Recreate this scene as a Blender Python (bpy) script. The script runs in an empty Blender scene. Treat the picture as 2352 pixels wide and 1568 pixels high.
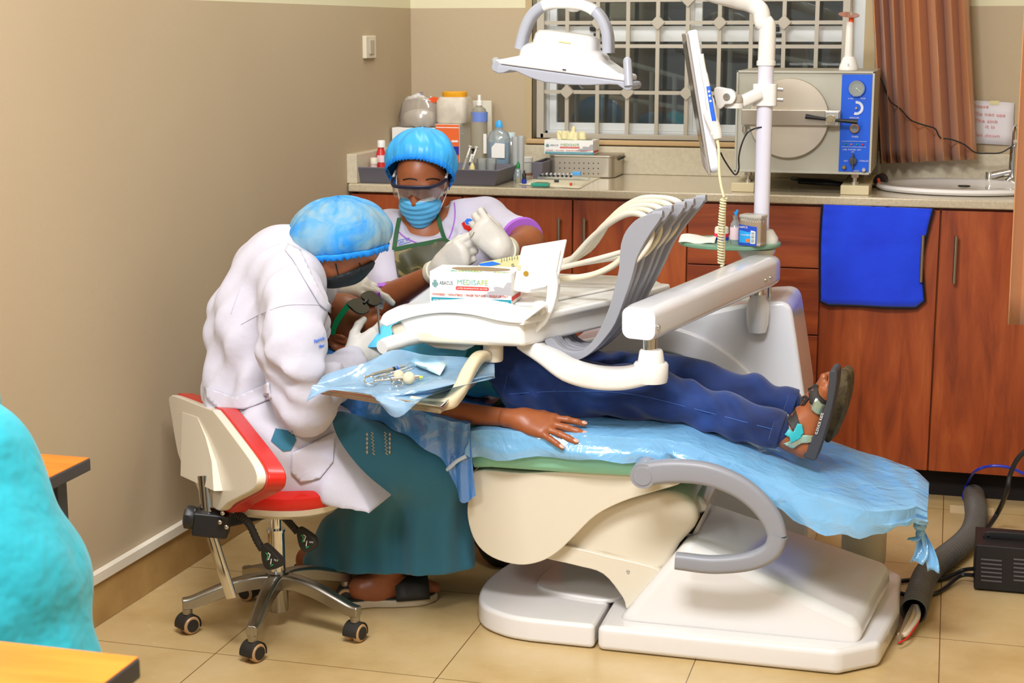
import bpy, bmesh, math, random
import numpy as np
from mathutils import Vector, Matrix
random.seed(7)
SC = bpy.context.scene
COL = SC.collection
A = np.array
# ---------------------------------------------------------------- camera
FPX = 3650.0
PIT = math.atan(712 / FPX)
YAW = math.atan(1020 * math.cos(PIT) / FPX)
EYE = A([0, 0, 1.5])
_s, _c = math.sin, math.cos
CF = A([-_s(YAW) * _c(PIT), _c(YAW) * _c(PIT), -_s(PIT)])
CR = A([_c(YAW), _s(YAW), 0.0])
CU = np.cross(CR, CF)
def ray(x, y): return CF + CR * (x - 1176) / FPX - CU * (y - 784) / FPX
def W(x, y, Y):            # point seen at photo position x,y standing at room depth Y
    d = ray(x, y); return EYE + d * (Y / d[1])
def WZ(x, y, Z):           # ... lying at height Z
    d = ray(x, y); return EYE + d * ((Z - 1.5) / d[2])
def WX(x, y, X):
    d = ray(x, y); return EYE + d * (X / d[0])
cam = bpy.data.objects.new('camera', bpy.data.cameras.new('camera'))
COL.objects.link(cam)
cam.location = EYE
cam.rotation_euler = (math.pi / 2 - PIT, 0, YAW)
cam.data.sensor_width = 36
cam.data.lens = FPX * 36 / 2352
cam.data.clip_start = .05
cam.data.dof.use_dof = True
cam.data.dof.focus_distance = 4.15
cam.data.dof.aperture_fstop = 9
SC.camera = cam

# ---------------------------------------------------------------- materials
def lin(h):
    if not isinstance(h, str): return tuple(h) + (1,)
    h = h.lstrip('#'); o = []
    for i in (0, 2, 4):
        c = int(h[i:i + 2], 16) / 255
        o.append(c / 12.92 if c < .04045 else ((c + .055) / 1.055) ** 2.4)
    return tuple(o) + (1,)
MATS = {}
def mat(name, col, rough=.5, metal=0, spec=.5, bump=None, mix=None, alpha=1, trans=0, coat=0, sheen=0, emit=0, ior=1.45, sss=0, stretch=None):
    if name in MATS: return MATS[name]
    m = bpy.data.materials.new(name); m.use_nodes = True
    nt = m.node_tree; b = nt.nodes['Principled BSDF']; L = nt.links.new
    b.inputs['Base Color'].default_value = lin(col)
    b.inputs['Roughness'].default_value = rough
    b.inputs['Metallic'].default_value = metal
    b.inputs['Specular IOR Level'].default_value = spec
    b.inputs['Alpha'].default_value = alpha
    b.inputs['Transmission Weight'].default_value = trans
    b.inputs['Coat Weight'].default_value = coat
    b.inputs['Coat Roughness'].default_value = .12
    b.inputs['Sheen Weight'].default_value = sheen
    b.inputs['IOR'].default_value = ior
    if sss:
        b.inputs['Subsurface Weight'].default_value = sss
        b.inputs['Subsurface Radius'].default_value = (.012, .005, .003)
        b.inputs['Subsurface Scale'].default_value = 1
    if emit:
        b.inputs['Emission Color'].default_value = lin(col); b.inputs['Emission Strength'].default_value = emit
    if bump or mix:
        tc = nt.nodes.new('ShaderNodeTexCoord'); vec = tc.outputs['Object']
        if stretch:
            mp = nt.nodes.new('ShaderNodeMapping'); mp.inputs['Scale'].default_value = stretch
            L(vec, mp.inputs['Vector']); vec = mp.outputs['Vector']
    if mix:                      # (scale, other colour, low, high[, detail])
        n = nt.nodes.new('ShaderNodeTexNoise'); n.inputs['Scale'].default_value = mix[0]
        n.inputs['Detail'].default_value = mix[4] if len(mix) > 4 else 4
        L(vec, n.inputs['Vector'])
        r = nt.nodes.new('ShaderNodeValToRGB')
        r.color_ramp.elements[0].position = mix[2]; r.color_ramp.elements[1].position = mix[3]
        r.color_ramp.elements[0].color = lin(col); r.color_ramp.elements[1].color = lin(mix[1])
        L(n.outputs['Fac'], r.inputs['Fac']); L(r.outputs['Color'], b.inputs['Base Color'])
    if bump:                     # (scale, strength, distance)
        n2 = nt.nodes.new('ShaderNodeTexNoise'); n2.inputs['Scale'].default_value = bump[0]; n2.inputs['Detail'].default_value = 3
        L(vec, n2.inputs['Vector'])
        bp = nt.nodes.new('ShaderNodeBump'); bp.inputs['Strength'].default_value = bump[1]; bp.inputs['Distance'].default_value = bump[2]
        L(n2.outputs['Fac'], bp.inputs['Height']); L(bp.outputs['Normal'], b.inputs['Normal'])
    MATS[name] = m
    return m
def nodemat(name, fn):
    if name in MATS: return MATS[name]
    m = bpy.data.materials.new(name); m.use_nodes = True
    nt = m.node_tree; b = nt.nodes['Principled BSDF']
    N = lambda t, **k: _node(nt, t, k)
    fn(nt, b, N, nt.links.new)
    MATS[name] = m
    return m
def _node(nt, t, k):
    n = nt.nodes.new('ShaderNode' + t)
    for a, v in k.items():
        if a.startswith('_'): setattr(n, a[1:], v)
        else: n.inputs[a.replace('__', ' ')].default_value = v
    return n
def ramp(N, stops):
    r = N('ValToRGB'); e = r.color_ramp.elements
    while len(e) < len(stops): e.new(.5)
    for i, (p, c) in enumerate(stops): e[i].position = p; e[i].color = lin(c)
    return r
def clearfilm(name, col, alpha, rough=.15, gloss=.12):   # thin transparent sheet: tinted see-through with a sheen
    def fn(nt, b, N, L):
        tr = N('BsdfTransparent', Color=lin(col)); gl = N('BsdfGlossy', Roughness=rough)
        df = N('BsdfDiffuse', Color=lin(col)); lw = N('LayerWeight', Blend=.25)
        m1 = N('MixShader', Fac=alpha); L(tr.outputs[0], m1.inputs[1]); L(df.outputs[0], m1.inputs[2])
        mm = N('Math', _operation='MULTIPLY_ADD'); L(lw.outputs['Fresnel'], mm.inputs[0]); mm.inputs[1].default_value = .7; mm.inputs[2].default_value = gloss * .4
        m2 = N('MixShader'); L(mm.outputs[0], m2.inputs[0]); L(m1.outputs[0], m2.inputs[1]); L(gl.outputs[0], m2.inputs[2])
        L(m2.outputs[0], nt.nodes['Material Output'].inputs['Surface'])
    return nodemat(name, fn)

# ---------------------------------------------------------------- mesh kit
def nrm(v): v = A(v, float); return v / (np.linalg.norm(v) + 1e-12)
def cr(pts, n=6, closed=False):          # Catmull-Rom through points
    P = [A(p, float) for p in pts]; o = []
    N = len(P)
    for i in range(N if closed else N - 1):
        if closed: a, b, c, d = P[i - 1], P[i], P[(i + 1) % N], P[(i + 2) % N]
        else: a, b, c, d = P[max(i - 1, 0)], P[i], P[i + 1], P[min(i + 2, N - 1)]
        for k in range(n):
            t = k / n
            o.append(.5 * (2 * b + (c - a) * t + (2 * a - 5 * b + 4 * c - d) * t * t + (3 * b - a - 3 * c + d) * t ** 3))
    if not closed: o.append(P[-1])
    return o
def frames(P, up=None):
    n = len(P); T = []
    for i in range(n):
        T.append(nrm(P[min(i + 1, n - 1)] - P[max(i - 1, 0)]))
    out = []
    u = nrm(A(up, float)) if up is not None else None
    if u is None:
        u = A([0, 0, 1.]) if abs(T[0][2]) < .9 else A([1., 0, 0])
    for t in T:
        if up is not None: u = A(up, float)
        u = nrm(u - t * np.dot(u, t)); out.append((t, np.cross(t, u), u))
    return out
class M:
    def __init__(s): s.v = []; s.f = []; s.mi = []; s.k = 0
    def add(s, vs, fs):
        b = len(s.v); s.v += [tuple(map(float, p)) for p in vs]
        for f in fs: s.f.append(tuple(b + i for i in f)); s.mi.append(s.k)
        return s
    def mat(s, k): s.k = k; return s
    def box(s, c, sz, ax=None):
        c = A(c, float); ax = A(ax, float) if ax is not None else np.eye(3); h = A(sz, float) / 2
        vs = [c + ax[0] * h[0] * i + ax[1] * h[1] * j + ax[2] * h[2] * k for i in (-1, 1) for j in (-1, 1) for k in (-1, 1)]
        fs = [(0, 1, 3, 2), (4, 6, 7, 5), (0, 4, 5, 1), (2, 3, 7, 6), (0, 2, 6, 4), (1, 5, 7, 3)]
        if np.dot(np.cross(ax[0], ax[1]), ax[2]) < 0: fs = [f[::-1] for f in fs]
        return s.add(vs, fs)
    def bb(s, x0, x1, y0, y1, z0, z1): return s.box(((x0 + x1) / 2, (y0 + y1) / 2, (z0 + z1) / 2), (abs(x1 - x0), abs(y1 - y0), abs(z1 - z0)))
    def sweep(s, P, prof, up=None, sc=None, cap=True, closed=False):
        P = [A(p, float) for p in P]; n = len(prof); fr = frames(P, up); vs = []
        if closed:
            m = len(P)
            fr = []
            for i in range(m):
                t = nrm(P[(i + 1) % m] - P[i - 1]); u = A(up if up is not None else (0, 0, 1.), float); u = nrm(u - t * np.dot(u, t)); fr.append((t, np.cross(t, u), u))
        for i, p in enumerate(P):
            k = 1 if sc is None else (sc[i] if hasattr(sc, '__len__') else sc)
            for a, b in prof: vs.append(p + (fr[i][1] * a + fr[i][2] * b) * k)
        fs = []
        for i in range(len(P) - (0 if closed else 1)):
            j = (i + 1) % len(P)
            for q in range(n):
                r = (q + 1) % n; fs.append((i * n + q, i * n + r, j * n + r, j * n + q))
        if cap and not closed: fs += [tuple(range(n))[::-1], tuple((len(P) - 1) * n + q for q in range(n))]
        return s.add(vs, fs)
    def tube(s, P, r, n=10, cap=True, closed=False, up=None):
        if len(P) == 1: return s
        pr = [(math.cos(2 * math.pi * i / n), math.sin(2 * math.pi * i / n)) for i in range(n)]
        sc = [r] * len(P) if not hasattr(r, '__len__') else r
        return s.sweep(P, pr, up, sc, cap, closed)
    def cyl(s, a, b, r0, r1=None, n=24): return s.tube([A(a, float), A(b, float)], [r0, r0 if r1 is None else r1], n)
    def lathe(s, prof, o, ax=(0, 0, 1), n=28):
        o = A(o, float); ax = nrm(ax); u = nrm(np.cross(ax, (1, 0, 0)) if abs(ax[0]) < .9 else np.cross(ax, (0, 1, 0))); w = np.cross(ax, u); vs = []; fs = []
        for r, h in prof:
            for i in range(n):
                t = 2 * math.pi * i / n; vs.append(o + ax * h + (u * math.cos(t) + w * math.sin(t)) * max(r, 1e-5))
        for j in range(len(prof) - 1):
            for i in range(n):
                k = (i + 1) % n; fs.append((j * n + i, j * n + k, j * n + n + k, j * n + n + i))
        fs += [tuple(range(n))[::-1], tuple((len(prof) - 1) * n + i for i in range(n))]
        return s.add(vs, fs)
    def prism(s, poly, d):
        P = [A(p, float) for p in poly]; d = A(d, float); n = len(P)
        nv = sum(np.cross(P[i], P[(i + 1) % n]) for i in range(n))
        if np.dot(nv, d) > 0: P = P[::-1]
        vs = P + [p + d for p in P]
        fs = [tuple(range(n)), tuple(range(2 * n - 1, n - 1, -1))] + [(i, i + n, (i + 1) % n + n, (i + 1) % n) for i in range(n)]
        fs = [f if k < 2 else f for k, f in enumerate(fs)]
        return s.add(vs, fs)
    def grid(s, P, cu=False, cv=False, flip=False):
        nu, nv = len(P), len(P[0]); vs = [p for r in P for p in r]; fs = []
        for i in range(nu - (0 if cu else 1)):
            for j in range(nv - (0 if cv else 1)):
                a, b = (i + 1) % nu, (j + 1) % nv
                f = (i * nv + j, a * nv + j, a * nv + b, i * nv + b); fs.append(f[::-1] if flip else f)
        return s.add(vs, fs)
    def sph(s, c, r, n=18, ax=None, half=None):
        c = A(c, float); r = A([r] * 3 if not hasattr(r, '__len__') else r, float); ax = np.eye(3) if ax is None else A(ax, float)
        P = []
        m = n // 2
        for i in range(m + 1):
            th = math.pi * max(min(i / m, .999), .001); row = []
            for j in range(n):
                ph = 2 * math.pi * j / n; l = A([math.sin(th) * math.cos(ph), math.sin(th) * math.sin(ph), math.cos(th)]) * r
                row.append(c + l @ ax)
            P.append(row)
        return s.grid(P, cv=True)
    def text(s, body, o, xd, yd, size, align='LEFT', ext=.0004, sx=1.0, fit=None):
        cu = bpy.data.curves.new('t', 'FONT'); cu.body = body; cu.size = size; cu.extrude = ext; cu.align_x = align; cu.resolution_u = 2
        t = bpy.data.objects.new('t', cu); COL.objects.link(t)
        me = bpy.data.meshes.new_from_object(t.evaluated_get(bpy.context.evaluated_depsgraph_get()))
        xd = nrm(xd); yd = nrm(A(yd, float) - xd * np.dot(xd, yd)); zd = np.cross(xd, yd); o = A(o, float)
        if fit and me.vertices: sx = fit / max(v.co.x for v in me.vertices)
        vs = [o + xd * v.co.x * sx + yd * v.co.y + zd * v.co.z for v in me.vertices]
        fs = [tuple(p.vertices) for p in me.polygons]
        bpy.data.objects.remove(t); bpy.data.curves.remove(cu); bpy.data.meshes.remove(me)
        return s.add(vs, fs)
BASE = {}
def thing(name, label, cat, loc=(0, 0, 0), group=None):
    o = bpy.data.objects.new(name, None); COL.objects.link(o); o.empty_display_size = .05
    o.location = tuple(map(float, loc)); o['label'] = label; o['category'] = cat
    if group: o['group'] = group
    BASE[o.name] = A(loc, float)
    return o
def ob(name, m, mats, parent=None, bevel=0, seg=3, sub=0, smooth=True, ang=38, label=None, solid=0, origin=None):
    if not isinstance(mats, (list, tuple)): mats = [mats]
    V = A(m.v, float)
    if parent is not None: base = BASE[parent.name]
    elif origin is not None: base = A(origin, float)
    else: base = A([(V[:, 0].min() + V[:, 0].max()) / 2, (V[:, 1].min() + V[:, 1].max()) / 2, V[:, 2].min()])
    me = bpy.data.meshes.new(name)
    me.from_pydata((V - base).tolist(), [], m.f)
    for x in mats: me.materials.append(x)
    if len(mats) > 1: me.polygons.foreach_set('material_index', m.mi)
    bm = bmesh.new(); bm.from_mesh(me); bmesh.ops.recalc_face_normals(bm, faces=bm.faces); bm.to_mesh(me); bm.free()
    o = bpy.data.objects.new(name, me); COL.objects.link(o)
    if parent is not None:
        o.parent = parent; BASE[o.name] = base
    else:
        o.location = base; BASE[o.name] = base
    if smooth:
        me.shade_smooth()
        if not bevel and not sub: me.set_sharp_from_angle(angle=math.radians(ang))
    if solid:
        x = o.modifiers.new('thickness', 'SOLIDIFY'); x.thickness = solid; x.offset = 0
    if bevel:
        x = o.modifiers.new('bevel', 'BEVEL'); x.width = bevel; x.segments = seg; x.limit_method = 'ANGLE'; x.angle_limit = math.radians(32)
        if smooth: x.harden_normals = False; y = o.modifiers.new('wn', 'WEIGHTED_NORMAL'); y.keep_sharp = True
    if sub:
        x = o.modifiers.new('sub', 'SUBSURF'); x.levels = x.render_levels = sub
    if label: o['label'] = label
    return o
def tag(o, label, cat, group=None):
    o['label'] = label; o['category'] = cat
    if group: o['group'] = group
    return o
def struct(o): o['kind'] = 'structure'; return o
def copytree(o, d, label=None, group=None):
    c = o.copy(); COL.objects.link(c); c.location = Vector(o.location) + Vector(tuple(map(float, d))); BASE[c.name] = BASE[o.name] + A(d, float)
    if label: c['label'] = label
    if group: c['group'] = group
    for ch in list(o.children): _cp(ch, c)
    return c
def _cp(ch, par):
    c = ch.copy(); COL.objects.link(c); c.parent = par; BASE[c.name] = BASE[par.name]
    for g in list(ch.children): _cp(g, c)
def Wp(pts, Y): return [W(x, y, Y) for x, y in pts]
def pix(Y): return Y / _c(YAW) / FPX * 1.0      # metres per photo pixel at depth Y
def rrect(w, h, r, n=4):
    o = []
    for cx, cy, a0 in ((w / 2 - r, h / 2 - r, 0), (-w / 2 + r, h / 2 - r, 90), (-w / 2 + r, -h / 2 + r, 180), (w / 2 - r, -h / 2 + r, 270)):
        for i in range(n + 1):
            t = math.radians(a0 + 90 * i / n); o.append((cx + r * math.cos(t), cy + r * math.sin(t)))
    return o

# ---------------------------------------------------------------- implicit surfaces for bodies and cloth
def C(a, b, ra, rb=None, k=None, op='+'): return ('c', A(a, float), A(b, float), ra, ra if rb is None else rb, k, op)
def E(c, r, ax=None, k=None, op='+'): return ('e', A(c, float), A(r, float), np.eye(3) if ax is None else A(ax, float), k, op)
def chain(pts, rs, k=None): return [C(pts[i], pts[i + 1], rs[i], rs[i + 1], k) for i in range(len(pts) - 1)]
def _bounds(p):
    if p[0] == 'c':
        r = max(p[3], p[4]); return np.minimum(p[1], p[2]) - r, np.maximum(p[1], p[2]) + r
    r = p[2].max(); return p[1] - r, p[1] + r
def _eval(p, X):
    if p[0] == 'c':
        a, b, ra, rb = p[1:5]; ab = b - a; t = np.clip(((X - a) @ ab) / (ab @ ab + 1e-12), 0, 1)
        return np.linalg.norm(X - a - t[..., None] * ab, axis=-1) - (ra + t * (rb - ra))
    L = (X - p[1]) @ p[3].T; k0 = np.linalg.norm(L / p[2], axis=-1); k1 = np.linalg.norm(L / p[2] ** 2, axis=-1)
    return k0 * (k0 - 1) / (k1 + 1e-9)
def field(prims, X0, dims, vox, k, planes=(), disp=None):
    D = np.full(dims, .2, np.float32)
    for p in prims:
        lo, hi = _bounds(p); kk = p[-2] if p[-2] is not None else k; mg = kk + 3 * vox + .012
        i0 = np.maximum(np.floor((lo - mg - X0) / vox).astype(int), 0); i1 = np.minimum(np.ceil((hi + mg - X0) / vox).astype(int) + 1, dims)
        if (i1 <= i0).any(): continue
        g = np.stack(np.meshgrid(*[X0[q] + vox * np.arange(i0[q], i1[q]) for q in range(3)], indexing='ij'), -1)
        e = _eval(p, g).astype(np.float32); s = (slice(i0[0], i1[0]), slice(i0[1], i1[1]), slice(i0[2], i1[2])); d = D[s]
        if p[-1] == '-': D[s] = np.maximum(d, -e)
        else:
            h = np.maximum(kk - np.abs(d - e), 0) / max(kk, 1e-6); D[s] = np.minimum(d, e) - h * h * kk * .25
    if planes or disp:
        g = np.stack(np.meshgrid(*[X0[q] + vox * np.arange(dims[q]) for q in range(3)], indexing='ij'), -1)
        if disp: near = np.abs(D) < .05; D[near] += disp(g[near]).astype(np.float32)
        for o, n in planes: D = np.maximum(D, ((g - A(o)) @ nrm(n)).astype(np.float32))
    return D
def sdf(prims, vox=.006, k=.02, planes=(), disp=None, smooth=2):
    bs = [_bounds(p) for p in prims if p[-1] == '+']
    lo = np.min([b[0] for b in bs], 0) - .03; hi = np.max([b[1] for b in bs], 0) + .03
    dims = np.ceil((hi - lo) / vox).astype(int) + 1
    D = field(prims, lo, dims, vox, k, planes, disp)
    S = D < 0
    cnt = np.zeros(dims - 1, np.int8)
    offs = [(i, j, l) for i in (0, 1) for j in (0, 1) for l in (0, 1)]
    sl = lambda B, o: B[o[0]:B.shape[0] - 1 + o[0], o[1]:B.shape[1] - 1 + o[1], o[2]:B.shape[2] - 1 + o[2]]
    for o in offs: cnt += sl(S, o)
    act = (cnt > 0) & (cnt < 8); idx = -np.ones(act.shape, np.int64); I = np.argwhere(act); idx[act] = np.arange(len(I))
    acc = np.zeros((len(I), 3)); num = np.zeros(len(I))
    for a in offs:
        for q in range(3):
            if a[q] == 0:
                b = list(a); b[q] = 1
                da = D[I[:, 0] + a[0], I[:, 1] + a[1], I[:, 2] + a[2]]; db = D[I[:, 0] + b[0], I[:, 1] + b[1], I[:, 2] + b[2]]
                c = (da < 0) != (db < 0); t = np.where(c, da / np.where(c, da - db, 1), 0)
                pnt = np.tile(A(a, float), (len(I), 1)); pnt[:, q] = t
                acc[c] += pnt[c]; num[c] += 1
    V = lo + (I + acc / num[:, None]) * vox
    F = []
    for q in range(3):
        r, s_ = (q + 1) % 3, (q + 2) % 3
        n = list(S.shape); n[q] -= 1
        s0 = [slice(None)] * 3; s1 = [slice(None)] * 3; s0[q] = slice(0, -1); s1[q] = slice(1, None)
        ch = S[tuple(s0)] != S[tuple(s1)]; J = np.argwhere(ch)
        J = J[(J[:, r] > 0) & (J[:, s_] > 0) & (J[:, r] < S.shape[r] - 1) & (J[:, s_] < S.shape[s_] - 1)]
        ins = S[J[:, 0], J[:, 1], J[:, 2]]
        def cell(dr, ds):
            K = J.copy(); K[:, r] -= dr; K[:, s_] -= ds; return idx[K[:, 0], K[:, 1], K[:, 2]]
        Q = np.stack([cell(1, 1), cell(0, 1), cell(0, 0), cell(1, 0)], 1)
        Q[~ins] = Q[~ins][:, ::-1]; F.append(Q)
    F = np.concatenate(F)
    if smooth:
        e = np.concatenate([F[:, [i, (i + 1) % 4]] for i in range(4)])
        for _ in range(smooth):
            sm = np.zeros_like(V); ct = np.zeros(len(V))
            np.add.at(sm, e[:, 0], V[e[:, 1]]); np.add.at(ct, e[:, 0], 1)
            np.add.at(sm, e[:, 1], V[e[:, 0]]); np.add.at(ct, e[:, 1], 1)
            V = V * .45 + .55 * sm / np.maximum(ct, 1)[:, None]
    return V, F
def body(name, prims, mats, parent=None, vox=.006, k=.02, planes=(), disp=None, smooth=2, extra=None, pick=None, label=None):
    if not isinstance(mats, (list, tuple)): mats = [mats]
    sets = [(prims, vox, k)] + (extra or [])
    m = M()
    for pr, vx, kk in sets:
        V, F = sdf(pr, vx, kk, planes, disp, smooth)
        b = len(m.v); m.v += V.tolist(); m.f += (F + b).tolist()
        if pick is not None: m.mi += np.asarray(pick(V[F].mean(1))).astype(int).tolist()
        else: m.mi += [0] * len(F)
    o = ob(name, m, mats, parent, label=label)
    for p in (o.data,): p.shade_smooth()
    return o
def wav(X, d, f, ph=0): return np.sin((X @ A(d, float)) * f + ph)

def hand(wr, fw, back, sc=1.0, curl=(.3, .3, .3, .3), spread=0., thumb=(.5, .3, .3), right=True, fore=None, bulge=1.0, ftw=None):
    """primitives of one hand: wrist point, finger direction, direction of the back of the hand."""
    fw = nrm(fw); bk = nrm(A(back, float) - fw * np.dot(back, fw)); th = np.cross(bk, fw) * (1 if right else -1)   # towards the thumb
    L = lambda x, y, z: A(wr, float) + (fw * x + th * y + bk * z) * sc
    P = []
    b = bulge * sc
    ys = [.030, .010, -.010, -.028]; xs = [.090, .094, .089, .080]; ln = [(.042, .026, .021), (.047, .030, .022), (.043, .028, .021), (.033, .021, .019)]
    rr = [.0098, .0100, .0095, .0085]
    for i in range(4):
        P.append(C(L(.008, ys[i] * .62, 0), L(xs[i], ys[i], .001), .015 * b, .0125 * b, .018 * sc))
    P.append(E(L(.05, 0, -.004), A([.048, .034, .015]) * b, A([fw, th, bk]), .02 * sc))
    for i in range(4):
        p = L(xs[i], ys[i], .001); a = 0; r = rr[i] * b; yaw = (1.5 - i) * spread
        cl = curl[i] if hasattr(curl[i], '__len__') else (curl[i], curl[i] * 1.1, curl[i] * .7)
        for q in range(3):
            a += cl[q]; d = (fw * math.cos(yaw) + th * math.sin(yaw)) * math.cos(a) - bk * math.sin(a)
            n = p + d * ln[i][q] * sc; P.append(C(p, n, r * (1.06 - .07 * q), r * (1.0 - .09 * q), .005 * sc)); p = n
    p = L(.018, .026, -.006); az, bend, dn = thumb
    for q, (l, r0, r1) in enumerate(((.042, .0155, .0125), (.034, .0118, .0108), (.026, .0108, .0088))):
        a = az - bend * q; d = (fw * math.cos(a) + th * math.sin(a)) * math.cos(dn * (1 + .3 * q)) - bk * math.sin(dn * (1 + .3 * q))
        n = p + d * l * sc; P.append(C(p, n, r0 * b, r1 * b, .01 * sc if q == 0 else .005 * sc)); p = n
    if fore is not None: P.append(C(fore, L(.012, 0, 0), (ftw or .032) * sc, .026 * sc, .02 * sc))
    return P
# ================================================================ ROOM
YB = 5.78
def wallx(y): return -2.06 + .035 * (y - 3.51)
def f_wall(nt, b, N, L):
    g = N('NewGeometry'); sp = N('SeparateXYZ'); L(g.outputs['Position'], sp.inputs[0])
    ns = N('TexNoise', Scale=1.3, Detail=2); L(g.outputs['Position'], ns.inputs['Vector'])
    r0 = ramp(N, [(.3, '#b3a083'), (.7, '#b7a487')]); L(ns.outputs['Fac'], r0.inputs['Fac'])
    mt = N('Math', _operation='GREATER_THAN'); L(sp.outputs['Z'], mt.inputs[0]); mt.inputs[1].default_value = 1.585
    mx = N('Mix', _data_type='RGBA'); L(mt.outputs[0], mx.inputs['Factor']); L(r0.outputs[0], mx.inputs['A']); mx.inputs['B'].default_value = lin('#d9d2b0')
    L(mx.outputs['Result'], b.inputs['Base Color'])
    n2 = N('TexNoise', Scale=60, Detail=4); L(g.outputs['Position'], n2.inputs['Vector'])
    bp = N('Bump', Strength=.12, Distance=.004); L(n2.outputs['Fac'], bp.inputs['Height']); L(bp.outputs[0], b.inputs['Normal'])
    b.inputs['Roughness'].default_value = .62; b.inputs['Specular IOR Level'].default_value = .3
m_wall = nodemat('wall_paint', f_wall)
TX, TY, TS = 0.038, 3.362, .572
def f_floor(nt, b, N, L):
    g = N('NewGeometry')
    n1 = N('TexNoise', Scale=3.2, Detail=5, Roughness=.6); L(g.outputs['Position'], n1.inputs['Vector'])
    r1 = ramp(N, [(.3, '#b99b66'), (.52, '#c8ac7a'), (.75, '#cfb68a')]); L(n1.outputs['Fac'], r1.inputs['Fac'])
    n2 = N('TexNoise', Scale=14, Detail=6, Roughness=.7, Distortion=.6); L(g.outputs['Position'], n2.inputs['Vector'])
    r2 = ramp(N, [(.63, '#000000'), (.70, '#707070')]); L(n2.outputs['Fac'], r2.inputs['Fac'])
    mx = N('Mix', _data_type='RGBA'); L(r2.outputs[0], mx.inputs['Factor']); L(r1.outputs[0], mx.inputs['A']); mx.inputs['B'].default_value = lin('#e6d4a8')
    sp = N('SeparateXYZ'); L(g.outputs['Position'], sp.inputs[0]); outs = []
    for ax, off in (('X', TX), ('Y', TY)):
        a = N('Math', _operation='SUBTRACT'); L(sp.outputs[ax], a.inputs[0]); a.inputs[1].default_value = off - 40 * TS
        d = N('Math', _operation='MODULO'); L(a.outputs[0], d.inputs[0]); d.inputs[1].default_value = TS
        e = N('Math', _operation='SUBTRACT'); L(d.outputs[0], e.inputs[0]); e.inputs[1].default_value = TS / 2
        f = N('Math', _operation='ABSOLUTE'); L(e.outputs[0], f.inputs[0])
        h = N('Math', _operation='GREATER_THAN'); L(f.outputs[0], h.inputs[0]); h.inputs[1].default_value = TS / 2 - .0013; outs.append(h)
    mxx = N('Math', _operation='MAXIMUM'); L(outs[0].outputs[0], mxx.inputs[0]); L(outs[1].outputs[0], mxx.inputs[1])
    m2 = N('Mix', _data_type='RGBA'); L(mxx.outputs[0], m2.inputs['Factor']); L(mx.outputs['Result'], m2.inputs['A']); m2.inputs['B'].default_value = lin('#6d512d')
    L(m2.outputs['Result'], b.inputs['Base Color']); b.inputs['Roughness'].default_value = .26
m_floor = nodemat('floor_tile', f_floor)
def f_wood(nt, b, N, L):
    t = N('TexCoord'); mp = N('Mapping'); mp.inputs['Scale'].default_value = (9, 9, 1.1); L(t.outputs['Object'], mp.inputs[0])
    n = N('TexNoise', Scale=1.6, Detail=7, Roughness=.62, Distortion=.9); L(mp.outputs[0], n.inputs['Vector'])
    r = ramp(N, [(.28, '#6a2810'), (.5, '#974319'), (.72, '#b05a28')]); L(n.outputs['Fac'], r.inputs['Fac']); L(r.outputs[0], b.inputs['Base Color'])
    b.inputs['Roughness'].default_value = .38
m_wood = nodemat('cherry_laminate', f_wood)
def f_woodh(nt, b, N, L):
    t = N('TexCoord'); mp = N('Mapping'); mp.inputs['Scale'].default_value = (1.1, 9, 9); L(t.outputs['Object'], mp.inputs[0])
    n = N('TexNoise', Scale=1.6, Detail=7, Roughness=.62, Distortion=.9); L(mp.outputs[0], n.inputs['Vector'])
    r = ramp(N, [(.28, '#6a2810'), (.5, '#974319'), (.72, '#b05a28')]); L(n.outputs['Fac'], r.inputs['Fac']); L(r.outputs[0], b.inputs['Base Color'])
    b.inputs['Roughness'].default_value = .38
m_woodh = nodemat('cherry_laminate_across', f_woodh)
m_dark = mat('dark_gap', '#120a06', .8)
m_white = mat('white_paint', '#e9e7e2', .45)
m_plas = mat('white_plastic', '#e8e6e2', .22, coat=.3)
m_cream = mat('cream_plastic', '#d9d0bd', .3, coat=.2)
m_grey = mat('grey_plastic', '#8d8e96', .38)
m_steel = mat('steel', '#c9c4bc', .28, 1)
m_chrome = mat('chrome', '#d8d8d8', .07, 1)
m_alu = mat('cast_aluminium', '#a8a49c', .32, 1, bump=(90, .1, .001))
m_black = mat('black_plastic', '#1c1c1e', .42)
m_rub = mat('black_rubber', '#26231f', .6)
m_dgrey = mat('dark_grey', '#3c3c40', .45)
m_red = mat('red_ink', '#d8261f', .5)
m_blue = mat('blue_ink', '#1f6fe0', .5)
m_text = mat('grey_ink', '#4c5a60', .5)
m_clear = clearfilm('clear_plastic', '#f2f4f2', .16, .1, .2)
m_glass = clearfilm('window_glass', '#e8efee', .02, .02, .12)

m = M(); m.bb(-2.6, 2.0, -.6, 7.4, -.04, 0)
struct(ob('floor', m, m_floor, smooth=False, origin=(0, 0, 0)))
m = M(); y0, y1 = -.6, YB + .12
m.prism([(wallx(y0), y0, 0), (wallx(y1), y1, 0), (wallx(y1) - .12, y1, 0), (wallx(y0) - .12, y0, 0)], (0, 0, 2.9))
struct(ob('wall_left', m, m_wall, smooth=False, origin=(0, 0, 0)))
wx0, wx1 = W(1222, 160, YB)[0], W(1982, 160, YB)[0]; wz0, wz1 = W(1230, 318, YB)[2], 2.15
m = M(); xl = wallx(YB) - .1
m.bb(xl, wx0, YB, YB + .14, 0, 2.9); m.bb(wx1, 1.7, YB, YB + .14, 0, 2.9); m.bb(wx0, wx1, YB, YB + .14, 0, wz0); m.bb(wx0, wx1, YB, YB + .14, wz1, 2.9)
struct(ob('wall_back', m, m_wall, smooth=False, origin=(0, 0, 0)))
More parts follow.
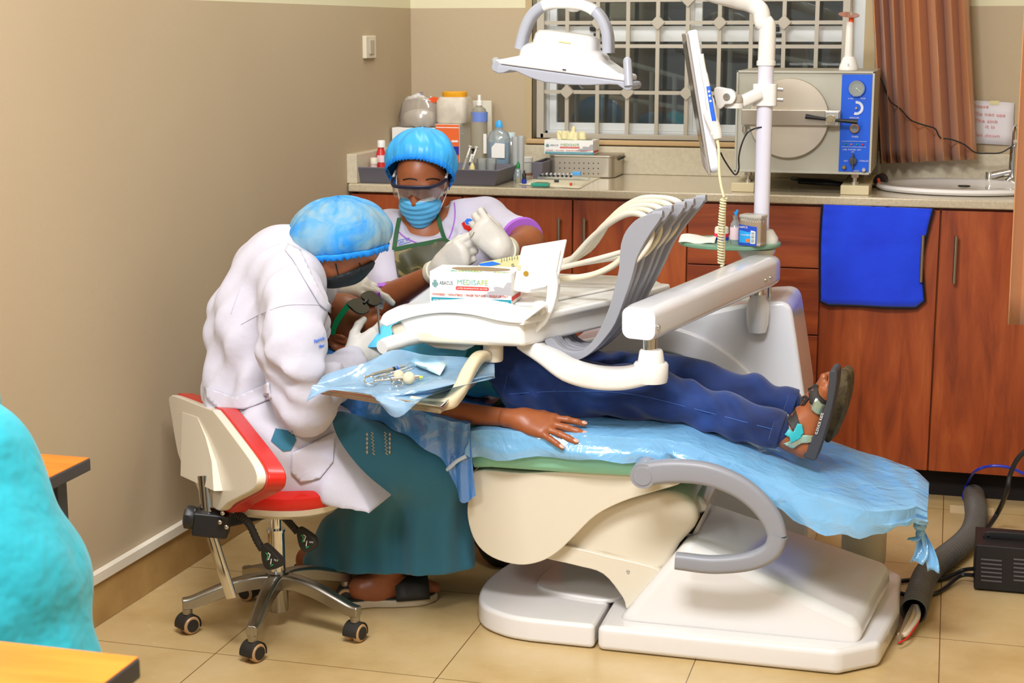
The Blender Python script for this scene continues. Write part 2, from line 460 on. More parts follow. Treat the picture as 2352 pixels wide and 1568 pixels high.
m = M(); m.bb(1.6, 1.72, -.6, YB + .1, 0, 2.9); struct(ob('wall_right', m, m_wall, smooth=False, origin=(0, 0, 0)))
m = M(); m.bb(-2.6, 2, -.6, 7.4, 2.9, 3.0); struct(ob('ceiling', m, mat('ceiling_white', '#efeadd', .8), smooth=False, origin=(0, 0, 0)))
# tiled skirting and cable trunking along the left wall
m = M()
def strip(m, ya, yb, t0, t1, z0, z1):
    m.prism([(wallx(ya) + t0, ya, z0), (wallx(yb) + t0, yb, z0), (wallx(yb) + t1, yb, z0), (wallx(ya) + t1, ya, z0)], (0, 0, z1 - z0))
strip(m, .4, YB, 0, .012, 0, .112)
struct(ob('baseboard_left', m, mat('skirting_tile', '#b8945c', .35, mix=(9, '#a07c48', .3, .7)), bevel=.002, origin=(0, 0, 0)))
m = M(); strip(m, .4, 4.6, 0, .02, .115, .143)
struct(ob('trim_1', m, mat('trunking_white', '#e4dccb', .4), bevel=.002, origin=(0, 0, 0)))
# window ------------------------------------------------------------
m_frame = mat('window_aluminium', '#dfe0dd', .4)
m_grille = mat('grille_paint', '#b4ab9b', .45)
yf = YB + .075
fr = M(); w = .03
fr.bb(wx0, wx0 + .045, yf, yf + .05, wz0, wz1); fr.bb(wx1 - .045, wx1, yf, yf + .05, wz0, wz1); fr.bb(wx0, wx1, yf, yf + .05, wz0, wz0 + .028); fr.bb(wx0, wx1, yf, yf + .05, wz1 - .03, wz1)
wm = W(1592, 160, yf)[0]
for xa, xb in ((wx0 + .045, wm), (wm, wx1 - .045)):
    fr.bb(xa, xa + .028, yf + .01, yf + .04, wz0 + .028, wz1 - .03); fr.bb(xb - .028, xb, yf + .01, yf + .04, wz0 + .028, wz1 - .03)
    fr.bb(xa, xb, yf + .012, yf + .038, wz0 + .028, wz0 + .056)
zr = W(1500, 78, yf)[2]
fr.bb(wx0 + .04, wx1 - .04, yf + .005, yf + .045, zr - .028, zr + .028)
win = struct(ob('window_1', fr, m_frame, bevel=.003, origin=(0, 0, 0)))
m = M(); m.bb(wx0 + .04, wx1 - .04, yf + .024, yf + .028, wz0 + .02, wz1 - .02)
ob('pane', m, m_glass, win)
m = M()
for px_, py_ in ((1372, 66), (1772, 66)):
    p = W(px_, py_, yf - .005); m.box(p, (.055, .02, .016)); m.box(p + A([.012, 0, -.022]), (.05, .02, .012))
ob('latch', m, m_black, win, bevel=.003)
m = M(); m.bb(wx0 - .02, wx1 + .03, YB - .02, YB + .09, wz0 - .018, wz0); struct(ob('trim_2', m, mat('sill_paint', '#c2a173', .5), bevel=.004, origin=(0, 0, 0)))
m = M(); m.bb(wx1, wx1 + .04, YB - .003, YB + .01, wz0, 2.2); m.bb(wx0 - .025, wx0, YB - .003, YB + .01, wz0, 2.2)
struct(ob('trim_3', m, mat('window_band_paint', '#b5a079', .6), origin=(0, 0, 0), smooth=False))
# burglar grille
gy = YB + .02; t = thing('window_grille', 'beige steel burglar grille with diamond ornaments across the window', 'grille', ((wx0 + wx1) / 2, gy, wz0))
m = M(); g0, g1 = W(1243, 150, gy)[0], W(1941, 150, gy)[0]
for x in (g0, g1): m.bb(x - .014, x + .014, gy - .014, gy + .014, wz0 + .002, wz1 - .002)
m.bb(g0, g1, gy - .014, gy + .014, wz0 + .002, wz0 + .02)
for z in (wz1 - .02,): m.bb(g0, g1, gy - .01, gy + .01, z - .01, z + .01)
ob('outer_frame', m, m_grille, t, bevel=.002)
bx = [W(x, 160, gy)[0] for x in (1303, 1373, 1442, 1510, 1578, 1651, 1723, 1798, 1873)]
for x in bx:
    m = M(); m.bb(x - .007, x + .007, gy - .007, gy + .007, wz0 + .015, wz1 - .02); ob('vertical_bar', m, m_grille, t)
hz = [W(1510, y, gy)[2] for y in (213, 106, 52, 0)] + [1.78, 1.87, 2.02]
for z in hz:
    m = M(); m.bb(g0, g1, gy - .0066, gy + .0066, z - .0066, z + .0066); ob('horizontal_bar', m, m_grille, t)
for i, z in ((0, hz[0]), (2, hz[0]), (4, hz[0]), (6, hz[0]), (3, hz[2]), (5, hz[2]), (7, hz[2]), (4, hz[3]), (1, hz[2]), (0, hz[4]), (2, hz[4]), (4, hz[4])):
    m = M(); r = .027; m.prism([(bx[i] - r, gy - .014, z), (bx[i], gy - .014, z - r), (bx[i] + r, gy - .014, z), (bx[i], gy - .014, z + r)], (0, .028, 0)); ob('diamond', m, m_grille, t, bevel=.002)
# dark veranda outside
m = M(); m.bb(-3.6, 2.2, 7.3, 7.35, 0, 3.4)
struct(ob('wall_veranda', m, mat('veranda_wall', '#7a6552', .7, mix=(1.4, '#4c3e33', .35, .65)), smooth=False, origin=(0, 0, 0)))
ot = thing('veranda_railing', 'white railing posts and slanting stair rails in the dark beyond the window panes', 'railing', (-1.1, 7.1, 0))
m_rail = mat('rail_paint', '#a89e90', .5)
for px_, ya, yb in ((1325, 215, 330), (1385, 170, 330), (1497, 165, 330), (1550, 175, 330), (1600, 120, 330), (1460, 235, 330), (1412, 230, 330), (1680, 20, 330), (1850, 140, 330)):
    m = M(); p = W(px_, ya, 7.1); q = W(px_, yb, 7.1); m.cyl((p[0], 7.1, p[2]), (p[0], 7.1, q[2] - .3), .011, n=8); ob('post', m, m_rail, ot)
for a, b_ in (((1400, 133), (1660, 205)), ((1400, 222), (1660, 262)), ((1660, 110), (1900, 150))):
    m = M(); m.cyl(W(*a, 7.12), W(*b_, 7.12), .012, n=8); ob('rail', m, m_rail, ot)
# light switch ------------------------------------------------------
ys = W(845, 108, 5.5)
t = thing('light_switch', 'white rocker light switch plate on the beige left wall', 'light switch', (wallx(5.36), 5.36, 1.42))
sx = [WX(x, 108, wallx(5.36)) for x in (834, 857)]; za, zb = WX(845, 134, wallx(5.36))[2], WX(845, 82, wallx(5.36))[2]
m = M(); m.bb(wallx(5.36) - .004, wallx(5.36) + .012, sx[0][1], sx[1][1], za, zb); ob('plate', m, mat('switch_ivory', '#d8cdb6', .4), t, bevel=.003)
m = M(); yc = (sx[0][1] + sx[1][1]) / 2; m.bb(wallx(5.36) + .01, wallx(5.36) + .017, yc - .022, yc + .022, (za + zb) / 2 - .026, (za + zb) / 2 + .026); ob('rocker', m, mat('switch_grey', '#b3a793', .4), t, bevel=.003)

# ================================================================ COUNTER
m_top = mat('counter_stone', '#c6b89c', .16, mix=(120, '#b4a68c', .35, .7), coat=.3)
m_spl = mat('splash_stone', '#cfc4ab', .3, mix=(90, '#c4b89f', .35, .7))
ZT = .985; CY = 5.14
xL = -1.997
m = M(); m.bb(xL, .95, CY, YB, ZT - .028, ZT)
t = thing('worktop', 'long pale stone worktop with upstand under the barred window', 'worktop', (-.5, 5.45, ZT - .028))
ob('slab', m, m_top, t, bevel=.005)
m = M(); m.bb(xL + .03, .95, YB - .03, YB - .001, ZT, ZT + .1); m.bb(xL - .012, xL + .03, CY + .01, YB, ZT, ZT + .1)
struct(ob('trim_4', m, m_spl, bevel=.003, origin=(0,0,0)))
FY = 5.16
m_hand = mat('brushed_handle', '#a79c8b', .35, 1)
def cab(name, label, x0, x1, fronts, hand):
    t = thing(name, label, 'cabinet', ((x0 + x1) / 2, FY + .3, 0), 'cherry base cabinets under the worktop')
    m = M(); m.bb(max(x0, -1.974), x1, FY + .02, YB - .03, .1, ZT - .03); ob('carcass', m, m_wood, t)
    m = M(); m.bb(x0, x1, FY + .08, FY + .1, 0, .1); ob('kickboard', m, m_dark, t)
    for kind, a, b, z0, z1, hx in fronts:
        m = M(); m.bb(a + .0025, b - .0025, FY, FY + .019, z0 + .002, z1 - .002); d = ob(kind, m, m_wood if kind == 'door' else m_woodh, t, bevel=.0015)
        if hx is not None:
            m = M(); zb, zt = hand; m.cyl((hx, FY - .026, zb), (hx, FY - .026, zt), .006, n=12)
            for z in (zb + .012, zt - .012): m.cyl((hx, FY - .026, z), (hx, FY, z), .0045, n=10)
            ob('handle', m, m_hand, d)
    return t
ZC = ZT - .035
hzr = (W(1285, 575, FY)[2], W(1285, 498, FY)[2])
cab('base_cabinet', 'cherry single door base cabinet against the left wall, behind the nurse', xL, -1.59, [('door', xL, -1.59, .1, ZC, None)], hzr)
x1, x2, x3 = W(1315, 520, FY)[0], W(1577, 600, FY)[0], W(1885, 620, FY)[0]; x4 = W(2156, 590, FY)[0]; x5 = .36
cab('base_cabinet', 'cherry double door base cabinet between the nurse and the tray hoses', -1.59, x2, [('door', -1.59, x1, .1, ZC, W(1287, 530, FY)[0]), ('door', x1, x2, .1, ZC, W(1345, 530, FY)[0])], hzr)
zz = [ZC, W(1870, 617, FY)[2], W(1870, 770, FY)[2], .31, .1]
cab('drawer_cabinet', 'cherry drawer cabinet behind the white pole and glass shelf', x2, x3, [('drawer', x2, x3, zz[i + 1], zz[i], None) for i in range(4)], hzr)
hzr = (W(2195, 648, FY)[2], W(2195, 540, FY)[2])
cab('base_cabinet', 'cherry double door base cabinet with the blue towel over its left door', x3, x5, [('door', x3, x4, .1, ZC, W(2118, 590, FY)[0]), ('door', x4, x5, .1, ZC, W(2194, 590, FY)[0])], hzr)
# towel hung over the door
tp = [(1889, 472), (1884, 560), (1884, 688), (1892, 700), (1990, 705), (2085, 712), (2108, 706), (2122, 680), (2116, 640), (2121, 575), (2134, 520), (2142, 483)]
yt = FY - .012
def towel(pts, off, n=26):
    top, bot = [], []
    L_ = cr([W(1889, 470, yt), W(1884, 560, yt), W(1884, 690, yt), ], 8); R_ = cr([W(2144, 480, yt), W(2130, 535, yt), W(2119, 600, yt), W(2124, 690, yt)], 6)
    P = []
    for i in range(n + 1):
        u = i / n; a = L_[min(int(u * (len(L_) - 1)), len(L_) - 1)]; b = R_[min(int(u * (len(R_) - 1)), len(R_) - 1)]; row = []
        sag = W(2000, 712, yt)[2] - W(2000, 695, yt)[2]
        for j in range(n + 1):
            v = j / n; p = a * (1 - v) + b * v
            corner = max(0, u - .93) / .07; p = p + A([0, 0, sag * corner * (.5 + .5 * v) * (1 - max(0, abs(v - .5) - .42) / .08 * 1.0)])
            p = p + A([0, -.006 - .005 * math.sin(v * 9 + u * 2) * u - .004 * u, 0]); row.append(p)
        P.append(row)
    return P
P = towel(tp, 0); m = M(); m.grid(P); edge = [r[0] for r in P] + P[-1][1:] + [r[-1] for r in P[::-1]][1:]
t = thing('towel', 'royal blue microfibre towel with black edging hung over the cabinet door', 'towel', W(2010, 700, yt))
ob('cloth', m, mat('towel_blue', '#0634d6', .85, sheen=.4, bump=(400, .5, .002), mix=(7, '#0a40e6', .35, .65)), t, solid=.004)
m = M(); m.tube(edge, .0045, 6); ob('edging', m, mat('towel_edge', '#0b0b1a', .8), t)
# ================================================================ THINGS ON THE WORKTOP
def mp(P): return ((A(P) - EYE) @ CF) / FPX
def prof(px_, Y, pts):                 # silhouette (half width, photo row) -> lathe profile about a vertical axis
    P0 = W(px_, pts[0][1], Y); k = mp(P0); z0 = P0[2]
    return P0, [(h * k, W(px_, y, Y)[2] - z0) for h, y in pts]
def lat(m, px_, Y, pts, n=24):
    P0, pr = prof(px_, Y, pts); return m.lathe(pr, P0, n=n)
def at_counter(px_, py_): return WZ(px_, py_, ZT)
m_milky = mat('milky_plastic', '#dcdcd4', .35, alpha=1, sss=0)
m_label = mat('paper_label', '#e9e6e0', .6)
m_cotton = mat('cotton', '#e6dfd4', .95, bump=(80, .5, .004))
# --- grey instrument tray with its contents
m_tray = mat('tray_grey', '#625f68', .45)
def opentray(name, label, cat, x0, x1, y0, y1, z0, h, tp, wall=.004, mt=None, group=None, rim=.008):
    t = thing(name, label, cat, ((x0 + x1) / 2, (y0 + y1) / 2, z0), group)
    m = M(); B = lambda e, z: [(x0 - e, y0 - e, z), (x1 + e, y0 - e, z), (x1 + e, y1 + e, z), (x0 - e, y1 + e, z)]
    vs = B(0, z0) + B(tp, z0 + h) + B(tp + rim, z0 + h) + B(tp + rim, z0 + h - .004) + B(tp - wall, z0 + h - .001) + B(-wall, z0 + .004)
    q = lambda a, b: [(a + i, a + (i + 1) % 4, b + (i + 1) % 4, b + i) for i in range(4)]
    m.add(vs, [(3, 2, 1, 0)] + q(0, 12) + q(12, 8) + q(8, 16)[:0] + [(8 + i, 8 + (i + 1) % 4, 16 + (i + 1) % 4, 16 + i) for i in range(4)] + q(16, 20) + [(20, 21, 22, 23)])
    ob('shell', m, mt or m_tray, t, bevel=.0025)
    return t
a0 = at_counter(826, 416); a1 = at_counter(1135, 428)
yt0 = min(a0[1], a1[1]); zt = W(1140, 390, yt0)[2]
opentray('instrument_tray', 'large grey plastic tray behind the nurse holding bottles and syringes', 'tray', a0[0], a1[0], yt0 + .01, yt0 + .25, ZT, zt - ZT, .012)
yc = yt0 + .12
t = thing('bottle', 'red bottle with white cap and pink label in the left end of the grey tray', 'bottle', W(875, 392, yc + .03) * A([1, 1, 0]) + A([0, 0, ZT + .006]))
zb = ZT + .006
def standing(parent, px_, Y, segs, n=20):      # segs: (part, mat, [(hw,py)...])
    for nm, mt, pts in segs:
        m = M(); lat(m, px_, Y, pts, n); ob(nm, m, mt, parent)
def rowz(px_, Y, z):   # photo row of height z at px,Y
    lo, hi = 0, 1568
    for _ in range(40):
        md = (lo + hi) / 2
        if W(px_, md, Y)[2] > z: lo = md
        else: hi = md
    return lo
rb = rowz(875, yc + .03, zb)
standing(t, 876, yc + .03, [('body', mat('red_bottle', '#d0312a', .3), [(11, rb), (11, 352), (7, 342), (7, 338)]), ('label', mat('pink_label', '#eccfd4', .5), [(11.4, 372), (11.4, 356)]), ('cap', m_white, [(9, 338), (9, 324), (8, 322)])])
t = thing('jar', 'small jar with white screw lid lying at the left end of the grey tray', 'jar', W(858, 395, yc - .03) * A([1, 1, 0]) + A([0, 0, zb]))
standing(t, 859, yc - .03, [('body', mat('pinkish', '#d8b8b4', .4), [(8, rowz(859, yc - .03, zb)), (8, 377), (6, 376)]), ('cap', mat('ivory', '#e2d9c4', .4), [(8.5, 376), (8.5, 363), (8, 362)])])
# syringes, nipple bottle, dappen cups
for i, (p, q, c) in enumerate((((1064, 388), (1080, 338), 'yellow'), ((1078, 391), (1094, 340), 'clear'), ((1080, 374), (1087, 345), 'black'))):
    a = W(*p, yc - .02 + .015 * i); b = W(*q, yc + .02 + .02 * i); d = nrm(b - a); a = A([a[0], a[1], max(a[2], zb + .012)])
    t = thing('syringe', ['thin syringe with yellow tip leaning leftmost in the grey tray', 'clear syringe leaning in the middle of the grey tray', 'syringe with black plunger handle leaning in the grey tray'][i], 'syringe', a)
    L_ = np.linalg.norm(b - a)
    m = M(); m.cyl(a, a + d * L_ * .62, .0055, n=12); ob('barrel', m, [m_clear, m_clear, m_milky][i], t)
    m = M(); m.cyl(a + d * L_ * .5, a + d * L_, .0032, n=8); m.cyl(a + d * L_, a + d * (L_ + .003), .007, n=12); ob('plunger', m, [m_milky, m_milky, m_black][i], t)
    m = M(); m.cyl(a - d * .012, a, .002, .004, n=10); ob('tip', m, [mat('yellow_tip', '#d4c13a', .4), m_milky, m_black][i], t)
t = thing('dropper_bottle', 'stubby pale yellow dropper bottle inside the grey tray', 'bottle', W(1085, 392, yc - .03) * A([1, 1, 0]) + A([0, 0, zb]))
standing(t, 1085, yc - .03, [('body', mat('pale_yellow', '#e0d28f', .4), [(6, rowz(1085, yc - .03, zb)), (6, 383), (4, 378)]), ('nozzle', mat('pale_yellow', '#e0d28f', .4), [(3.5, 378), (2, 374)])])
for px_, lab in ((1108, 'clear conical cup with ivory tip tilted in the grey tray'), (1128, 'clear plastic cup at the right end of the grey tray')):
    t = thing('medicine_cup', lab, 'cup', W(px_, 392, yc) * A([1, 1, 0]) + A([0, 0, zb])); r0 = rowz(px_, yc, zb)
    m = M(); P0, pr = prof(px_, yc, [(9, r0), (14, 364), (13.2, 364), (8.5, r0 - 1)]); m.lathe(pr, P0); ob('wall', m, m_clear, t)
# --- orange carton with the yellow-lidded jar and the cotton bag on top
YB2 = 5.6
zj = W(1050, 283, YB2)[2]
def carton(name, label, x0, x1, y0, y1, z0, z1, group=None):
    t = thing(name, label, 'box', ((x0 + x1) / 2, (y0 + y1) / 2, z0), group); m = M(); m.bb(x0, x1, y0, y1, z0, z1); return t, m
xo0, xo1, xo2 = W(1000, 330, YB2 - .06)[0], W(1056, 330, YB2 - .06)[0], W(1082, 330, YB2)[0]
t, m = carton('carton', 'orange and white carton standing on end behind the grey tray', xo0, xo1, YB2 - .06, YB2 + .08, ZT, zj)
ob('box', m, [mat('carton_side', '#c9c3b8', .55)], t, bevel=.002)
m = M(); m.bb(xo0 + .002, xo1 - .002, YB2 - .062, YB2 - .0602, ZT + .002, zj - .002); ob('front_panel', m, mat('carton_orange', '#e8672a', .5), t)
m = M(); m.bb(xo0 + .004, xo1 - .002, YB2 - .0632, YB2 - .062, zj - .014, zj - .011); m.bb(xo1 - .03, xo1 - .006, YB2 - .0632, YB2 - .062, zj - .065, zj - .058)
m.text('-- ----', (xo1 + .001, YB2 - .05, zj - .04), (0, 1, 0), (0, 0, 1), .016); ob('print', m, m_label, t)
m = M(); m.bb(xo1 - .025, xo1 - .003, YB2 - .0634, YB2 - .0622, ZT + .075, ZT + .105); ob('blue_mark', m, mat('dark_blue', '#12309c', .5), t)
xb0 = W(905, 330, YB2)[0]
t, m = carton('carton', 'pale carton mostly hidden behind the cap of the nurse, under the cotton bag', xb0 + .01, xo0 - .006, YB2 - .05, YB2 + .08, ZT, W(960, 292, YB2)[2]); ob('box', m, m_label, t, bevel=.002)
t = thing('jar', 'square plastic jar of white powder with yellow screw lid on the orange carton', 'jar', W(1045, 283, YB2 + .02))
k = mp(W(1045, 250, YB2 + .02)); pj = W(1045, 283, YB2 + .02); hj = W(1045, 222, YB2 + .02)[2] - zj
m = M(); m.sweep([(pj[0], pj[1], zj + .001), (pj[0], pj[1], zj + .008), (pj[0], pj[1], zj + hj * .82), (pj[0], pj[1], zj + hj)], rrect(72 * k, 72 * k, 12 * k), up=(1, 0, 0), sc=[.93, 1, 1, .85]); ob('body', m, mat('frosted_jar', '#d6ccbb', .4, mix=(30, '#cabfae', .4, .6)), t)
m = M(); m.lathe([(28 * k, hj), (29 * k, hj + .003), (29 * k, hj + .017), (28 * k, hj + .019)], (pj[0], pj[1], zj), n=32); ob('lid', m, mat('yellow_lid', '#e8a51e', .4), t)
zb2 = W(960, 292, YB2)[2]
t = thing('cotton_bag', 'clear plastic bag of cotton rolls with orange and white printed top', 'bag', (W(962, 285, YB2)[0], YB2, zb2))
cb = (W(962, 285, YB2)[0], YB2 + .01); k = mp(W(962, 250, YB2))
def bagring(z, rx, ry, n=28, j=0):
    return [A([cb[0] + rx * math.cos(2 * math.pi * i / n) * (1 + .04 * math.sin(i * 3 + j)), cb[1] + ry * math.sin(2 * math.pi * i / n), z + .003 * math.sin(i * 2.3 + j)]) for i in range(n)]
hB = W(962, 222, YB2)[2] - zb2
m = M(); m.grid([bagring(zb2 + .002, 30 * k, .035), bagring(zb2 + .006, 47 * k, .05), bagring(zb2 + hB * .4, 48 * k, .052, j=1), bagring(zb2 + hB * .75, 43 * k, .04, j=2), bagring(zb2 + hB, 28 * k, .014, j=3)], cv=True); ob('film', m, clearfilm('bag_film', '#e8e2da', .28, .12, .35), t)
m = M(); m.sph((cb[0], cb[1], zb2 + hB * .3), (42 * k, .043, hB * .3), 20); ob('cotton', m, m_cotton, t)
m = M(); m.k = 0; m.grid([[A([cb[0] + (u - .5) * 66 * k, cb[1] - .012 + .01 * math.sin(u * 6) + .012 * v, zb2 + hB * (.93 - .1 * abs(u - .4)) + v * .018 * (1 - abs(u - .45) * 1.6)]) for u in np.linspace(0, 1, 13)] for v in np.linspace(0, 1.2, 5)])
ob('printed_top', m, mat('bag_white', '#dedbd8', .4), t, solid=.002)
m = M(); m.prism([W(x, y, YB2 - .006) for x, y in ((975, 231), (996, 222), (1013, 227), (1003, 234), (985, 237))], (0, .006, 0)); ob('orange_print', m, mat('bag_orange', '#e8531c', .4), t)
m = M(); m.text('SI', W(965, 218, YB2 - .008), CR, (0, 0, 1), .016); ob('lettering', m, mat('dark_blue', '#12309c', .5), t)
# --- white board leaning on the wall, pump bottle, blue cap bottle, tubes
m = M(); x0, x1 = W(1086, 300, 5.72)[0], W(1130, 300, 5.72)[0]; m.bb(x0, x1, 5.715, 5.73, ZT + .001, W(1110, 231, 5.72)[2])
tag(ob('board', m, mat('board_cream', '#d8d2c0', .5), bevel=.002), 'narrow cream board standing upright against the wall behind the pump bottle', 'board')
Yp = 5.52
t = thing('pump_bottle', 'tall clear bottle with white nozzle and blue label behind the tray', 'bottle', W(1101, 365, Yp) * A([1, 1, 0]) + A([0, 0, ZT]))
r0 = rowz(1101, Yp, ZT + .001)
standing(t, 1101, Yp, [('body', mat('translucent', '#c4bca8', .2, trans=.55, ior=1.2), [(18, r0), (19, r0 - 2), (19, 262), (15, 250), (7, 244), (7, 241)]), ('label', mat('label_blue', '#6c86cf', .45), [(19.4, 279), (19.4, 257)]), ('cap', m_white, [(7.5, 242), (7.5, 232), (4, 231), (4, 219), (3, 218)])])
m = M(); p = W(1114, 330, Yp - .03); m.box(p, (.012, .002, .07)); ob('side_label', m, m_label, t)
Yq = 5.46
t = thing('bottle', 'clear bottle of blue liquid with a domed blue cap on the worktop', 'bottle', W(1146, 362, Yq) * A([1, 1, 0]) + A([0, 0, ZT]))
r0 = rowz(1146, Yq, ZT + .001); k = mp(W(1146, 340, Yq)); pc = W(1146, 350, Yq)
def oval(m, rows, dep=.62):
    P = []
    for hw, y in rows: P.append([A([pc[0] + hw * k * math.cos(t_), pc[1] + hw * k * dep * math.sin(t_), W(1146, y, Yq)[2]]) for t_ in np.linspace(0, 2 * math.pi, 25)[:-1]])
    m.grid(P, cv=True); m.add(P[0], [tuple(range(24))[::-1]]); m.add(P[-1], [tuple(range(24))])
m = M(); oval(m, [(25, r0), (27, r0 - 3), (27, 318), (22, 304), (9, 297), (9, 292)]); ob('body', m, clearfilm('clear_bottle', '#dfeaf0', .22, .08, .25), t)
m = M(); oval(m, [(24, r0 - 1), (26, r0 - 3), (26, 326)]); ob('liquid', m, mat('blue_liquid', '#9cc7e0', .2, trans=.3), t)
m = M(); oval(m, [(8.5, 293), (9, 291), (8.5, 285), (6, 279), (2.5, 276)]); ob('cap', m, mat('cap_blue', '#39a5e6', .35), t)
m = M(); q = [W(1129, 362, Yq - .034), W(1159, 363, Yq - .034), W(1159, 330, Yq - .034), W(1138, 328, Yq - .034), W(1129, 338, Yq - .034)]; m.prism(q, (0, .001, 0)); ob('label', m, mat('paper_label', '#e9e6e0', .6), t)
t = thing('bottle', 'short clear bottle with pale cap just right of the blue liquid bottle', 'bottle', W(1174, 362, 5.55) * A([1, 1, 0]) + A([0, 0, ZT]))
r0 = rowz(1174, 5.55, ZT + .001)
standing(t, 1174, 5.55, [('body', clearfilm('clear_bottle', '#dfeaf0', .22, .08, .25), [(15, r0), (16, r0 - 2), (16, 325), (11, 316)]), ('cap', mat('pale_cap', '#c9d8da', .4), [(11, 316), (10, 305), (8, 304)])])
for i, px_ in enumerate((1184, 1196)):
    t = thing('plastic_cup', ['left of the two stacks of clear plastic cups beside the blue liquid bottle', 'right of the two stacks of clear plastic cups beside the white jar'][i], 'cup', W(px_, 362, 5.4) * A([1, 1, 0]) + A([0, 0, ZT])); r0 = rowz(px_, 5.4 , ZT + .001)
    m = M(); lat(m, px_, 5.4, [(6, r0), (9, 320 - 4 * i), (9.4, 314 - 2 * i), (8.6, 314 - 2 * i), (5.5, r0 - 1)]); ob('wall', m, clearfilm('clear_cup', '#eceeee', .35, .15, .2), t)
# --- white jar, droppers, second grey tray, steel box, glove box
def base_on(px_, py_, name, lab, cat): p = at_counter(px_, py_); return p[1], thing(name, lab, cat, p)
Y, t = base_on(1208, 404, 'jar', 'white plastic jar with ribbed lid behind the green capped dropper bottle', 'jar')
standing(t, 1208, Y, [('body', m_milky, [(14, 404), (15, 402), (15, 373), (13, 371)]), ('cap', m_white, [(16, 371), (16, 361), (14, 360)])])
m = M(); lat(m, 1208, Y, [(15.2, 402), (15.2, 396)]); ob('brown_band', m, mat('band_brown', '#9a6a52', .5), t)
Y, t = base_on(1190, 420, 'dropper_bottle', 'slim clear dropper bottle of yellow liquid with a green cap', 'bottle')
standing(t, 1190, Y, [('body', clearfilm('clear_bottle', '#dfeaf0', .22, .08, .25), [(7, 420), (7, 391), (4, 386)]), ('liquid', mat('yellow_liquid', '#d9b23c', .25), [(6.6, 419.5), (6.6, 409)]), ('cap', mat('green_cap', '#157a3c', .35), [(4.6, 387), (4.6, 378), (3, 375), (1.6, 371)])])
Y, t = base_on(1204, 423, 'dropper_bottle', 'small dark blue dropper bottle with a black cap near the worktop edge', 'bottle')
standing(t, 1204, Y, [('body', mat('dark_blue', '#12309c', .5), [(5.6, 423), (5.6, 411)]), ('cap', m_black, [(4.4, 411), (4.6, 400), (2.6, 397), (1.6, 391)])])
p0, p1 = at_counter(1224, 412), at_counter(1243, 413)
opentray('organiser', 'small grey plastic bin between the white jar and the steel box', 'bin', p0[0], p1[0], p0[1], p0[1] + .2, ZT, W(1240, 372, p0[1])[2] - ZT, .002, rim=.003)
p0, p1 = at_counter(1262, 406), at_counter(1398, 407); ys_ = p0[1]; zs = W(1330, 361, ys_)[2]
t = thing('sterilizer_box', 'perforated stainless steel box with rounded corners under the glove box', 'box', ((p0[0] + p1[0]) / 2, ys_ + .1, ZT))
m = M(); cx = (p0[0] + p1[0]) / 2 + .012; wd = p1[0] - p0[0] + .03; cy = ys_ + .11
m.sweep([(cx, cy, ZT + .002), (cx, cy, zs - .001)], [(b, a) for a, b in rrect(wd, .22, .025, 5)], up=(1, 0, 0)); ob('body', m, mat('steel_satin', '#bdb3a3', .34, .85), t, bevel=.002)
m = M(); m.sweep([(cx, cy, zs - .001), (cx, cy, zs + .007)], [(b, a) for a, b in rrect(wd + .004, .224, .027, 5)], up=(1, 0, 0)); ob('lid', m, mat('steel_satin', '#bdb3a3', .34, .85), t, bevel=.002)
m = M()
for r, yy in enumerate((374, 386, 398)):
    for i in range(9):
        p = W(1286 + 11 * i, yy + .12 * i, ys_ - .0004); m.cyl(p, p + A([0, .002, 0]), .0022, n=10)
ob('hole', m, m_dark, t)
m = M(); p = W(1420, 375, ys_ + .02); m.sweep(cr([(cx + wd / 2, cy - .03, zs - .012), (cx + wd / 2 + .012, cy - .02, zs - .004), (cx + wd / 2 + .012, cy + .02, zs - .004), (cx + wd / 2, cy + .03, zs - .012)], 4), rrect(.008, .006, .002), up=(0, 0, 1)); ob('clasp', m, m_black, t)
m_abw = mat('carton_white', '#eceae6', .45)
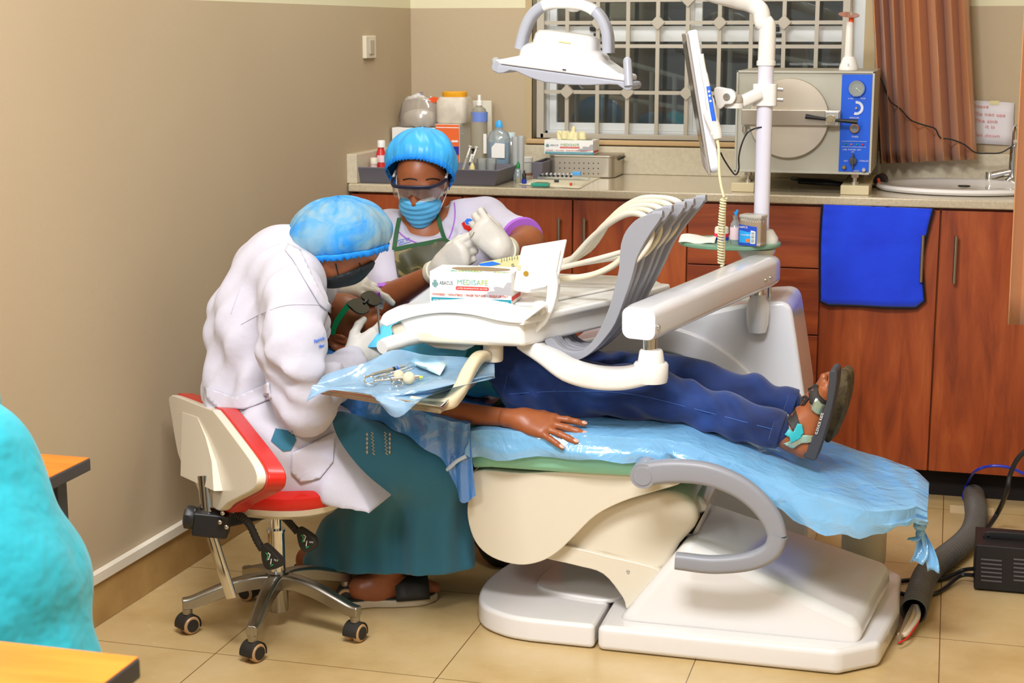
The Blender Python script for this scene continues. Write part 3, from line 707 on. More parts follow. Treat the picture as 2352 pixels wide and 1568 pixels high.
def glovebox(label, o, u, v, n, Lx, Ly, Lz, gloves):      # o: lower near corner, u along the long face, v away from it
    t = thing('glove_box', label, 'box', o + u * Lx / 2 + v * Ly / 2, 'cartons of examination gloves')
    ax = A([u, v, n]); c = o + u * Lx / 2 + v * Ly / 2 + n * Lz / 2
    m = M(); m.box(c, (Lx, Ly, Lz), ax); ob('carton', m, m_abw, t, bevel=.0015)
    F = lambda a, b, e=.0006: o + u * Lx * a + n * Lz * b - v * e
    teal = mat('box_teal', '#118ca0', .45)
    m = M(); m.prism([F(.02, 0.02), F(.985, .02), F(.985, .165), F(.02, .165)], v * .0005); m.prism([F(.985, .02), F(.985, .165), F(1, .165), F(1, .02)], v * .0005); ob('teal_band', m, teal, t)
    m = M(); m.text('CAUTION: THIS PRODUCT CONTAINS NATURAL RUBBER LATEX WHICH MAY CAUSE ALLERGIC REACTIONS IN SOME INDIVIDUALS.', F(.04, .065, .0012), u, n, Lz * .068, fit=Lx * .93); ob('caution_text', m, m_label, t)
    m = M(); m.text('ABACUS', F(.122, .58, .001), u, n, Lz * .17, fit=Lx * .165); ob('lettering', m, mat('abacus_ink', '#5d6b70', .5), t)
    m = M()
    for i in range(8):
        for j in range(9):
            if (2 <= i <= 5) or (2 <= j <= 5):
                m.prism([F(.035 + .0095 * i + a * .004, .5 + .027 * j + b * .011, .001) for a, b in ((-1, -1), (1, -1), (1, 1), (-1, 1))], v * .0004)
    ob('logo', m, mat('abacus_logo', '#6c9c9c', .5), t)
    m = M(); m.text('MEDISAFE', F(.335, .605, .001), u, n, Lz * .235, ext=.0005, fit=Lx * .38); ob('title', m, mat('title_lime', '#a9bb3a', .5, mix=(60, '#6fb0a8', .4, .6)), t)
    m = M(); m.prism([F(x, y, .0008) for x, y in ((.33, .43), (.72, .43), (.73, .48), (.72, .545), (.33, .545), (.32, .48))], v * .0005); ob('red_band', m, m_red, t)
    m = M(); m.text('LATEX EXAMINATION GLOVES', F(.337, .462, .0014), u, n, Lz * .075, fit=Lx * .376); ob('band_text', m, m_label, t)
    m = M(); m.text('POWDERED  •  NON-STERILE  •  FINGER TEXTURED  •  SINGLE USE ONLY', F(.035, .235, .0018), u, n, Lz * .1, fit=Lx * .93); ob('red_text', m, mat('red_print', '#c8503c', .5), t)
    hp = [(.66, .3), (.70, .34), (.73, .33), (.7, .38), (.74, .42), (.80, .44), (.78, .55), (.82, .58), (.88, .56), (.93, .5), (1, .55), (1, .3), (.92, .32), (.86, .22), (.78, .2), (.68, .24)]
    m = M(); m.prism([F(x, y, .0006) for x, y in hp], v * .0003); m.prism([F(x, y, .0009) for x, y in ((.9, .52), (.95, .72), (1, .73), (1, .48), (.93, .44))], v * .0003); ob('glove_print', m, mat('print_grey', '#a9a6aa', .5), t)
    S = lambda a, b, e=.0006: o + u * (Lx + e) + v * Ly * a + n * Lz * b
    m = M(); m.prism([S(.05, .12), S(.85, .12), S(.85, .25), S(.05, .25)], u * .0003); ob('end_band', m, m_red, t)
    T = lambda a, b, e=.0008: o + u * Lx * a + v * Ly * b + n * (Lz + e)
    m = M(); el = [T(.56 + .36 * math.cos(q), .5 + .27 * math.sin(q) * (1 + .12 * math.sin(5 * q)), .0006) for q in np.linspace(0, 2 * math.pi, 40)[:-1]]; m.prism(el, n * .0006); ob('opening', m, mat('box_inside', '#8d7a5c', .8), t)
    m = M(); m.text('MEDISAFE', T(.62, .19), -u, -v, Ly * .2, fit=Lx * .38); m.text('ABACUS', T(.95, .16), -u, -v, Ly * .14, fit=Lx * .18); ob('top_title', m, mat('title_lime', '#a9bb3a', .5), t)
    if gloves:
        # crumpled gloves pulled half out of the opening
        pr = []
        rr = random.Random(3)
        for i in range(16):
            a = .25 + .5 * rr.random(); p = T(a, .3 + .4 * rr.random(), -.006); h = .012 + .018 * rr.random() + (.022 if i == 0 else 0)
            if i == 0: p = T(.52, .5, 0)
            pr.append(C(p, p + n * h + u * (rr.random() - .5) * .03, .011, .006 + .004 * rr.random()))
        g = body('gloves', pr, mat('latex_yellow', '#e2d9a8', .5, bump=(60, .5, .004)), t, vox=.004, k=.008)
    return t
pA, pB = W(1250, 357, ys_ + .02), W(1362, 358, ys_ + .02)
zg = zs + .008; Lx = pB[0] - pA[0]
glovebox('white glove carton with yellowish gloves poking out on top of the steel box', A([pA[0], ys_ + .02, zg]), A([1, 0, 0.]), A([0, 1., 0]), A([0, 0, 1.]), Lx, .105, W(1300, 322, ys_ + .02)[2] - zg, True)
# paper sheet with small things
q = [at_counter(x, y) for x, y in ((1188, 424), (1330, 434), (1392, 402), (1262, 400))]
m = M(); m.grid([[(q[0] * (1 - u) + q[1] * u) * (1 - v) + (q[3] * (1 - u) + q[2] * u) * v + A([0, 0, .0012 + .0006 * math.sin(9 * u + 5 * v)]) for u in np.linspace(0, 1, 9)] for v in np.linspace(0, 1, 6)]); tag(ob('paper_sheet', m, mat('paper_cream', '#d9cfb6', .7), solid=.0008), 'sheet of cream paper on the worktop under the small green tray', 'paper')
p = at_counter(1240, 425); m = M(); a = at_counter(1219, 430); b = at_counter(1261, 430); dpt = .035
m.bb(a[0], b[0], a[1], a[1] + dpt, ZT + .003, ZT + .014); t = thing('slide_box', 'flat teal green plastic case at the worktop edge', 'case', (p[0], a[1] + dpt / 2, ZT + .003))
ob('body', m, mat('teal_plastic', '#37a58e', .3), t, bevel=.002)
m = M(); m.bb(a[0] + .012, b[0] - .006, a[1] + .008, a[1] + dpt - .004, ZT + .0141, ZT + .0155); ob('insert', m, mat('insert_brown', '#5a6b48', .5), t)
a, b = at_counter(1234, 413), at_counter(1335, 414); t = thing('vial_rack', 'clear rack holding a row of black tipped vials before the steel box', 'rack', ((a[0] + b[0]) / 2, a[1], ZT + .003))
m = M(); m.bb(a[0], b[0] + .03, a[1], a[1] + .035, ZT + .003, ZT + .012); ob('base', m, m_clear, t, bevel=.002)
for i in range(8):
    x = a[0] + .012 + .0155 * i
    m = M(); m.cyl((x, a[1] + .005, ZT + .0155), (x, a[1] + .03, ZT + .02), .0042, n=12); m.k = 1; m.cyl((x, a[1] + .0035, ZT + .0155), (x, a[1] + .0055, ZT + .0155), .0046, n=12); ob('vial', m, [mat('vial_white', '#c8ccd6', .3), m_black], t)
m = M(); a = at_counter(1318, 414); m.box(a + A([.008, .01, .0235]), (.03, .014, .014)); ob('blue_block', m, mat('block_blue', '#5aa8e6', .4), t, bevel=.002)
p = at_counter(1311, 428); m = M(); m.sph(p + A([0, 0, .008]), .0052, 14); t = thing('micro_brush', 'tiny applicator with orange red tip on the paper sheet', 'applicator', p); ob('tip', m, mat('orange_red', '#e2481c', .5), t)
m = M(); m.cyl(p + A([0, .004, .008]), p + A([.006, .035, .006]), .0012, n=8); ob('stem', m, m_milky, t)
p = at_counter(1278, 420); m = M(); m.cyl(p + A([-.008, 0, .007]), p + A([.008, .003, .007]), .0045, n=12); tag(ob('black_cap', m, m_black), 'little black cap lying on the paper beside the teal case', 'cap')
# --- autoclave
YA = 5.22; t = thing('autoclave', 'grey bench autoclave with round door, latch bar and blue control panel', 'autoclave', (W(1840, 400, YA)[0], YA + .22, ZT))
ax0, ax1 = W(1686, 390, YA)[0], W(2000, 400, YA)[0]; az0, az1 = W(1840, 398, YA)[2], W(1850, 163, YA)[2]
m_ac = mat('autoclave_grey', '#b4b1a3', .45)
m = M(); m.bb(ax0, ax1, YA + .012, YA + .46, az0, az1); ob('body', m, mat('autoclave_beige', '#a39a86', .45), t, bevel=.004)
m = M()
for q_ in ((ax0, ax1, az1 - .007, az1), (ax0, ax1, az0, az0 + .007), (ax0, ax0 + .007, az0, az1), (ax1 - .007, ax1, az0, az1)): m.bb(q_[0], q_[1], YA, YA + .03, q_[2], q_[3])
ob('front_rim', m, m_ac, t, bevel=.0015)
m = M(); m.bb(ax0 + .005, ax1 - .005, YA + .006, YA + .02, az0 + .005, az1 - .005); ob('front_plate', m, m_ac, t)
xp0, xp1 = W(1930, 280, YA)[0], ax1 - .008
m = M(); m.bb(xp0, xp1, YA + .003, YA + .012, az0 + .009, az1 - .01); ob('control_panel', m, mat('panel_blue', '#0c58d8', .35), t)
cd = W(1812, 271, YA); rd = 91 * mp(cd)
m = M(); m.lathe([(rd * .97, 0), (rd, .006), (rd, .018), (rd * .985, .021)], cd + A([0, .006, 0]), (0, -1, 0), n=56); d = ob('door', m, mat('door_aluminium', '#c4b9a6', .42, .55, mix=(3, '#bcb2a4', .4, .6)), t)
yb_ = YA - .03
bz0, bz1 = W(1800, 288, yb_)[2], W(1800, 252, yb_)[2]; b0, b1 = W(1703, 270, yb_)[0], W(1930, 275, yb_)[0]
m = M(); m.bb(b0, b1, yb_, yb_ + .014, bz0, bz1); ob('latch_bar', m, mat('bar_steel', '#bfb3a0', .25, .9), t, bevel=.002)
m = M(); m.bb(b1 - .048, b1 - .004, yb_ - .008, yb_ + .004, bz0 + .002, bz1 - .003); ob('clamp_block', m, m_steel, t, bevel=.002)
hc = W(1908, 275, yb_ - .02); m = M(); m.cyl(hc + A([0, .02, 0]), hc + A([0, -.006, 0]), 11 * mp(hc), n=8); m.cyl(hc, hc + A([0, -.01, 0]), 6 * mp(hc), n=14); ob('hub', m, mat('brass_dull', '#a89b7c', .35, .8), t)
for e in ((1850, 267), (1970, 280)):
    p = W(*e, yb_ - .02); m = M(); m.tube([hc, hc * .5 + p * .5, p], [.0045, .006, .008], 12); ob('handle', m, m_black, t)
m = M(); p = W(1711, 290, YA); m.cyl(p + A([0, -.012, 0]), p + A([0, -.012, -.018]), .007, n=12); ob('hinge_pin', m, m_steel, t)
g = W(1968, 203, YA); k = mp(g)
m = M(); m.lathe([(19 * k, 0), (20 * k, .004), (18 * k, .012), (15.5 * k, .012), (15.5 * k, .008), (0, .008)], g, (0, -1, 0), n=36); ga = ob('gauge', m, m_chrome, t)
m = M(); m.cyl(g + A([0, -.0085, 0]), g + A([0, -.0095, 0]), 15 * k, n=30); ob('gauge_face', m, mat('gauge_grey', '#8d9490', .3), ga)
m = M(); m.cyl(g + A([0, -.011, 0]), g + A([.012, -.011, -.01]), .0006, n=6); m.sph(g + A([0, -.011, 0]), .0022, 10); ob('needle', m, m_label, ga)
g2 = W(1967, 248, YA)
m = M(); P = []
for a_ in np.linspace(math.radians(100), math.radians(-110), 20): P.append([g2 + A([math.cos(a_), 0, math.sin(a_)]) * r * k + A([0, .001, 0]) for r in (10, 16)])
m.grid(P); ob('dial_scale', m, mat('scale_white', '#cfd6e6', .5), t)
m = M(); m.cyl(g2, g2 + A([0, -.008, 0]), 2.6 * k, n=12); ob('dial_pin', m, mat('brass_dull', '#a89b7c', .35, .8), t)
g3 = W(1963, 295, YA); m = M(); m.lathe([(11 * k, 0), (11 * k, .006), (9 * k, .012), (0, .012)], g3, (0, -1, 0), n=28); ob('timer_knob', m, mat('knob_orange', '#b8864a', .4), t)
m = M(); m.cyl(g3 + A([0, -.0121, 0]), g3 + A([0, -.013, 0]), 7.6 * k, n=24); ob('timer_face', m, mat('knob_grey', '#6d7680', .4), t)
for i, c_ in enumerate(('#128a5c', '#d07030', '#1b9a74', '#c03430')):
    g4 = W(1942.5 + 13 * i, 331 + .5 * i, YA); m = M(); m.sph(g4, .0035, 10); ob('lamp', m, mat('lamp' + c_[1:], c_, .3), t)
m = M(); fr_ = [W(1934, 324, YA + .001), W(1990, 325, YA + .001), W(1989, 338, YA + .001), W(1933, 337, YA + .001)]; m.tube(fr_, .0007, 4, closed=True, up=(0, 1, 0)); ob('lamp_outline', m, mat('scale_white', '#cfd6e6', .5), t)
g5 = W(1959, 369, YA); m = M(); m.lathe([(9 * k, 0), (8.5 * k, .014), (0, .015)], g5, (0, -1, 0), n=24); m.box(g5 + A([0, -.012, 0]), (.004, .012, 36 * k)); ob('selector_knob', m, m_dgrey, t)
for p_, c_ in (((1939, 384), '#b8974e'), ((1984, 390), '#d8d8d8')):
    g6 = W(*p_, YA); m = M(); m.lathe([(5 * k, 0), (4.6 * k, .008), (3 * k, .011)], g6, (0, -1, 0), n=16); ob('push_button', m, mat('btn' + c_[1:], c_, .2, .6), t)
m = M()
for s_, x, y, z in (('0 MPa', 1948, 228, 5), ('TEMP', 1976, 228, 5), ('PRESSURE', 1951, 272, 5), ('TIMER', 1955, 316, 6), ('LINE  POWER  DRY', 1935, 345, 5), ('OFF', 1955, 350, 4), ('DRY', 1938, 371, 5), ('STERILIZE', 1973, 371, 5), ('RESET', 1960, 394, 5)):
    m.text(s_, W(x, y, YA + .002), CR * A([1, 0, 0]), (0, 0, 1), z * k)
ob('lettering', m, mat('scale_white', '#cfd6e6', .5), t)
for px_, yy in ((1718, YA + .03), (1963, YA + .03), (1730, YA + .38), (1972, YA + .38)):
    x = W(px_, 410, YA + .03)[0]; m = M(); m.cyl((x, yy, ZT + .03), (x, yy, ZT + .038), .013, n=18); m.cyl((x, yy, ZT + .038), (x, yy, az0 + .01), .007, n=14); m.cyl((x, yy, az0 - .012), (x, yy, az0 + .002), .012, n=8); ob('foot', m, m_steel, t)
m_blk = mat('tile_offcut', '#cdbf9b', .35)
for i, (p0, p1) in enumerate(((1681, 1733), (1931, 1996))):
    x0, x1 = W(p0, 440, YA)[0], W(p1, 445, YA)[0]
    m = M(); m.bb(x0, x1, YA - .02, YA + .46, ZT + .0005, ZT + .0298); tag(ob('support_block', m, m_blk, bevel=.002), ['cream block under the left feet of the autoclave', 'cream block under the right feet of the autoclave'][i], 'block', 'cream blocks under the autoclave')
# curing light standing on the autoclave
Yc_ = YA + .14
t = thing('curing_light', 'white curing light in a conical charging base with an orange eye shield', 'curing light', A([W(1950, 163, Yc_)[0], Yc_, az1]))
r0 = rowz(1950, Yc_, az1 + .0005)
standing(t, 1949, Yc_, [('charging_base', m_white, [(22, r0), (22, 155), (17, 140), (13, 131), (10, 130)]), ('handpiece', mat('handpiece_white', '#e6e2da', .35), [(9.5, 131), (9.6, 128), (8.8, 90), (7.8, 52), (6, 50)])])
m = M(); q = W(1956, 50, Yc_); m.tube(cr([W(1955, 52, Yc_), W(1956, 20, Yc_), W(1957, -14, Yc_ - .01), W(1955, -30, Yc_ - .05)], 4), [.006, .0052, .0048, .0044] + [.004] * 9, 10); ob('light_guide', m, m_chrome, t)
m = M(); lat(m, 1955, Yc_, [(5.8, 52), (5.8, 38)]); ob('collar', m, mat('orange_filter', '#f05a14', .3), t)
m = M(); c_ = W(1950, 34, Yc_); m.lathe([(.034, -.001), (.034, .001)], c_, (.1, -.25, 1), n=30); ob('eye_shield', m, clearfilm('orange_shield', '#d98a70', .5, .1, .3), t)
m = M(); m.text('II', W(1946, 152, Yc_ - .038), (1, 0, 0), (0, 0, 1), .012); ob('emblem', m, m_text, t)
# power lead and plug behind the autoclave feet
m = M(); m.tube(cr([(ax0 + .16, YA + .3, ZT + .02), W(1840, 412, YA + .2), W(1900, 416, YA + .16), W(1960, 424, YA + .22), W(2010, 416, YA + .3), W(2040, 420, YA + .3), W(2000, 428, YA + .2), W(1900, 422, YA + .14), W(1835, 418, YA + .22)], 6), .006, 8); t = thing('power_lead', 'black power lead with a plug coiled under the autoclave', 'cable', (W(1940, 415, YA + .2)[0], YA + .2, ZT))
ob('cord', m, m_black, t)
m = M(); p = W(2020, 414, YA + .26); m.lathe([(.02, 0), (.022, .006), (.021, .03), (.012, .04)], p + A([0, -.02, 0]), (.3, 1, .1), n=20); pl = ob('plug', m, m_black, t)
m = M(); m.box(p + A([0, -.021, -.002]), (.009, .002, .022), A([[.9, .2, .3], [-.2, 1, 0], [-.3, 0, 1]])); ob('red_sticker', m, mat('orange_red', '#e2481c', .5), pl)
# --- curtain beside the window
m_cur = mat('curtain_brown', '#bd7c48', .42, sheen=.2, bump=(160, .08, .002))
def drape(name, top, bot, folds, amp, thick, n=120, rows=24, mt=None, seed=0, w=None):
    P = []
    for j in range(rows + 1):
        v = j / rows; row = []
        for i in range(n + 1):
            u = i / n; a = top[0] * (1 - u) + top[1] * u; b = bot[0] * (1 - u) + bot[1] * u; p = a * (1 - v) + b * v
            ph = folds * 2 * math.pi * (u + .06 * math.sin(u * 5 + seed)) + .3 * math.sin(v * 3)
            p = p + A([.012 * math.sin(ph * 2) * .3, -amp * (.75 + .25 * math.sin(u * 11 + seed)) * (1 + .25 * v) * math.sin(ph), (.004 * math.sin(ph) if j == rows else 0)]); row.append(p)
        P.append(row)
    m = M(); m.grid(P); return ob(name, m, mt or m_cur, solid=thick)
Yk = 5.66
def up_to(a, b, z): return a + (a - b) * ((z - a[2]) / (a[2] - b[2])) * A([.55, 1, 0]) + A([0, 0, z - a[2]])
b_ = [W(2022, 376, Yk), W(2242, 366, Yk)]; t_ = [W(1988, -60, Yk), W(2205, -60, Yk)]; ZR = 2.42; t_ = [up_to(p, q, ZR) * A([1, 0, 1]) + A([0, Yk, 0]) for p, q in zip(t_, b_)]
m = M(); m.cyl((t_[0][0] - 1.3, Yk, ZR + .015), (t_[1][0] + .2, Yk, ZR + .015), .012, n=16); tag(ob('curtain_rod', m, m_steel), 'metal curtain rod above the barred window', 'curtain rod')
tag(drape('curtain', t_, b_, 8, .045, .003), 'long bronze pleated curtain hanging right of the barred window', 'curtain')
Yk2 = 4.7
b_ = [W(2316, 744, Yk2), W(2560, 756, Yk2)]; t_ = [A([W(2325, 300, Yk2)[0] + .005, Yk2, 2.84]), A([b_[1][0] - .05, Yk2, 2.84])]; m = M(); m.bb(t_[0][0] - .1, 1.59, Yk2 - .012, Yk2 + .012, 2.845, 2.87); tag(ob('curtain_track', m, m_white), 'white curtain track below the ceiling carrying the tan curtain', 'curtain track')
tag(drape('curtain', t_, b_, 5, .025, .003, seed=2, mt=mat('curtain_tan', '#c98d5c', .5, sheen=.3)), 'lighter tan curtain at the right edge, nearer than the bronze one', 'curtain')
m = M(); m.tube(cr([W(x, y, Yk - .045) for x, y in ((1968, 158), (2000, 164), (2018, 172), (2030, 196), (2045, 232), (2068, 250), (2090, 274), (2112, 284), (2140, 292), (2150, 298), (2160, 316), (2185, 320), (2215, 332), (2240, 350), (2270, 352), (2300, 350), (2330, 332))], 4), .0028, 6); tag(ob('cable', m, m_black), 'thin black cable slung across the bronze curtain to the right', 'cable')
Yn = YB - .008; m = M(); c4 = [W(2207, 327, Yn), W(2326, 334, Yn), W(2330, 236, Yn), (W(2217, 229, Yn))]
t = thing('notice', 'handwritten white paper notice taped to the wall above the sink', 'notice', W(2265, 330, Yn))
m.grid([[(c4[0] * (1 - u) + c4[1] * u) * (1 - v) + (c4[3] * (1 - u) + c4[2] * u) * v + A([0, -.004 * math.sin(u * 3) * (1 - v), 0]) for u in np.linspace(0, 1, 7)] for v in np.linspace(0, 1, 5)]); ob('sheet', m, mat('notice_paper', '#dcd6da', .6), t, solid=.0006)
m = M()
for s_, x, y in (('Please', 2231, 246), ('Do not use', 2236, 264), ('The sink', 2237, 280), ('it is', 2262, 294), ('let down', 2240, 313)): m.text(s_, W(x, y, Yn - .006), W(x + 10, y + .6, Yn) - W(x, y, Yn), (0, 0, 1), .017, sx=1.35)
ob('handwriting', m, mat('red_pen', '#dc8f8c', .6), t)
m = M(); m.box(W(2284, 236, Yn - .002), (.03, .001, .014)); ob('tape', m, mat('masking_tape', '#d8cd9a', .6), t)
# --- sink and tap
sc_ = A([W(2200, 436, 5.45)[0], 5.46, ZT]); t = thing('sink', 'oval white ceramic basin set in the worktop at the right', 'sink', sc_)
m = M(); P = []
for rx, ry, z in ((.262, .215, .0005), (.268, .22, .008), (.262, .215, .017), (.245, .2, .02), (.225, .178, .014), (.2, .15, .004), (.15, .11, -.0), (.08, .06, -.004), (.02, .02, -.006)):
    P.append([sc_ + A([rx * math.cos(a_), ry * math.sin(a_), z + .002]) for a_ in np.linspace(0, 2 * math.pi, 57)[:-1]])
m.grid(P, cv=True); m.add(P[-1], [tuple(range(56))]); ob('basin', m, mat('ceramic', '#e3dfdc', .1, coat=.5), t)
p = sc_ + A([.02, .06, .006]); m = M(); m.cyl(p, p + A([0, 0, .004]), .02, n=20); ob('drain', m, mat('drain', '#2b2a28', .4, .6), t)
p = A([W(2312, 402, 5.66)[0], 5.66, ZT]); t = thing('tap', 'chrome tap behind the basin, half hidden by the tan curtain', 'tap', p)
m = M(); m.lathe([(.03, 0), (.03, .02), (.016, .03), (.014, .13), (.018, .135)], p + A([.02, 0, 0])); ob('pillar', m, m_chrome, t)
m = M(); m.cyl(p + A([.02, 0, .05]), p + A([-.06, 0, .03]), .014, n=16); m.cyl(p + A([-.055, 0, .045]), p + A([-.055, 0, .012]), .015, n=16); ob('valve', m, m_chrome, t)
m = M(); m.tube(cr([p + A([.02, 0, .13]), p + A([.02, -.02, .19]), p + A([.02, -.1, .2]), p + A([.02, -.14, .16])], 5), .01, 12); ob('spout', m, m_chrome, t)
# ================================================================ DENTAL CHAIR
YN = 3.66
m_shell = mat('chair_shell', '#dcd2be', .3, coat=.3)
m_base = mat('chair_base_white', '#e2dedb', .16, coat=.5)
m_mint = mat('mint_upholstery', '#8fd0b4', .4)
def filmmat(name, col, a, bs=14, st=.5):
    m = clearfilm(name, col, a, .16, .3); nt = m.node_tree
    tc = nt.nodes.new('ShaderNodeTexCoord'); n = nt.nodes.new('ShaderNodeTexNoise'); n.inputs['Scale'].default_value = bs; n.inputs['Detail'].default_value = 3; n.inputs['Distortion'].default_value = 1.2
    bp = nt.nodes.new('ShaderNodeBump'); bp.inputs['Strength'].default_value = st; bp.inputs['Distance'].default_value = .012
    nt.links.new(tc.outputs['Object'], n.inputs['Vector']); nt.links.new(n.outputs['Fac'], bp.inputs['Height'])
    for x in nt.nodes:
        if x.type in ('BSDF_GLOSSY', 'BSDF_DIFFUSE', 'LAYER_WEIGHT'): nt.links.new(bp.outputs['Normal'], x.inputs['Normal'])
    return m
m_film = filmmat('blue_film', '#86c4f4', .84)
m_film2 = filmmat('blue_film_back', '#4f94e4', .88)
m_film3 = filmmat('pale_blue_film', '#a9d2f4', .55, 9, .35)
fl = lambda x, y, z=0: WZ(x, y, z)
chair = thing('dental_chair', 'cream and white dental chair with mint cushion and grey curved armrest', 'dental chair', (-.65, 3.9, 0))
yf = 3.63; xs_ = fl(1367, 1494)[0]
# left floor plate
pl = [(-1.135, 3.93), (-1.13, 3.80), (-1.095, 3.70), (-1.02, 3.645), (-.95, yf), (xs_ - .004, yf), (xs_ - .004, 4.27), (-.92, 4.27), (-1.03, 4.2), (-1.1, 4.08)]
pc = cr([A([x, y, 0]) for x, y in pl[6:] + pl[:5]], 5) + [A([xs_ - .004, yf, 0])]
m = M(); m.prism([p + A([0, 0, .002]) for p in pc], (0, 0, .062)); ob('floor_plate', m, m_base, chair, bevel=.012, seg=4)
m = M(); pp = cr([A([x, y, 0]) for x, y in ((-1.0, 3.95), (-.985, 3.85), (-.9, 3.81), (-.78, 3.80), (-.74, 3.9), (-.75, 4.08), (-.85, 4.13), (-.96, 4.08))], 5, True); m.prism([p + A([0, 0, .06]) for p in pp], (0, 0, .012)); ob('step_pad', m, m_base, chair, bevel=.008, seg=4)
# plinth
pl = [fl(1371, 1495), fl(1925, 1553), fl(2020, 1533), fl(2064, 1450), fl(2066, 1400)]
xe = pl[-1][0]
pl += [A([xe, 4.22, 0]), A([xe - .06, 4.3, 0]), A([xs_, 4.3, 0])]
m = M(); m.prism([p + A([0, 0, .001]) for p in pl], (0, 0, .064)); ob('plinth', m, m_base, chair, bevel=.016, seg=4)
# sloping cover
N_ = 3.69; Fy = 4.12
vs = [W(1412, 1448, N_ - .02), W(1978, 1500, N_ - .02), A([W(2046, 1400, Fy)[0], Fy, .06]), A([W(1500, 1350, Fy)[0], Fy, .06]),
      W(1575, 1242, N_ + .02), W(1974, 1430, N_ + .02), W(2044, 1290, Fy), W(1630, 1150, Fy)]
for i in (0, 1): vs[i][2] = .058
def quadpatch(a, b, c, d, n=8): return [[(a * (1 - u) + b * u) * (1 - v) + (d * (1 - u) + c * u) * v for u in np.linspace(0, 1, n)] for v in np.linspace(0, 1, n)]
m = M(); m.add(vs, [(3, 2, 1, 0), (4, 5, 6, 7), (0, 1, 5, 4), (1, 2, 6, 5), (2, 3, 7, 6), (3, 0, 4, 7)]); ob('base_cover', m, m_base, chair, bevel=.03, seg=5)
m = M(); c_ = W(2045, 1290, 4.16); m.lathe([(.055, 0), (.06, .02), (.06, .1), (.045, .125)], (c_[0] - .075, 4.26, .066), (0, 0, 1)); ob('rear_hose_hood', m, mat('hood_beige', '#b5a88f', .4), chair)
# lift linkage
def plate(name, pts, Y0, Y1, mt, par, bv=.008, sp=4): m = M(); P = cr(Wp(pts, Y0), sp, True) if sp else Wp(pts, Y0); m.prism(P, (0, Y1 - Y0, 0)); return ob(name, m, mt, par, bevel=bv, seg=4)
plate('lift_link', [(1235, 1275), (1275, 1250), (1400, 1278), (1512, 1308), (1500, 1345), (1444, 1398), (1430, 1372), (1385, 1318), (1320, 1298)], 3.735, 4.05, m_shell, chair)
plate('lift_cover', [(1262, 1262), (1330, 1188), (1420, 1150), (1530, 1128), (1590, 1150), (1600, 1200), (1560, 1250), (1512, 1312), (1390, 1276)], 3.75, 4.06, m_shell, chair, .02)
plate('hinge_block', [(1500, 1160), (1560, 1138), (1610, 1140), (1625, 1160), (1600, 1232), (1540, 1240), (1515, 1210)], 3.80, 4.08, m_base, chair, .012, 0)
m = M(); m.prism(Wp([(1568, 1190), (1618, 1176), (1590, 1226), (1550, 1222)], 3.796), (0, .01, 0)); ob('access_window', m, m_dark, chair)
m = M(); m.tube([W(1560 + i * 5, 1128 + 3 * (i % 2) + i * 2.5, 3.97) for i in range(12)], [.03 + .004 * (i % 2) for i in range(12)], 14); ob('gaiter', m, m_dgrey, chair)
m = M(); p = W(1443, 1312, 3.735); m.sph(p, .005, 12); ob('screw', m, m_chrome, chair)
# seat shells
sh = [(1090, 1082), (1200, 1086), (1330, 1080), (1450, 1074), (1530, 1085), (1565, 1108), (1500, 1130), (1430, 1152), (1368, 1184), (1318, 1232), (1280, 1268), (1240, 1290), (1190, 1297), (1130, 1280), (1092, 1245), (1074, 1190), (1076, 1140)]
for y0_ in (3.70, 4.10):
    P3 = [p + A([0, y0_ - 3.70, 0]) for p in cr(Wp(sh, 3.70), 4, True)]
    m = M(); m.prism(P3, (0, .05, 0)); ob('side_shell', m, m_shell, chair, bevel=.014, seg=4)
zs_ = .565
# seat and leg cushions, one continuous mint pad: stations px x, top z
st = [(1078, .523), (1120, .531), (1330, .533), (1490, .537), (1560, .533), (1650, .505), (1755, .469), (1850, .436), (1977, .402), (2060, .392), (2112, .388)]
def stx(px_): return W(px_, 1000, YN)[0]
def padring(x, zt_, y0_, y1_, th, r=.03):
    pr = rrect(y1_ - y0_, th, min(r, th / 2 - .001), 4); return [A([x, (y0_ + y1_) / 2 + a, zt_ - th / 2 + b]) for a, b in pr]
rings = []
for i, (p, z) in enumerate(st):
    s = {0: .05, 1: .01}.get(i, 0); e = {len(st) - 1: .1, len(st) - 2: .045}.get(i, 0)
    rings.append(padring(stx(p), z - .006, YN + .012 + s * .3 + e, 4.15 - s * .3 - e, .097 if i < 5 else (.07 if i < 8 else .04)))
m = M(); m.grid(rings, cv=True); m.add(rings[0], [tuple(range(len(rings[0])))]); m.add(rings[-1], [tuple(range(len(rings[0])))[::-1]]); ob('seat_cushion', m, m_mint, chair)
m = M(); m.prism([A([stx(1100), 3.74, .48]), A([stx(1540), 3.74, .48]), A([stx(1880), 3.78, .34]), A([stx(1880), 3.78, .325]), A([stx(1540), 3.74, .455]), A([stx(1100), 3.74, .44])], (0, .34, 0)); ob('seat_pan', m, mat('pan_grey', '#55575a', .5), chair)
# backrest
bs = [(1062, .541), (1000, .555), (900, .594), (800, .634), (745, .652)]
rings = []
for i, (p, z) in enumerate(bs):
    e = (.0, 0, .0, .02, .09)[i]; rings.append(padring(stx(p), z - .006, YN + .01 + e, 4.15 - e, .07))
m = M(); m.grid(rings, cv=True); m.add(rings[0], [tuple(range(len(rings[0])))]); m.add(rings[-1], [tuple(range(len(rings[0])))]); ob('backrest', m, m_mint, chair)
m = M(); m.prism([A([stx(p), 3.72, z - d]) for p, z, d in ((1062, .541, .08), (900, .594, .075), (770, .645, .072), (770, .645, .1), (900, .594, .12), (1062, .541, .15))], (0, .38, 0)); ob('backrest_frame', m, m_black, chair, bevel=.01)
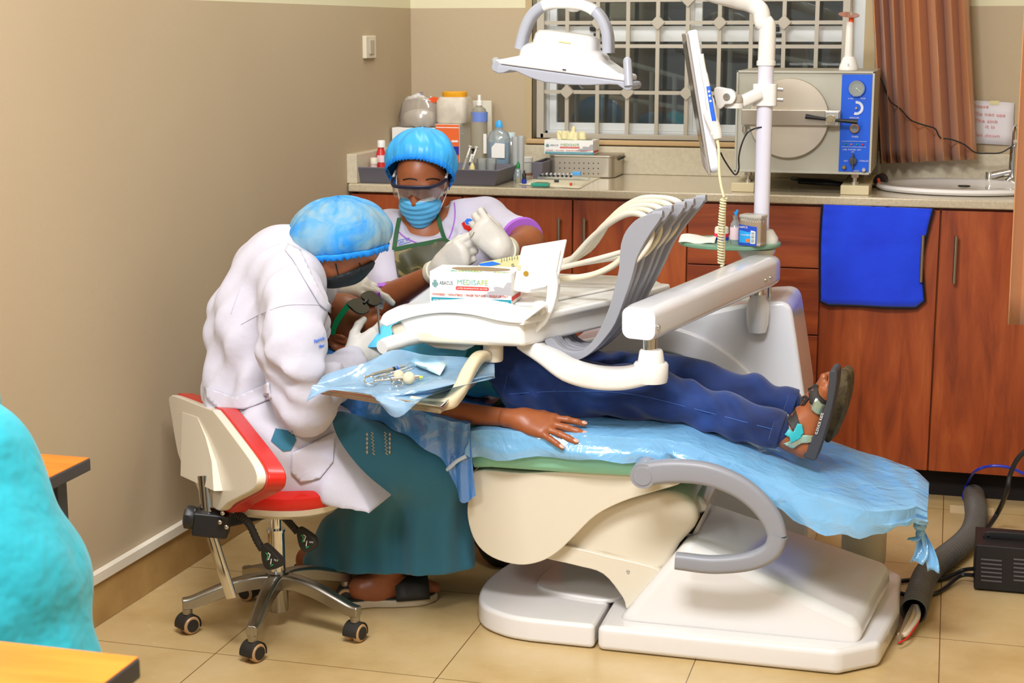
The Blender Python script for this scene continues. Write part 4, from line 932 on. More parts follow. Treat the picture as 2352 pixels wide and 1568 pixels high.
# headrest
m = M(); hc_ = W(800, 815, 3.98); m.sph((hc_[0], 3.97, .655), (.1, .12, .035), 20); ob('headrest', m, mat('headrest_blue', '#4a8fdc', .35), chair)
# near armrest
ac = [(1476, 1089), (1540, 1081), (1620, 1087), (1690, 1113), (1740, 1150), (1774, 1195), (1786, 1232)]
ac2 = [(1787, 1228), (1772, 1264), (1722, 1288), (1640, 1296), (1570, 1289), (1552, 1287)]
YR = 3.6
m = M(); P = cr(Wp(ac, YR), 6); m.sweep(P, rrect(.055, .036, .012), up=(0, 1, 0), sc=[1.06 - .25 * i / len(P) for i in range(len(P))]); ar = ob('armrest', m, m_grey, chair, bevel=0)
m = M(); P = cr(Wp(ac2, YR), 6); m.sweep(P, rrect(.05, .04, .014), up=(0, 1, 0), sc=[.92 - .12 * i / len(P) for i in range(len(P))]); ob('armrest_grip', m, m_grey, chair)
m = M(); p = W(1479, 1089, YR); m.lathe([(.03, -.018), (.031, .0), (.031, .1)], p, (0, 1, 0), n=32); m.lathe([(.022, -.02), (.023, -.018)], p, (0, 1, 0), n=32); ob('pivot_disc', m, m_grey, chair)
# ---- blue plastic cover over seat and footrest
hem = [(1068, 1047), (1120, 1052), (1330, 1054), (1490, 1062), (1560, 1064), (1650, 1108), (1755, 1150), (1850, 1206), (1960, 1236), (2050, 1226), (2104, 1228)]
cov = thing('chair_cover', 'sky blue plastic sheet wrapped over the seat and footrest, knotted at its end', 'plastic cover', (stx(1700), 3.9, .4))
rr = random.Random(5)
rows = []
for i, (p, z) in enumerate(st):
    x = stx(p); h = W(hem[i][0], hem[i][1], YN - .008); hz_ = h[2]; last = i >= len(st) - 2
    e = .1 if i == len(st) - 1 else (.04 if i == len(st) - 2 else 0); t_ = z + .006
    y0_, y1_ = YN - .004 + e, 4.168 - e
    rows.append([A([h[0], y0_ - .006, hz_]), A([x * .3 + h[0] * .7, y0_ - .008, hz_ * .7 + t_ * .3]), A([x, y0_ - .004, t_ - .03]), A([x, y0_, t_ - .01]), A([x, y0_ + .014, t_]), A([x, y0_ + .14, t_ + .001]), A([x, (y0_ + y1_) / 2, t_ + .001]), A([x, y1_ - .14, t_ + .001]), A([x, y1_ - .012, t_]), A([x, y1_, t_ - .012]), A([x, y1_ + .006, hz_ * .5 + t_ * .5 - .02]), A([x, y1_ + .004, hz_])])
# refine along x with wrinkles
fine = []
cols = list(zip(*rows)); cs = [cr(list(c), 7) for c in cols]
for i in range(len(cs[0])):
    row = [cs[j][i].copy() for j in range(len(cs))]
    row2 = cr(row, 3)
    for j, q in enumerate(row2):
        f = 1 - min(j / 9, 1); q[1] -= f * (.006 * math.sin(i * .9 + j * .35) + .005 * math.sin(i * .37 + 2 + j * .2)); q[2] += (.004 * f * math.sin(i * 1.3)) + .0012 * math.sin(i * .8 + j * .7) + (.003 * math.sin(i * .6) * max(0, 1 - j / 2))
    fine.append(row2)
# end cap closing the foot end down to the knot
kn = W(2113, 1207, 3.82); kx = kn[0]
capr = [fine[-1]]
nC = len(fine[-1])
for s in (.35, .7, 1.0):
    row = []
    for j, q in enumerate(fine[-1]):
        v = j / (nC - 1); tgt = kn + A([.003 * math.sin(j), (.01) * math.cos(j), .004 * math.sin(j * 2)])
        mid = A([q[0] + .03 * math.sin(math.pi * min(s * 1.3, 1)), q[1], q[2]])
        w_ = s ** 1.6; r_ = mid * (1 - w_) + tgt * w_; r_[1] += .006 * math.sin(j * 2.1) * (1 - s); row.append(r_)
    capr.append(row)
m = M(); m.grid(fine + capr[1:]); ob('sheet', m, m_film, cov)
m = M(); m.sph(kn, (.016, .018, .014), 14); m.sph(kn + A([.002, 0, -.02]), (.012, .013, .014), 12); ob('knot', m, m_film, cov)
for tgt, wd in (((2143, 1312), .03), ((2103, 1292), .034), ((2088, 1238), .014)):
    q = W(*tgt, 3.80); P = []
    for u in np.linspace(0, 1, 9):
        c_ = kn * (1 - u) + q * u + A([.01 * math.sin(u * 3), 0, -.01 * math.sin(u * 3)]); wv = wd * (.25 + .75 * math.sin(math.pi * min(u * 1.1, 1) * .62))
        P.append([c_ + A([k_ * wv, .008 * math.sin(k_ * 5 + u * 3), .004 * math.cos(k_ * 4)]) for k_ in np.linspace(-.5, .5, 7)])
    m = M(); m.grid(P); ob('tail', m, m_film, cov, solid=.001)
m = M(); c_ = W(1070, 1047, YN - .02); m.tube(cr([c_, W(1050, 1058, YN - .02), W(1034, 1072, YN - .01), W(1028, 1078, YN)], 4), .005, 8); ob('gathered_corner', m, mat('film_white', '#cfe0f0', .4), cov)
# ---- cover over the backrest, hanging down at its right end
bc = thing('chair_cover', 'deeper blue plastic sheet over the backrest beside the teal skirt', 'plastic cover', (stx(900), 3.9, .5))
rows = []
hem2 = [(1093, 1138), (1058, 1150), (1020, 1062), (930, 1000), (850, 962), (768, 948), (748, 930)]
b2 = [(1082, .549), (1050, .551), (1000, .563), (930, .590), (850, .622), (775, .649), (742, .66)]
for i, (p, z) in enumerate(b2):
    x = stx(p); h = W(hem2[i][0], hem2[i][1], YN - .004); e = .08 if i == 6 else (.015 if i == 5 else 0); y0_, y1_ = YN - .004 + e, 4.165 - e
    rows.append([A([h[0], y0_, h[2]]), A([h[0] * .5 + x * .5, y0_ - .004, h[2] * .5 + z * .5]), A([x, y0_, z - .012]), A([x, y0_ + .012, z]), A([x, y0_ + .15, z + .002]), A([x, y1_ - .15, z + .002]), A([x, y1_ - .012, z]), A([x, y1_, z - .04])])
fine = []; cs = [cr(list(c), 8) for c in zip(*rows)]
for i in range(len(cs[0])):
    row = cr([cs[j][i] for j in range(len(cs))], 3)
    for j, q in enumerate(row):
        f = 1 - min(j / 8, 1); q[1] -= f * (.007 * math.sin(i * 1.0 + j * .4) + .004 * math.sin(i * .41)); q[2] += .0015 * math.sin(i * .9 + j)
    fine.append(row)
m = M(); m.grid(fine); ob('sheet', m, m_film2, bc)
# ================================================================ SIDE UNIT, POLE, SHELF
YS = 4.42
su = thing('side_unit', 'white floor standing water unit with arched front behind the patient', 'dental side unit', (W(1650, 800, YS)[0], YS + .2, 0))
o = [(1290, 800), (1330, 782), (1420, 765), (1520, 742), (1620, 716), (1700, 700), (1760, 694), (1800, 692), (1818, 706), (1828, 770), (1848, 910)]
P = Wp(o, YS); P = P + [A([P[-1][0] + .03, YS, .0005]), A([P[0][0], YS, .0005])]
m = M(); m.prism(P, (0, .3, 0)); ob('body', m, mat('unit_white', '#dcdce2', .2, coat=.4), su, bevel=.03, seg=5)
arc = [(1385, 800), (1450, 778), (1530, 778), (1600, 800), (1670, 845), (1730, 905), (1775, 965)]
m = M(); m.sweep(cr(Wp(arc, YS - .004), 6), rrect(.075, .02, .009), up=(0, 1, 0)); ob('arch_band', m, mat('unit_white', '#dcdce2', .2, coat=.4), su)
arc2 = [(1510, 806), (1560, 815), (1620, 846), (1670, 884), (1700, 925)]
m = M(); m.sweep(cr(Wp(arc2, YS - .012), 6), rrect(.006, .006, .002), up=(0, 1, 0)); ob('arch_groove', m, mat('unit_groove', '#6d727c', .5), su)
m = M(); m.sweep(cr(Wp([(1300, 830), (1400, 822), (1500, 822), (1560, 850), (1620, 905)], YS - .008), 5), rrect(.05, .014, .006), up=(0, 1, 0)); ob('inner_panel', m, mat('unit_grey', '#b9bcc8', .3), su)
YPo = 4.55; YL_ = 4.25
pole_c = W(1752, 400, YPo); rp = 18 * mp(pole_c)
ztop_box = W(1760, 697, YPo)[2]
po = thing('unit_pole', 'tall white pole with a bent top carrying the screen, standing on the water unit', 'pole', (pole_c[0], YPo, ztop_box))
m = M(); zs1 = W(1752, 545, YPo)[2]; zc1 = W(1752, 145, YPo)[2]
m.cyl((pole_c[0], YPo, zs1 - .005), (pole_c[0], YPo, zc1), rp, n=32); ob('shaft', m, mat('pole_white', '#dedcea', .2, coat=.4), po)
m = M(); b_ = [A([pole_c[0], YPo, zc1]), A([pole_c[0], YPo, zc1 + .1]), W(1752, 52, YPo), W(1746, 24, YPo), W(1722, 8, YPo), W(1690, 0, YPo - .02), W(1640, -14, YPo - .06), W(1560, -40, YPo - .08), W(1440, -80, YPo - .14), W(1318, 20, YL_ + .05) + nrm(A([0, .1, 1])) * .33]
m.tube(cr(b_, 6), rp * 1.08, 28); ob('bent_arm', m, m_plas, po)
m = M(); m.lathe([(rp * 1.0, -.008), (rp * 1.2, -.006), (rp * 1.2, .006), (rp * 1.0, .008)], (pole_c[0], YPo, zc1), n=32); ob('collar', m, m_plas, po)
m = M(); m.lathe([(40 * mp(pole_c), 0), (40 * mp(pole_c), .02), (28 * mp(pole_c), .042), (rp, .043)], (pole_c[0], YPo, zs1 - .02), n=32); ob('shelf_flange', m, m_plas, po)
m = M(); zsh = W(1680, 562, YPo)[2]
m.lathe([(16 * mp(pole_c), ztop_box - zsh), (14 * mp(pole_c), ztop_box - zsh + .04), (14 * mp(pole_c), -.09), (22 * mp(pole_c), -.06), (44 * mp(pole_c), -.016), (44 * mp(pole_c), -.008)], (pole_c[0] - .012, YPo, zsh), n=32); ob('lower_stem', m, m_plas, po)
m = M(); m.lathe([(46 * mp(pole_c), 0), (44 * mp(pole_c), .012), (20 * mp(pole_c), .03), (14 * mp(pole_c), .05)], (pole_c[0] - .012, YPo, ztop_box - .002), n=32); ob('foot_flange', m, m_plas, po)
m = M(); q = W(1690, 562, YPo); a_, b_ = 116 * mp(q), .13
cxs = W(1676, 562, YPo)[0]
ell = [A([cxs + a_ * math.cos(t_) , YPo + .0 + b_ * math.sin(t_), zsh]) for t_ in np.linspace(0, 2 * math.pi, 61)[:-1]]
def f_glass(nt, b, N, L):
    b.inputs['Base Color'].default_value = lin('#a8d8bc'); b.inputs['Roughness'].default_value = .28; b.inputs['Transmission Weight'].default_value = .55; b.inputs['IOR'].default_value = 1.2
m.prism(ell, (0, 0, .011)); tag(ob('glass_shelf', m, nodemat('frosted_glass', f_glass), bevel=.003), 'oval frosted green glass shelf around the white pole', 'shelf')
ZSH = zsh + .0115
# things on the shelf
def on_shelf(px_, Y): p = W(px_, 550, Y); return A([p[0], Y, ZSH])
Yv = YPo - .09; p = on_shelf(1729, Yv); k = mp(p)
sb = thing('cotton_bud_box', 'square clear tub of cotton buds with blue label on the glass shelf', 'tub', p)
hz_ = W(1729, 495, Yv)[2] - ZSH; ax = A([[.96, -.28, 0], [.28, .96, 0], [0, 0, 1.]]); s_ = 54 * k
m = M(); m.box(p + A([0, 0, hz_ * .5]), (s_, s_ * .7, hz_), ax); ob('tub', m, clearfilm('tub_clear', '#f3f3ef', .16, .1, .25), sb, bevel=.006)
m = M(); m.box(p + A([0, 0, hz_ * .99]), (s_ * 1.02, s_ * .72, .01), ax); ob('lid', m, clearfilm('tub_lid', '#f1eee6', .45, .1, .25), sb, bevel=.003)
m = M()
for i in range(17):
    for j in (0, 1, 2):
        a = p + ax[0] * (i - 8) * s_ * .054 + ax[1] * (j - 1) * s_ * .29 + A([0, 0, .003]); b = a + A([0, 0, hz_ * (.84 + .05 * math.sin(i * 3 + j))])
        m.k = 0; m.cyl(a, b, .0011, n=5); m.k = 1; m.sph(b, (.0018, .0018, .004), 6); m.sph(a + A([0, 0, .004]), (.0018, .0018, .004), 6)
bb = ob('cotton_buds', m, [mat('bud_stick', '#d2a564', .6), m_cotton], sb); bb['kind'] = 'stuff'
fz = lambda u, v, e=.001: p - ax[1] * (s_ * .35 + e) + ax[0] * s_ * (u - .5) + A([0, 0, hz_ * v])
m = M(); m.prism([fz(.0, .03), fz(.82, .03), fz(.82, .66), fz(.0, .72)], ax[1] * .0006); ob('label', m, mat('bud_label', '#1f4cc0', .4), sb)
m = M(); m.prism([fz(.04, .12, .0018), fz(.8, .12, .0018), fz(.8, .5, .0018), fz(.4, .48, .0018), fz(.04, .54, .0018)], ax[1] * .0004); ob('label_panel', m, mat('bud_cyan', '#2aa3ee', .4), sb)
m = M(); m.prism([fz(.56, .1, .0024), fz(.76, .1, .0024), fz(.76, .52, .0024), fz(.56, .54, .0024)], ax[1] * .0003); ob('barcode_panel', m, m_label, sb)
m = M()
for i in range(9): v0 = .13 + .042 * i; m.prism([fz(.59, v0, .003), fz(.73, v0, .003), fz(.73, v0 + (.012, .022, .016)[i % 3], .003), fz(.59, v0 + (.012, .022, .016)[i % 3], .003)], ax[1] * .0002)
ob('barcode', m, m_text, sb)
m = M(); m.text('100PCS', fz(.0, .6, .002), ax[0], (0, 0, 1), .0085); m.text('CottonBuds', fz(.1, .36, .0024), ax[0], (0, 0, 1), .0065); ob('lettering', m, m_label, sb)
m = M(); m.cyl(fz(.44, .2, .0022), fz(.44, .2, .003), .0058, n=20); ob('seal', m, mat('seal_orange', '#e07a3a', .5), sb)
Yv = YPo - .06; p = on_shelf(1688, Yv)
vb = thing('vial', 'little clear glass vial with pink label between the cotton buds and the coiled cord', 'vial', p)
r0 = rowz(1688, Yv, ZSH)
standing(vb, 1688, Yv, [('glass', clearfilm('clear_bottle', '#dfeaf0', .22, .08, .25), [(11, r0), (11.5, r0 - 2), (11.5, 514), (6, 505), (6, 496)]), ('label', mat('pink_label2', '#e9cfd6', .5), [(11.9, r0 - 10), (11.9, 521)]), ('neck_ring', m_steel, [(6.4, 504), (6.4, 496), (5, 495)])])
for i, (a, b) in enumerate((((1690, 496), (1689, 486)), ((1691, 494), (1694, 482)))):
    m = M(); m.tube([W(*a, Yv - .004 * i), W(*b, Yv - .004 * i)], [.0022, .0042], 10); nd = tag(ob('needle_hub', m, mat('hub_blue', '#1f9bf0', .35)), ['shorter bright blue needle hub stuck in the pink labelled vial', 'taller bright blue needle hub stuck in the pink labelled vial'][i], 'needle', 'blue needle hubs in the vial')
Yv = YPo - .02; p = on_shelf(1657, Yv); r0 = rowz(1657, Yv, ZSH)
jr = thing('jar', 'small ointment jar with red and blue label behind the coiled cord', 'jar', p)
standing(jr, 1657, Yv, [('body', mat('jar_white', '#e2dcd0', .35), [(15, r0), (16, r0 - 2), (16.5, 530), (15.5, 522), (13, 520)]), ('red_label', mat('label_pink_red', '#e0244c', .4), [(16.9, r0 - 10), (16.9, 535)]), ('blue_label', mat('label_deep_blue', '#2248c0', .4), [(16.8, r0 - 3), (17, r0 - 11)])])
Yv = YPo - .02; m = M(); P = []
for v in np.linspace(0, 1, 7):
    P.append([A([W(1566 + 82 * u, 550, Yv)[0], Yv - .06 + .11 * v, ZSH + .001 + (.014 + .006 * math.sin(u * 7)) * math.sin(math.pi * v) + .002 * math.sin(u * 9 + v * 4)]) for u in np.linspace(0, 1, 14)])
m.grid(P); tag(ob('tissue', m, mat('tissue_white', '#dedad2', .8), solid=.001), 'crumpled white tissue at the left end of the glass shelf', 'tissue')
# monitor on the pole
zcl = W(1752, 215, YPo)[2]
mo = thing('monitor', 'slim white monitor seen edge on, clamped to the pole, with intraoral camera', 'monitor', (pole_c[0] - .15, YPo - .1, zcl))
m = M(); m.sweep([(pole_c[0], YPo, W(1752, 243, YPo)[2]), (pole_c[0], YPo, W(1752, 192, YPo)[2])], rrect(.068, .06, .018), up=(0, 1, 0)); ob('clamp', m, m_plas, mo, bevel=.003)
for y in (204, 228): m = M(); a = W(1775, y, YPo); m.cyl(a, W(1796, y + 1, YPo), .0045, n=8); m.cyl(W(1788, y, YPo), W(1799, y + 1, YPo), .006, n=8); ob('bolt', m, m_steel, mo)
m = M(); m.sweep([W(1742, 215, YPo - .03), W(1700, 235, YPo - .06)], rrect(.036, .032, .01), up=(0, 0, 1)); ob('bracket', m, m_plas, mo)
m = M(); a = W(1686, 238, YPo - .07); m.cyl(a + A([0, 0, -.012]), a + A([0, 0, .002]), .026, n=24); ob('swivel_base', m, m_plas, mo)
m = M(); m.lathe([(.027, 0), (.026, .012), (.02, .022), (.0, .026)], a + A([0, 0, .002])); m.sweep([W(1690, 220, YPo - .07), W(1664, 220, YPo - .09)], rrect(.026, .022, .003), up=(0, 0, 1)); ob('swivel_dome', m, mat('warm_grey_plastic', '#a89f93', .4), mo, bevel=.002)
m = M(); kn_ = W(1669, 222, YPo - .1); P = cr(Wp([(1690, 222), (1683, 208), (1668, 203), (1640, 203), (1648, 248), (1660, 246), (1666, 240), (1682, 238)], YPo - .11), 4, True); m.prism(P, (0, .03, 0)); ob('tilt_knuckle', m, m_plas, mo, bevel=.003)
m = M(); m.lathe([(.0095, 0), (.0095, .004), (.005, .004), (.004, .001)], W(1669, 222, YPo - .111), (0, -1, 0), n=20); ob('tilt_screw', m, m_chrome, mo)
Ym = 4.33
top, bot = W(1585, 74, Ym), W(1638, 402, Ym); ud = nrm(top - bot); H_ = np.linalg.norm(top - bot)
wd = nrm(A([-.2, .98, 0])); nd_ = nrm(np.cross(ud, wd)); nd_ = -nd_ if nd_[0] > 0 else nd_   # screen normal, to the left
Wd = .28; th = .026
cm_ = (top + bot) / 2 + wd * Wd / 2
m = M(); m.sweep([cm_ - nd_ * th * .8, cm_ + nd_ * th * .2], [(a, b) for a, b in rrect(Wd, H_, .02, 5)], up=ud); ob('case', m, mat('monitor_white', '#e4e3ee', .25), mo, bevel=.006)
m = M(); m.box(cm_ + nd_ * (th * .2 + .004), (Wd - .004, .008, H_ - .004), A([wd, nd_, ud])); ob('bezel', m, mat('bezel_silver', '#a9a29a', .35, .3), mo, bevel=.003)
m = M(); m.box(cm_ + nd_ * (th * .2 + .0085) + ud * .03, (Wd - .03, .002, H_ - .1), A([wd, nd_, ud])); ob('screen', m, mat('screen_dark', '#3a3330', .12), mo)
m = M(); m.box(cm_ + nd_ * (th * .2 + .0085) - ud * (H_ * .42), (Wd - .03, .002, .035), A([wd, nd_, ud])); ob('control_strip', m, mat('strip_grey', '#b3adb4', .35), mo)
# intraoral camera in its holder on the monitor's edge
ic = thing('intraoral_camera', 'white wand camera with blue grip hanging in a holder on the monitor edge', 'camera', W(1640, 318, Ym - .03))
Yi = Ym - .025
m = M(); m.tube(cr([W(1610, 124, Yi), W(1614, 150, Yi), W(1622, 190, Yi), W(1632, 240, Yi), W(1640, 290, Yi), W(1643, 308, Yi)], 5), [.0075] * 8 + [.009] * 6 + [.0125] * 6 + [.014] * 6, 14); ob('wand', m, m_plas, ic)
m = M(); m.sweep(cr([W(1627, 198, Yi - .012), W(1631, 225, Yi - .0135), W(1636, 255, Yi - .0145), W(1640, 277, Yi - .0145)], 4), rrect(.011, .006, .002), up=(0, 1, 0)); gp = ob('blue_grip', m, mat('grip_blue', '#1760e8', .35), ic)
m = M()
for q in ((1628.5, 210), (1630, 220), (1632, 232)): c_ = W(*q, Yi - .017); m.sph(c_, (.0032, .0014, .0032), 10)
ob('button', m, m_label, gp)
m = M(); m.tube(cr([W(1626, 255, Yi + .006), W(1634, 275, Yi), W(1644, 300, Yi), W(1648, 318, Yi)], 4), [.012, .015, .016, .017, .017, .017, .017, .016, .016, .015, .015, .014, .013], 14); ob('holder', m, m_plas, ic)
m = M(); cl = [W(1648, 320, Yi), W(1651, 345, Yi), W(1652, 395, Yi), W(1657, 430, Yi), W(1663, 452, Yi)]; m.tube(cr(cl, 5), .0038, 8); m.cyl(W(1647, 316, Yi), W(1649, 330, Yi), .006, .004, 10)
P = []
n_t = 24
for i in range(n_t * 12 + 1):
    t_ = i / 12; v = t_ / n_t; c_ = W(1662 - 7 * math.sin(min(v * 1.4, 1) * 1.57) + 1 * v, 455 + 150 * v, Yi); P.append(c_ + A([.0078 * math.cos(2 * math.pi * t_), .0078 * math.sin(2 * math.pi * t_), 0]))
m.tube(P, .0024, 6); m.tube(cr([P[-1], W(1656, 612, Yi - .005), W(1662, 596, Yi + .01), W(1663, 560, Yi + .014), W(1664, 470, Yi + .014), W(1656, 420, Yi + .01)], 5), .0034, 8); ob('coiled_cord', m, mat('cord_cream', '#e6dfba', .4), ic)
m = M(); m.tube(cr([W(1655, 350, Ym + .1), W(1664, 368, Ym + .1), W(1680, 392, Ym + .1), W(1690, 401, Ym + .1), W(1697, 388, Ym + .1), W(1697, 360, Ym + .12), W(1704, 330, Ym + .14), W(1716, 306, YPo - .02), W(1734, 295, YPo - .02), W(1750, 292, YPo - .021)], 5), .0024, 7); tag(ob('video_cable', m, m_black), 'thin black cable looping from the monitor to the white pole', 'cable')
# ================================================================ OPERATING LAMP
YL = 4.25
la = thing('operating_lamp', 'white operating lamp with grey yoke and side handles hanging before the window', 'lamp', W(1297, 150, YL))
lx = nrm(W(1441, 187, YL) - W(1146, 147, YL)); ly = A([-lx[1], lx[0], 0]); ly = nrm(A([.0, 1, .0])); lz = nrm(np.cross(lx, ly)); lz = lz if lz[2] > 0 else -lz
la_ax = A([lx, ly, lz]); k = mp(W(1297, 140, YL))
c1, c2 = W(1296, 140, YL + .06), W(1302, 108, YL + .07)
def slab(c, w, d, h, r, n=4): return c, w, d, h, r
m = M()
def rr3(c, hw, hd, z, ns=3.2, n=40): return [c + lx * hw * abs(math.cos(t_)) ** (2 / ns) * np.sign(math.cos(t_)) + ly * hd * abs(math.sin(t_)) ** (2 / ns) * np.sign(math.sin(t_)) + lz * z for t_ in np.linspace(0, 2 * math.pi, n + 1)[:-1]]
cL = W(1294, 165, YL + .08); h = lambda py_: (165 - py_) * k
P = [rr3(cL, 100 * k, .09, h(163)), rr3(cL, 105 * k, .1, h(150)), rr3(cL, 103 * k, .098, h(125)), rr3(cL, 98 * k, .092, h(116)), rr3(cL, 90 * k, .084, h(109)), rr3(cL, 78 * k, .072, h(105)), rr3(cL, 76 * k, .07, h(95)), rr3(cL, 74 * k, .066, h(84)), rr3(cL, 68 * k, .055, h(76)), rr3(cL, 50 * k, .035, h(73)), rr3(cL, 20 * k, .01, h(72))]
m.grid(P, cv=True); m.add(P[-1], [tuple(range(40))]); ob('head', m, mat('lamp_white', '#e6e3e3', .22, coat=.3), la)
o = [(1146, 147), (1135, 138), (1160, 134), (1190, 128), (1215, 122), (1380, 140), (1400, 154), (1420, 168), (1441, 174), (1441, 188), (1300, 168)]
m = M(); m.prism(Wp(o, YL - .02), (0, .14, 0)); ob('wings', m, mat('lamp_white', '#e6e3e3', .22, coat=.3), la, bevel=.006)
o = [(1133, 146), (1146, 148), (1300, 169), (1441, 188), (1450, 190), (1454, 200), (1448, 207), (1438, 208), (1430, 203), (1418, 195), (1400, 194), (1350, 196), (1300, 195), (1250, 189), (1215, 178), (1185, 164), (1170, 162), (1156, 168), (1143, 169), (1131, 162), (1129, 152)]
m = M(); m.prism(Wp(o, YL - .018), (0, .13, 0)); ob('reflector_rim', m, mat('lamp_grey', '#a5a8b4', .35), la, bevel=.004)
yk = [(1196, 112), (1204, 78), (1217, 45), (1236, 22), (1262, 10), (1298, 8), (1340, 12), (1368, 26), (1386, 50), (1396, 80), (1398, 122)]
m = M(); Pk = cr(Wp(yk, YL + .05), 5); n_ = len(Pk)
for a, b, mt in ((0, 20, 1), (18, 35, 0), (33, n_, 1)):
    m = M(); m.sweep(Pk[a:b + 1], rrect(.026, .06, .009), up=(0, 1, 0), sc=1 if mt else 1.06); ob('yoke' if mt else 'yoke_bridge', m, mat('lamp_grey', '#a5a8b4', .35) if mt else m_plas, la)
m = M(); c_ = W(1318, 20, YL + .05); m.lathe([(.01, -.008), (.02, -.002), (.0235, .004), (.0235, .1), (.02, .34)], c_, (.0, .1, 1), n=28); ob('neck', m, m_plas, la)
m = M(); m.box(W(1297, 97, YL + .008), (.034, .004, .004), la_ax); ob('name_strip', m, mat('strip_yellow', '#d9cb8e', .5), la)
m = M(); m.box(W(1296, 160, YL - .022), (.0095, .004, .003), la_ax); ob('sensor_slot', m, m_black, la)
for p0_, p1_, y_ in (((1141, 190), (1441, 140), 0), ((1140, 156), (1140, 150), 1)):
    m = M()
    if y_ == 0: m.tube([W(1444, 198, YL - .018), W(1441, 140, YL - .005)], [.0125, .0115], 18); m.sph(W(1441, 140, YL - .005), .0115, 14)
    else: m.cyl(W(1141, 153, YL - .019), W(1139, 142, YL + .1), .0135, .013, 20)
    ob('handle', m, mat('lamp_grey', '#a5a8b4', .35), la)
# ================================================================ DELIVERY UNIT
def Wn(x, y, P0, n):
    d = ray(x, y); return EYE + d * (np.dot(A(P0) - EYE, n) / np.dot(d, n))
du = thing('delivery_unit', 'white instrument table on a jointed arm with grey holders and pale hoses over the patient', 'dental delivery unit', (-1.0, 3.8, .7))
m_du = mat('unit_warm_white', '#e4e2df', .22, coat=.3)
ZU, ZL = .83, .752
YF = 3.62
top = [(-1.29, YF + .005), (-.975, YF + .01), (-.79, 4.0), (-.72, 4.2), (-.78, 4.32), (-1.2, 4.3), (-1.33, 4.0)]
bot = [(-1.27, YF + .02), (-.968, YF + .012), (-.795, 4.0), (-.74, 4.18), (-.79, 4.28), (-1.18, 4.25), (-1.29, 4.0)]
n = len(top); vs = [A([x, y, ZL]) for x, y in bot] + [A([x, y, ZU]) for x, y in top]
for i in (3, 4): vs[i] = vs[i] + A([0, 0, .02])
m = M(); m.add(vs, [tuple(range(n))[::-1], tuple(range(n, 2 * n))] + [(i, (i + 1) % n, n + (i + 1) % n, n + i) for i in range(n)]); ob('body', m, m_du, du, bevel=.012, seg=4)
# curved front lip with its scooped front
rimT = cr(Wp([(872, 742), (880, 722), (905, 708), (950, 700), (1020, 695), (1090, 692), (1150, 702), (1195, 712), (1240, 706), (1300, 686), (1440, 638)], YF), 4)
rimB = cr(Wp([(1445, 652), (1305, 712), (1245, 730), (1200, 742), (1150, 738), (1080, 723), (1010, 719), (940, 730), (888, 750)], YF), 4)
def recede(P):      # the right end of the lip follows the angled side of the table
    o = []
    for p in P:
        e = max(0, p[0] - (-.965)); f = 1 + 0 * e
        if e > 0:
            t_ = e / .19; Y_ = YF + .4 * min(t_, 1.1); d = p - EYE; q = EYE + d * (Y_ / p[1]); o.append(q)
        else: o.append(p)
    return o
k_ = lambda P: [p for p in P]
lipT, lipB = rimT[:34], rimB[12:]
m = M(); m.prism(lipT + lipB, (0, .05, 0)); ob('front_lip', m, m_du, du, bevel=.008, seg=4)
c0 = A([-.975, YF + .004, ZU - .012]); m = M(); m.sweep([c0, A([-.79, 3.995, ZU - .008]), A([-.722, 4.19, ZU - .006])], rrect(.03, .018, .006), up=(0, 0, 1)); ob('side_lip', m, m_du, du)
m = M(); m.prism(Wp([(893, 748), (1010, 722), (1120, 730), (1205, 744), (1207, 798), (1000, 790), (906, 783)], YF + .016), (0, .03, 0)); ob('front_panel', m, mat('unit_cream', '#ddd2c0', .3), du, bevel=.01)  # cream tone paints the shade below the white lip into the panel
m = M(); m.prism([A([x, y, ZU]) for x, y in ((-1.2, 3.75), (-.98, 3.76), (-.8, 4.15), (-.82, 4.27), (-1.15, 4.26))], (0, 0, .008)); ob('silicone_mat', m, m_plas, du, bevel=.004)
m = M(); m.tube([W(877, 797, YF - .06), W(884, 794, YF - .05), W(930, 778, YF + .0), W(990, 765, YF + .08)], [.0175, .0195, .0195, .0195], 20); hd = ob('pull_handle', m, m_plas, du)
m = M(); m.prism(Wp([(950, 772), (1090, 782), (1088, 796), (1066, 806), (1000, 800), (975, 790)], YF + .05), (0, .08, 0)); ob('control_box', m, mat('warm_grey_plastic2', '#b7aca0', .4), du, bevel=.006)
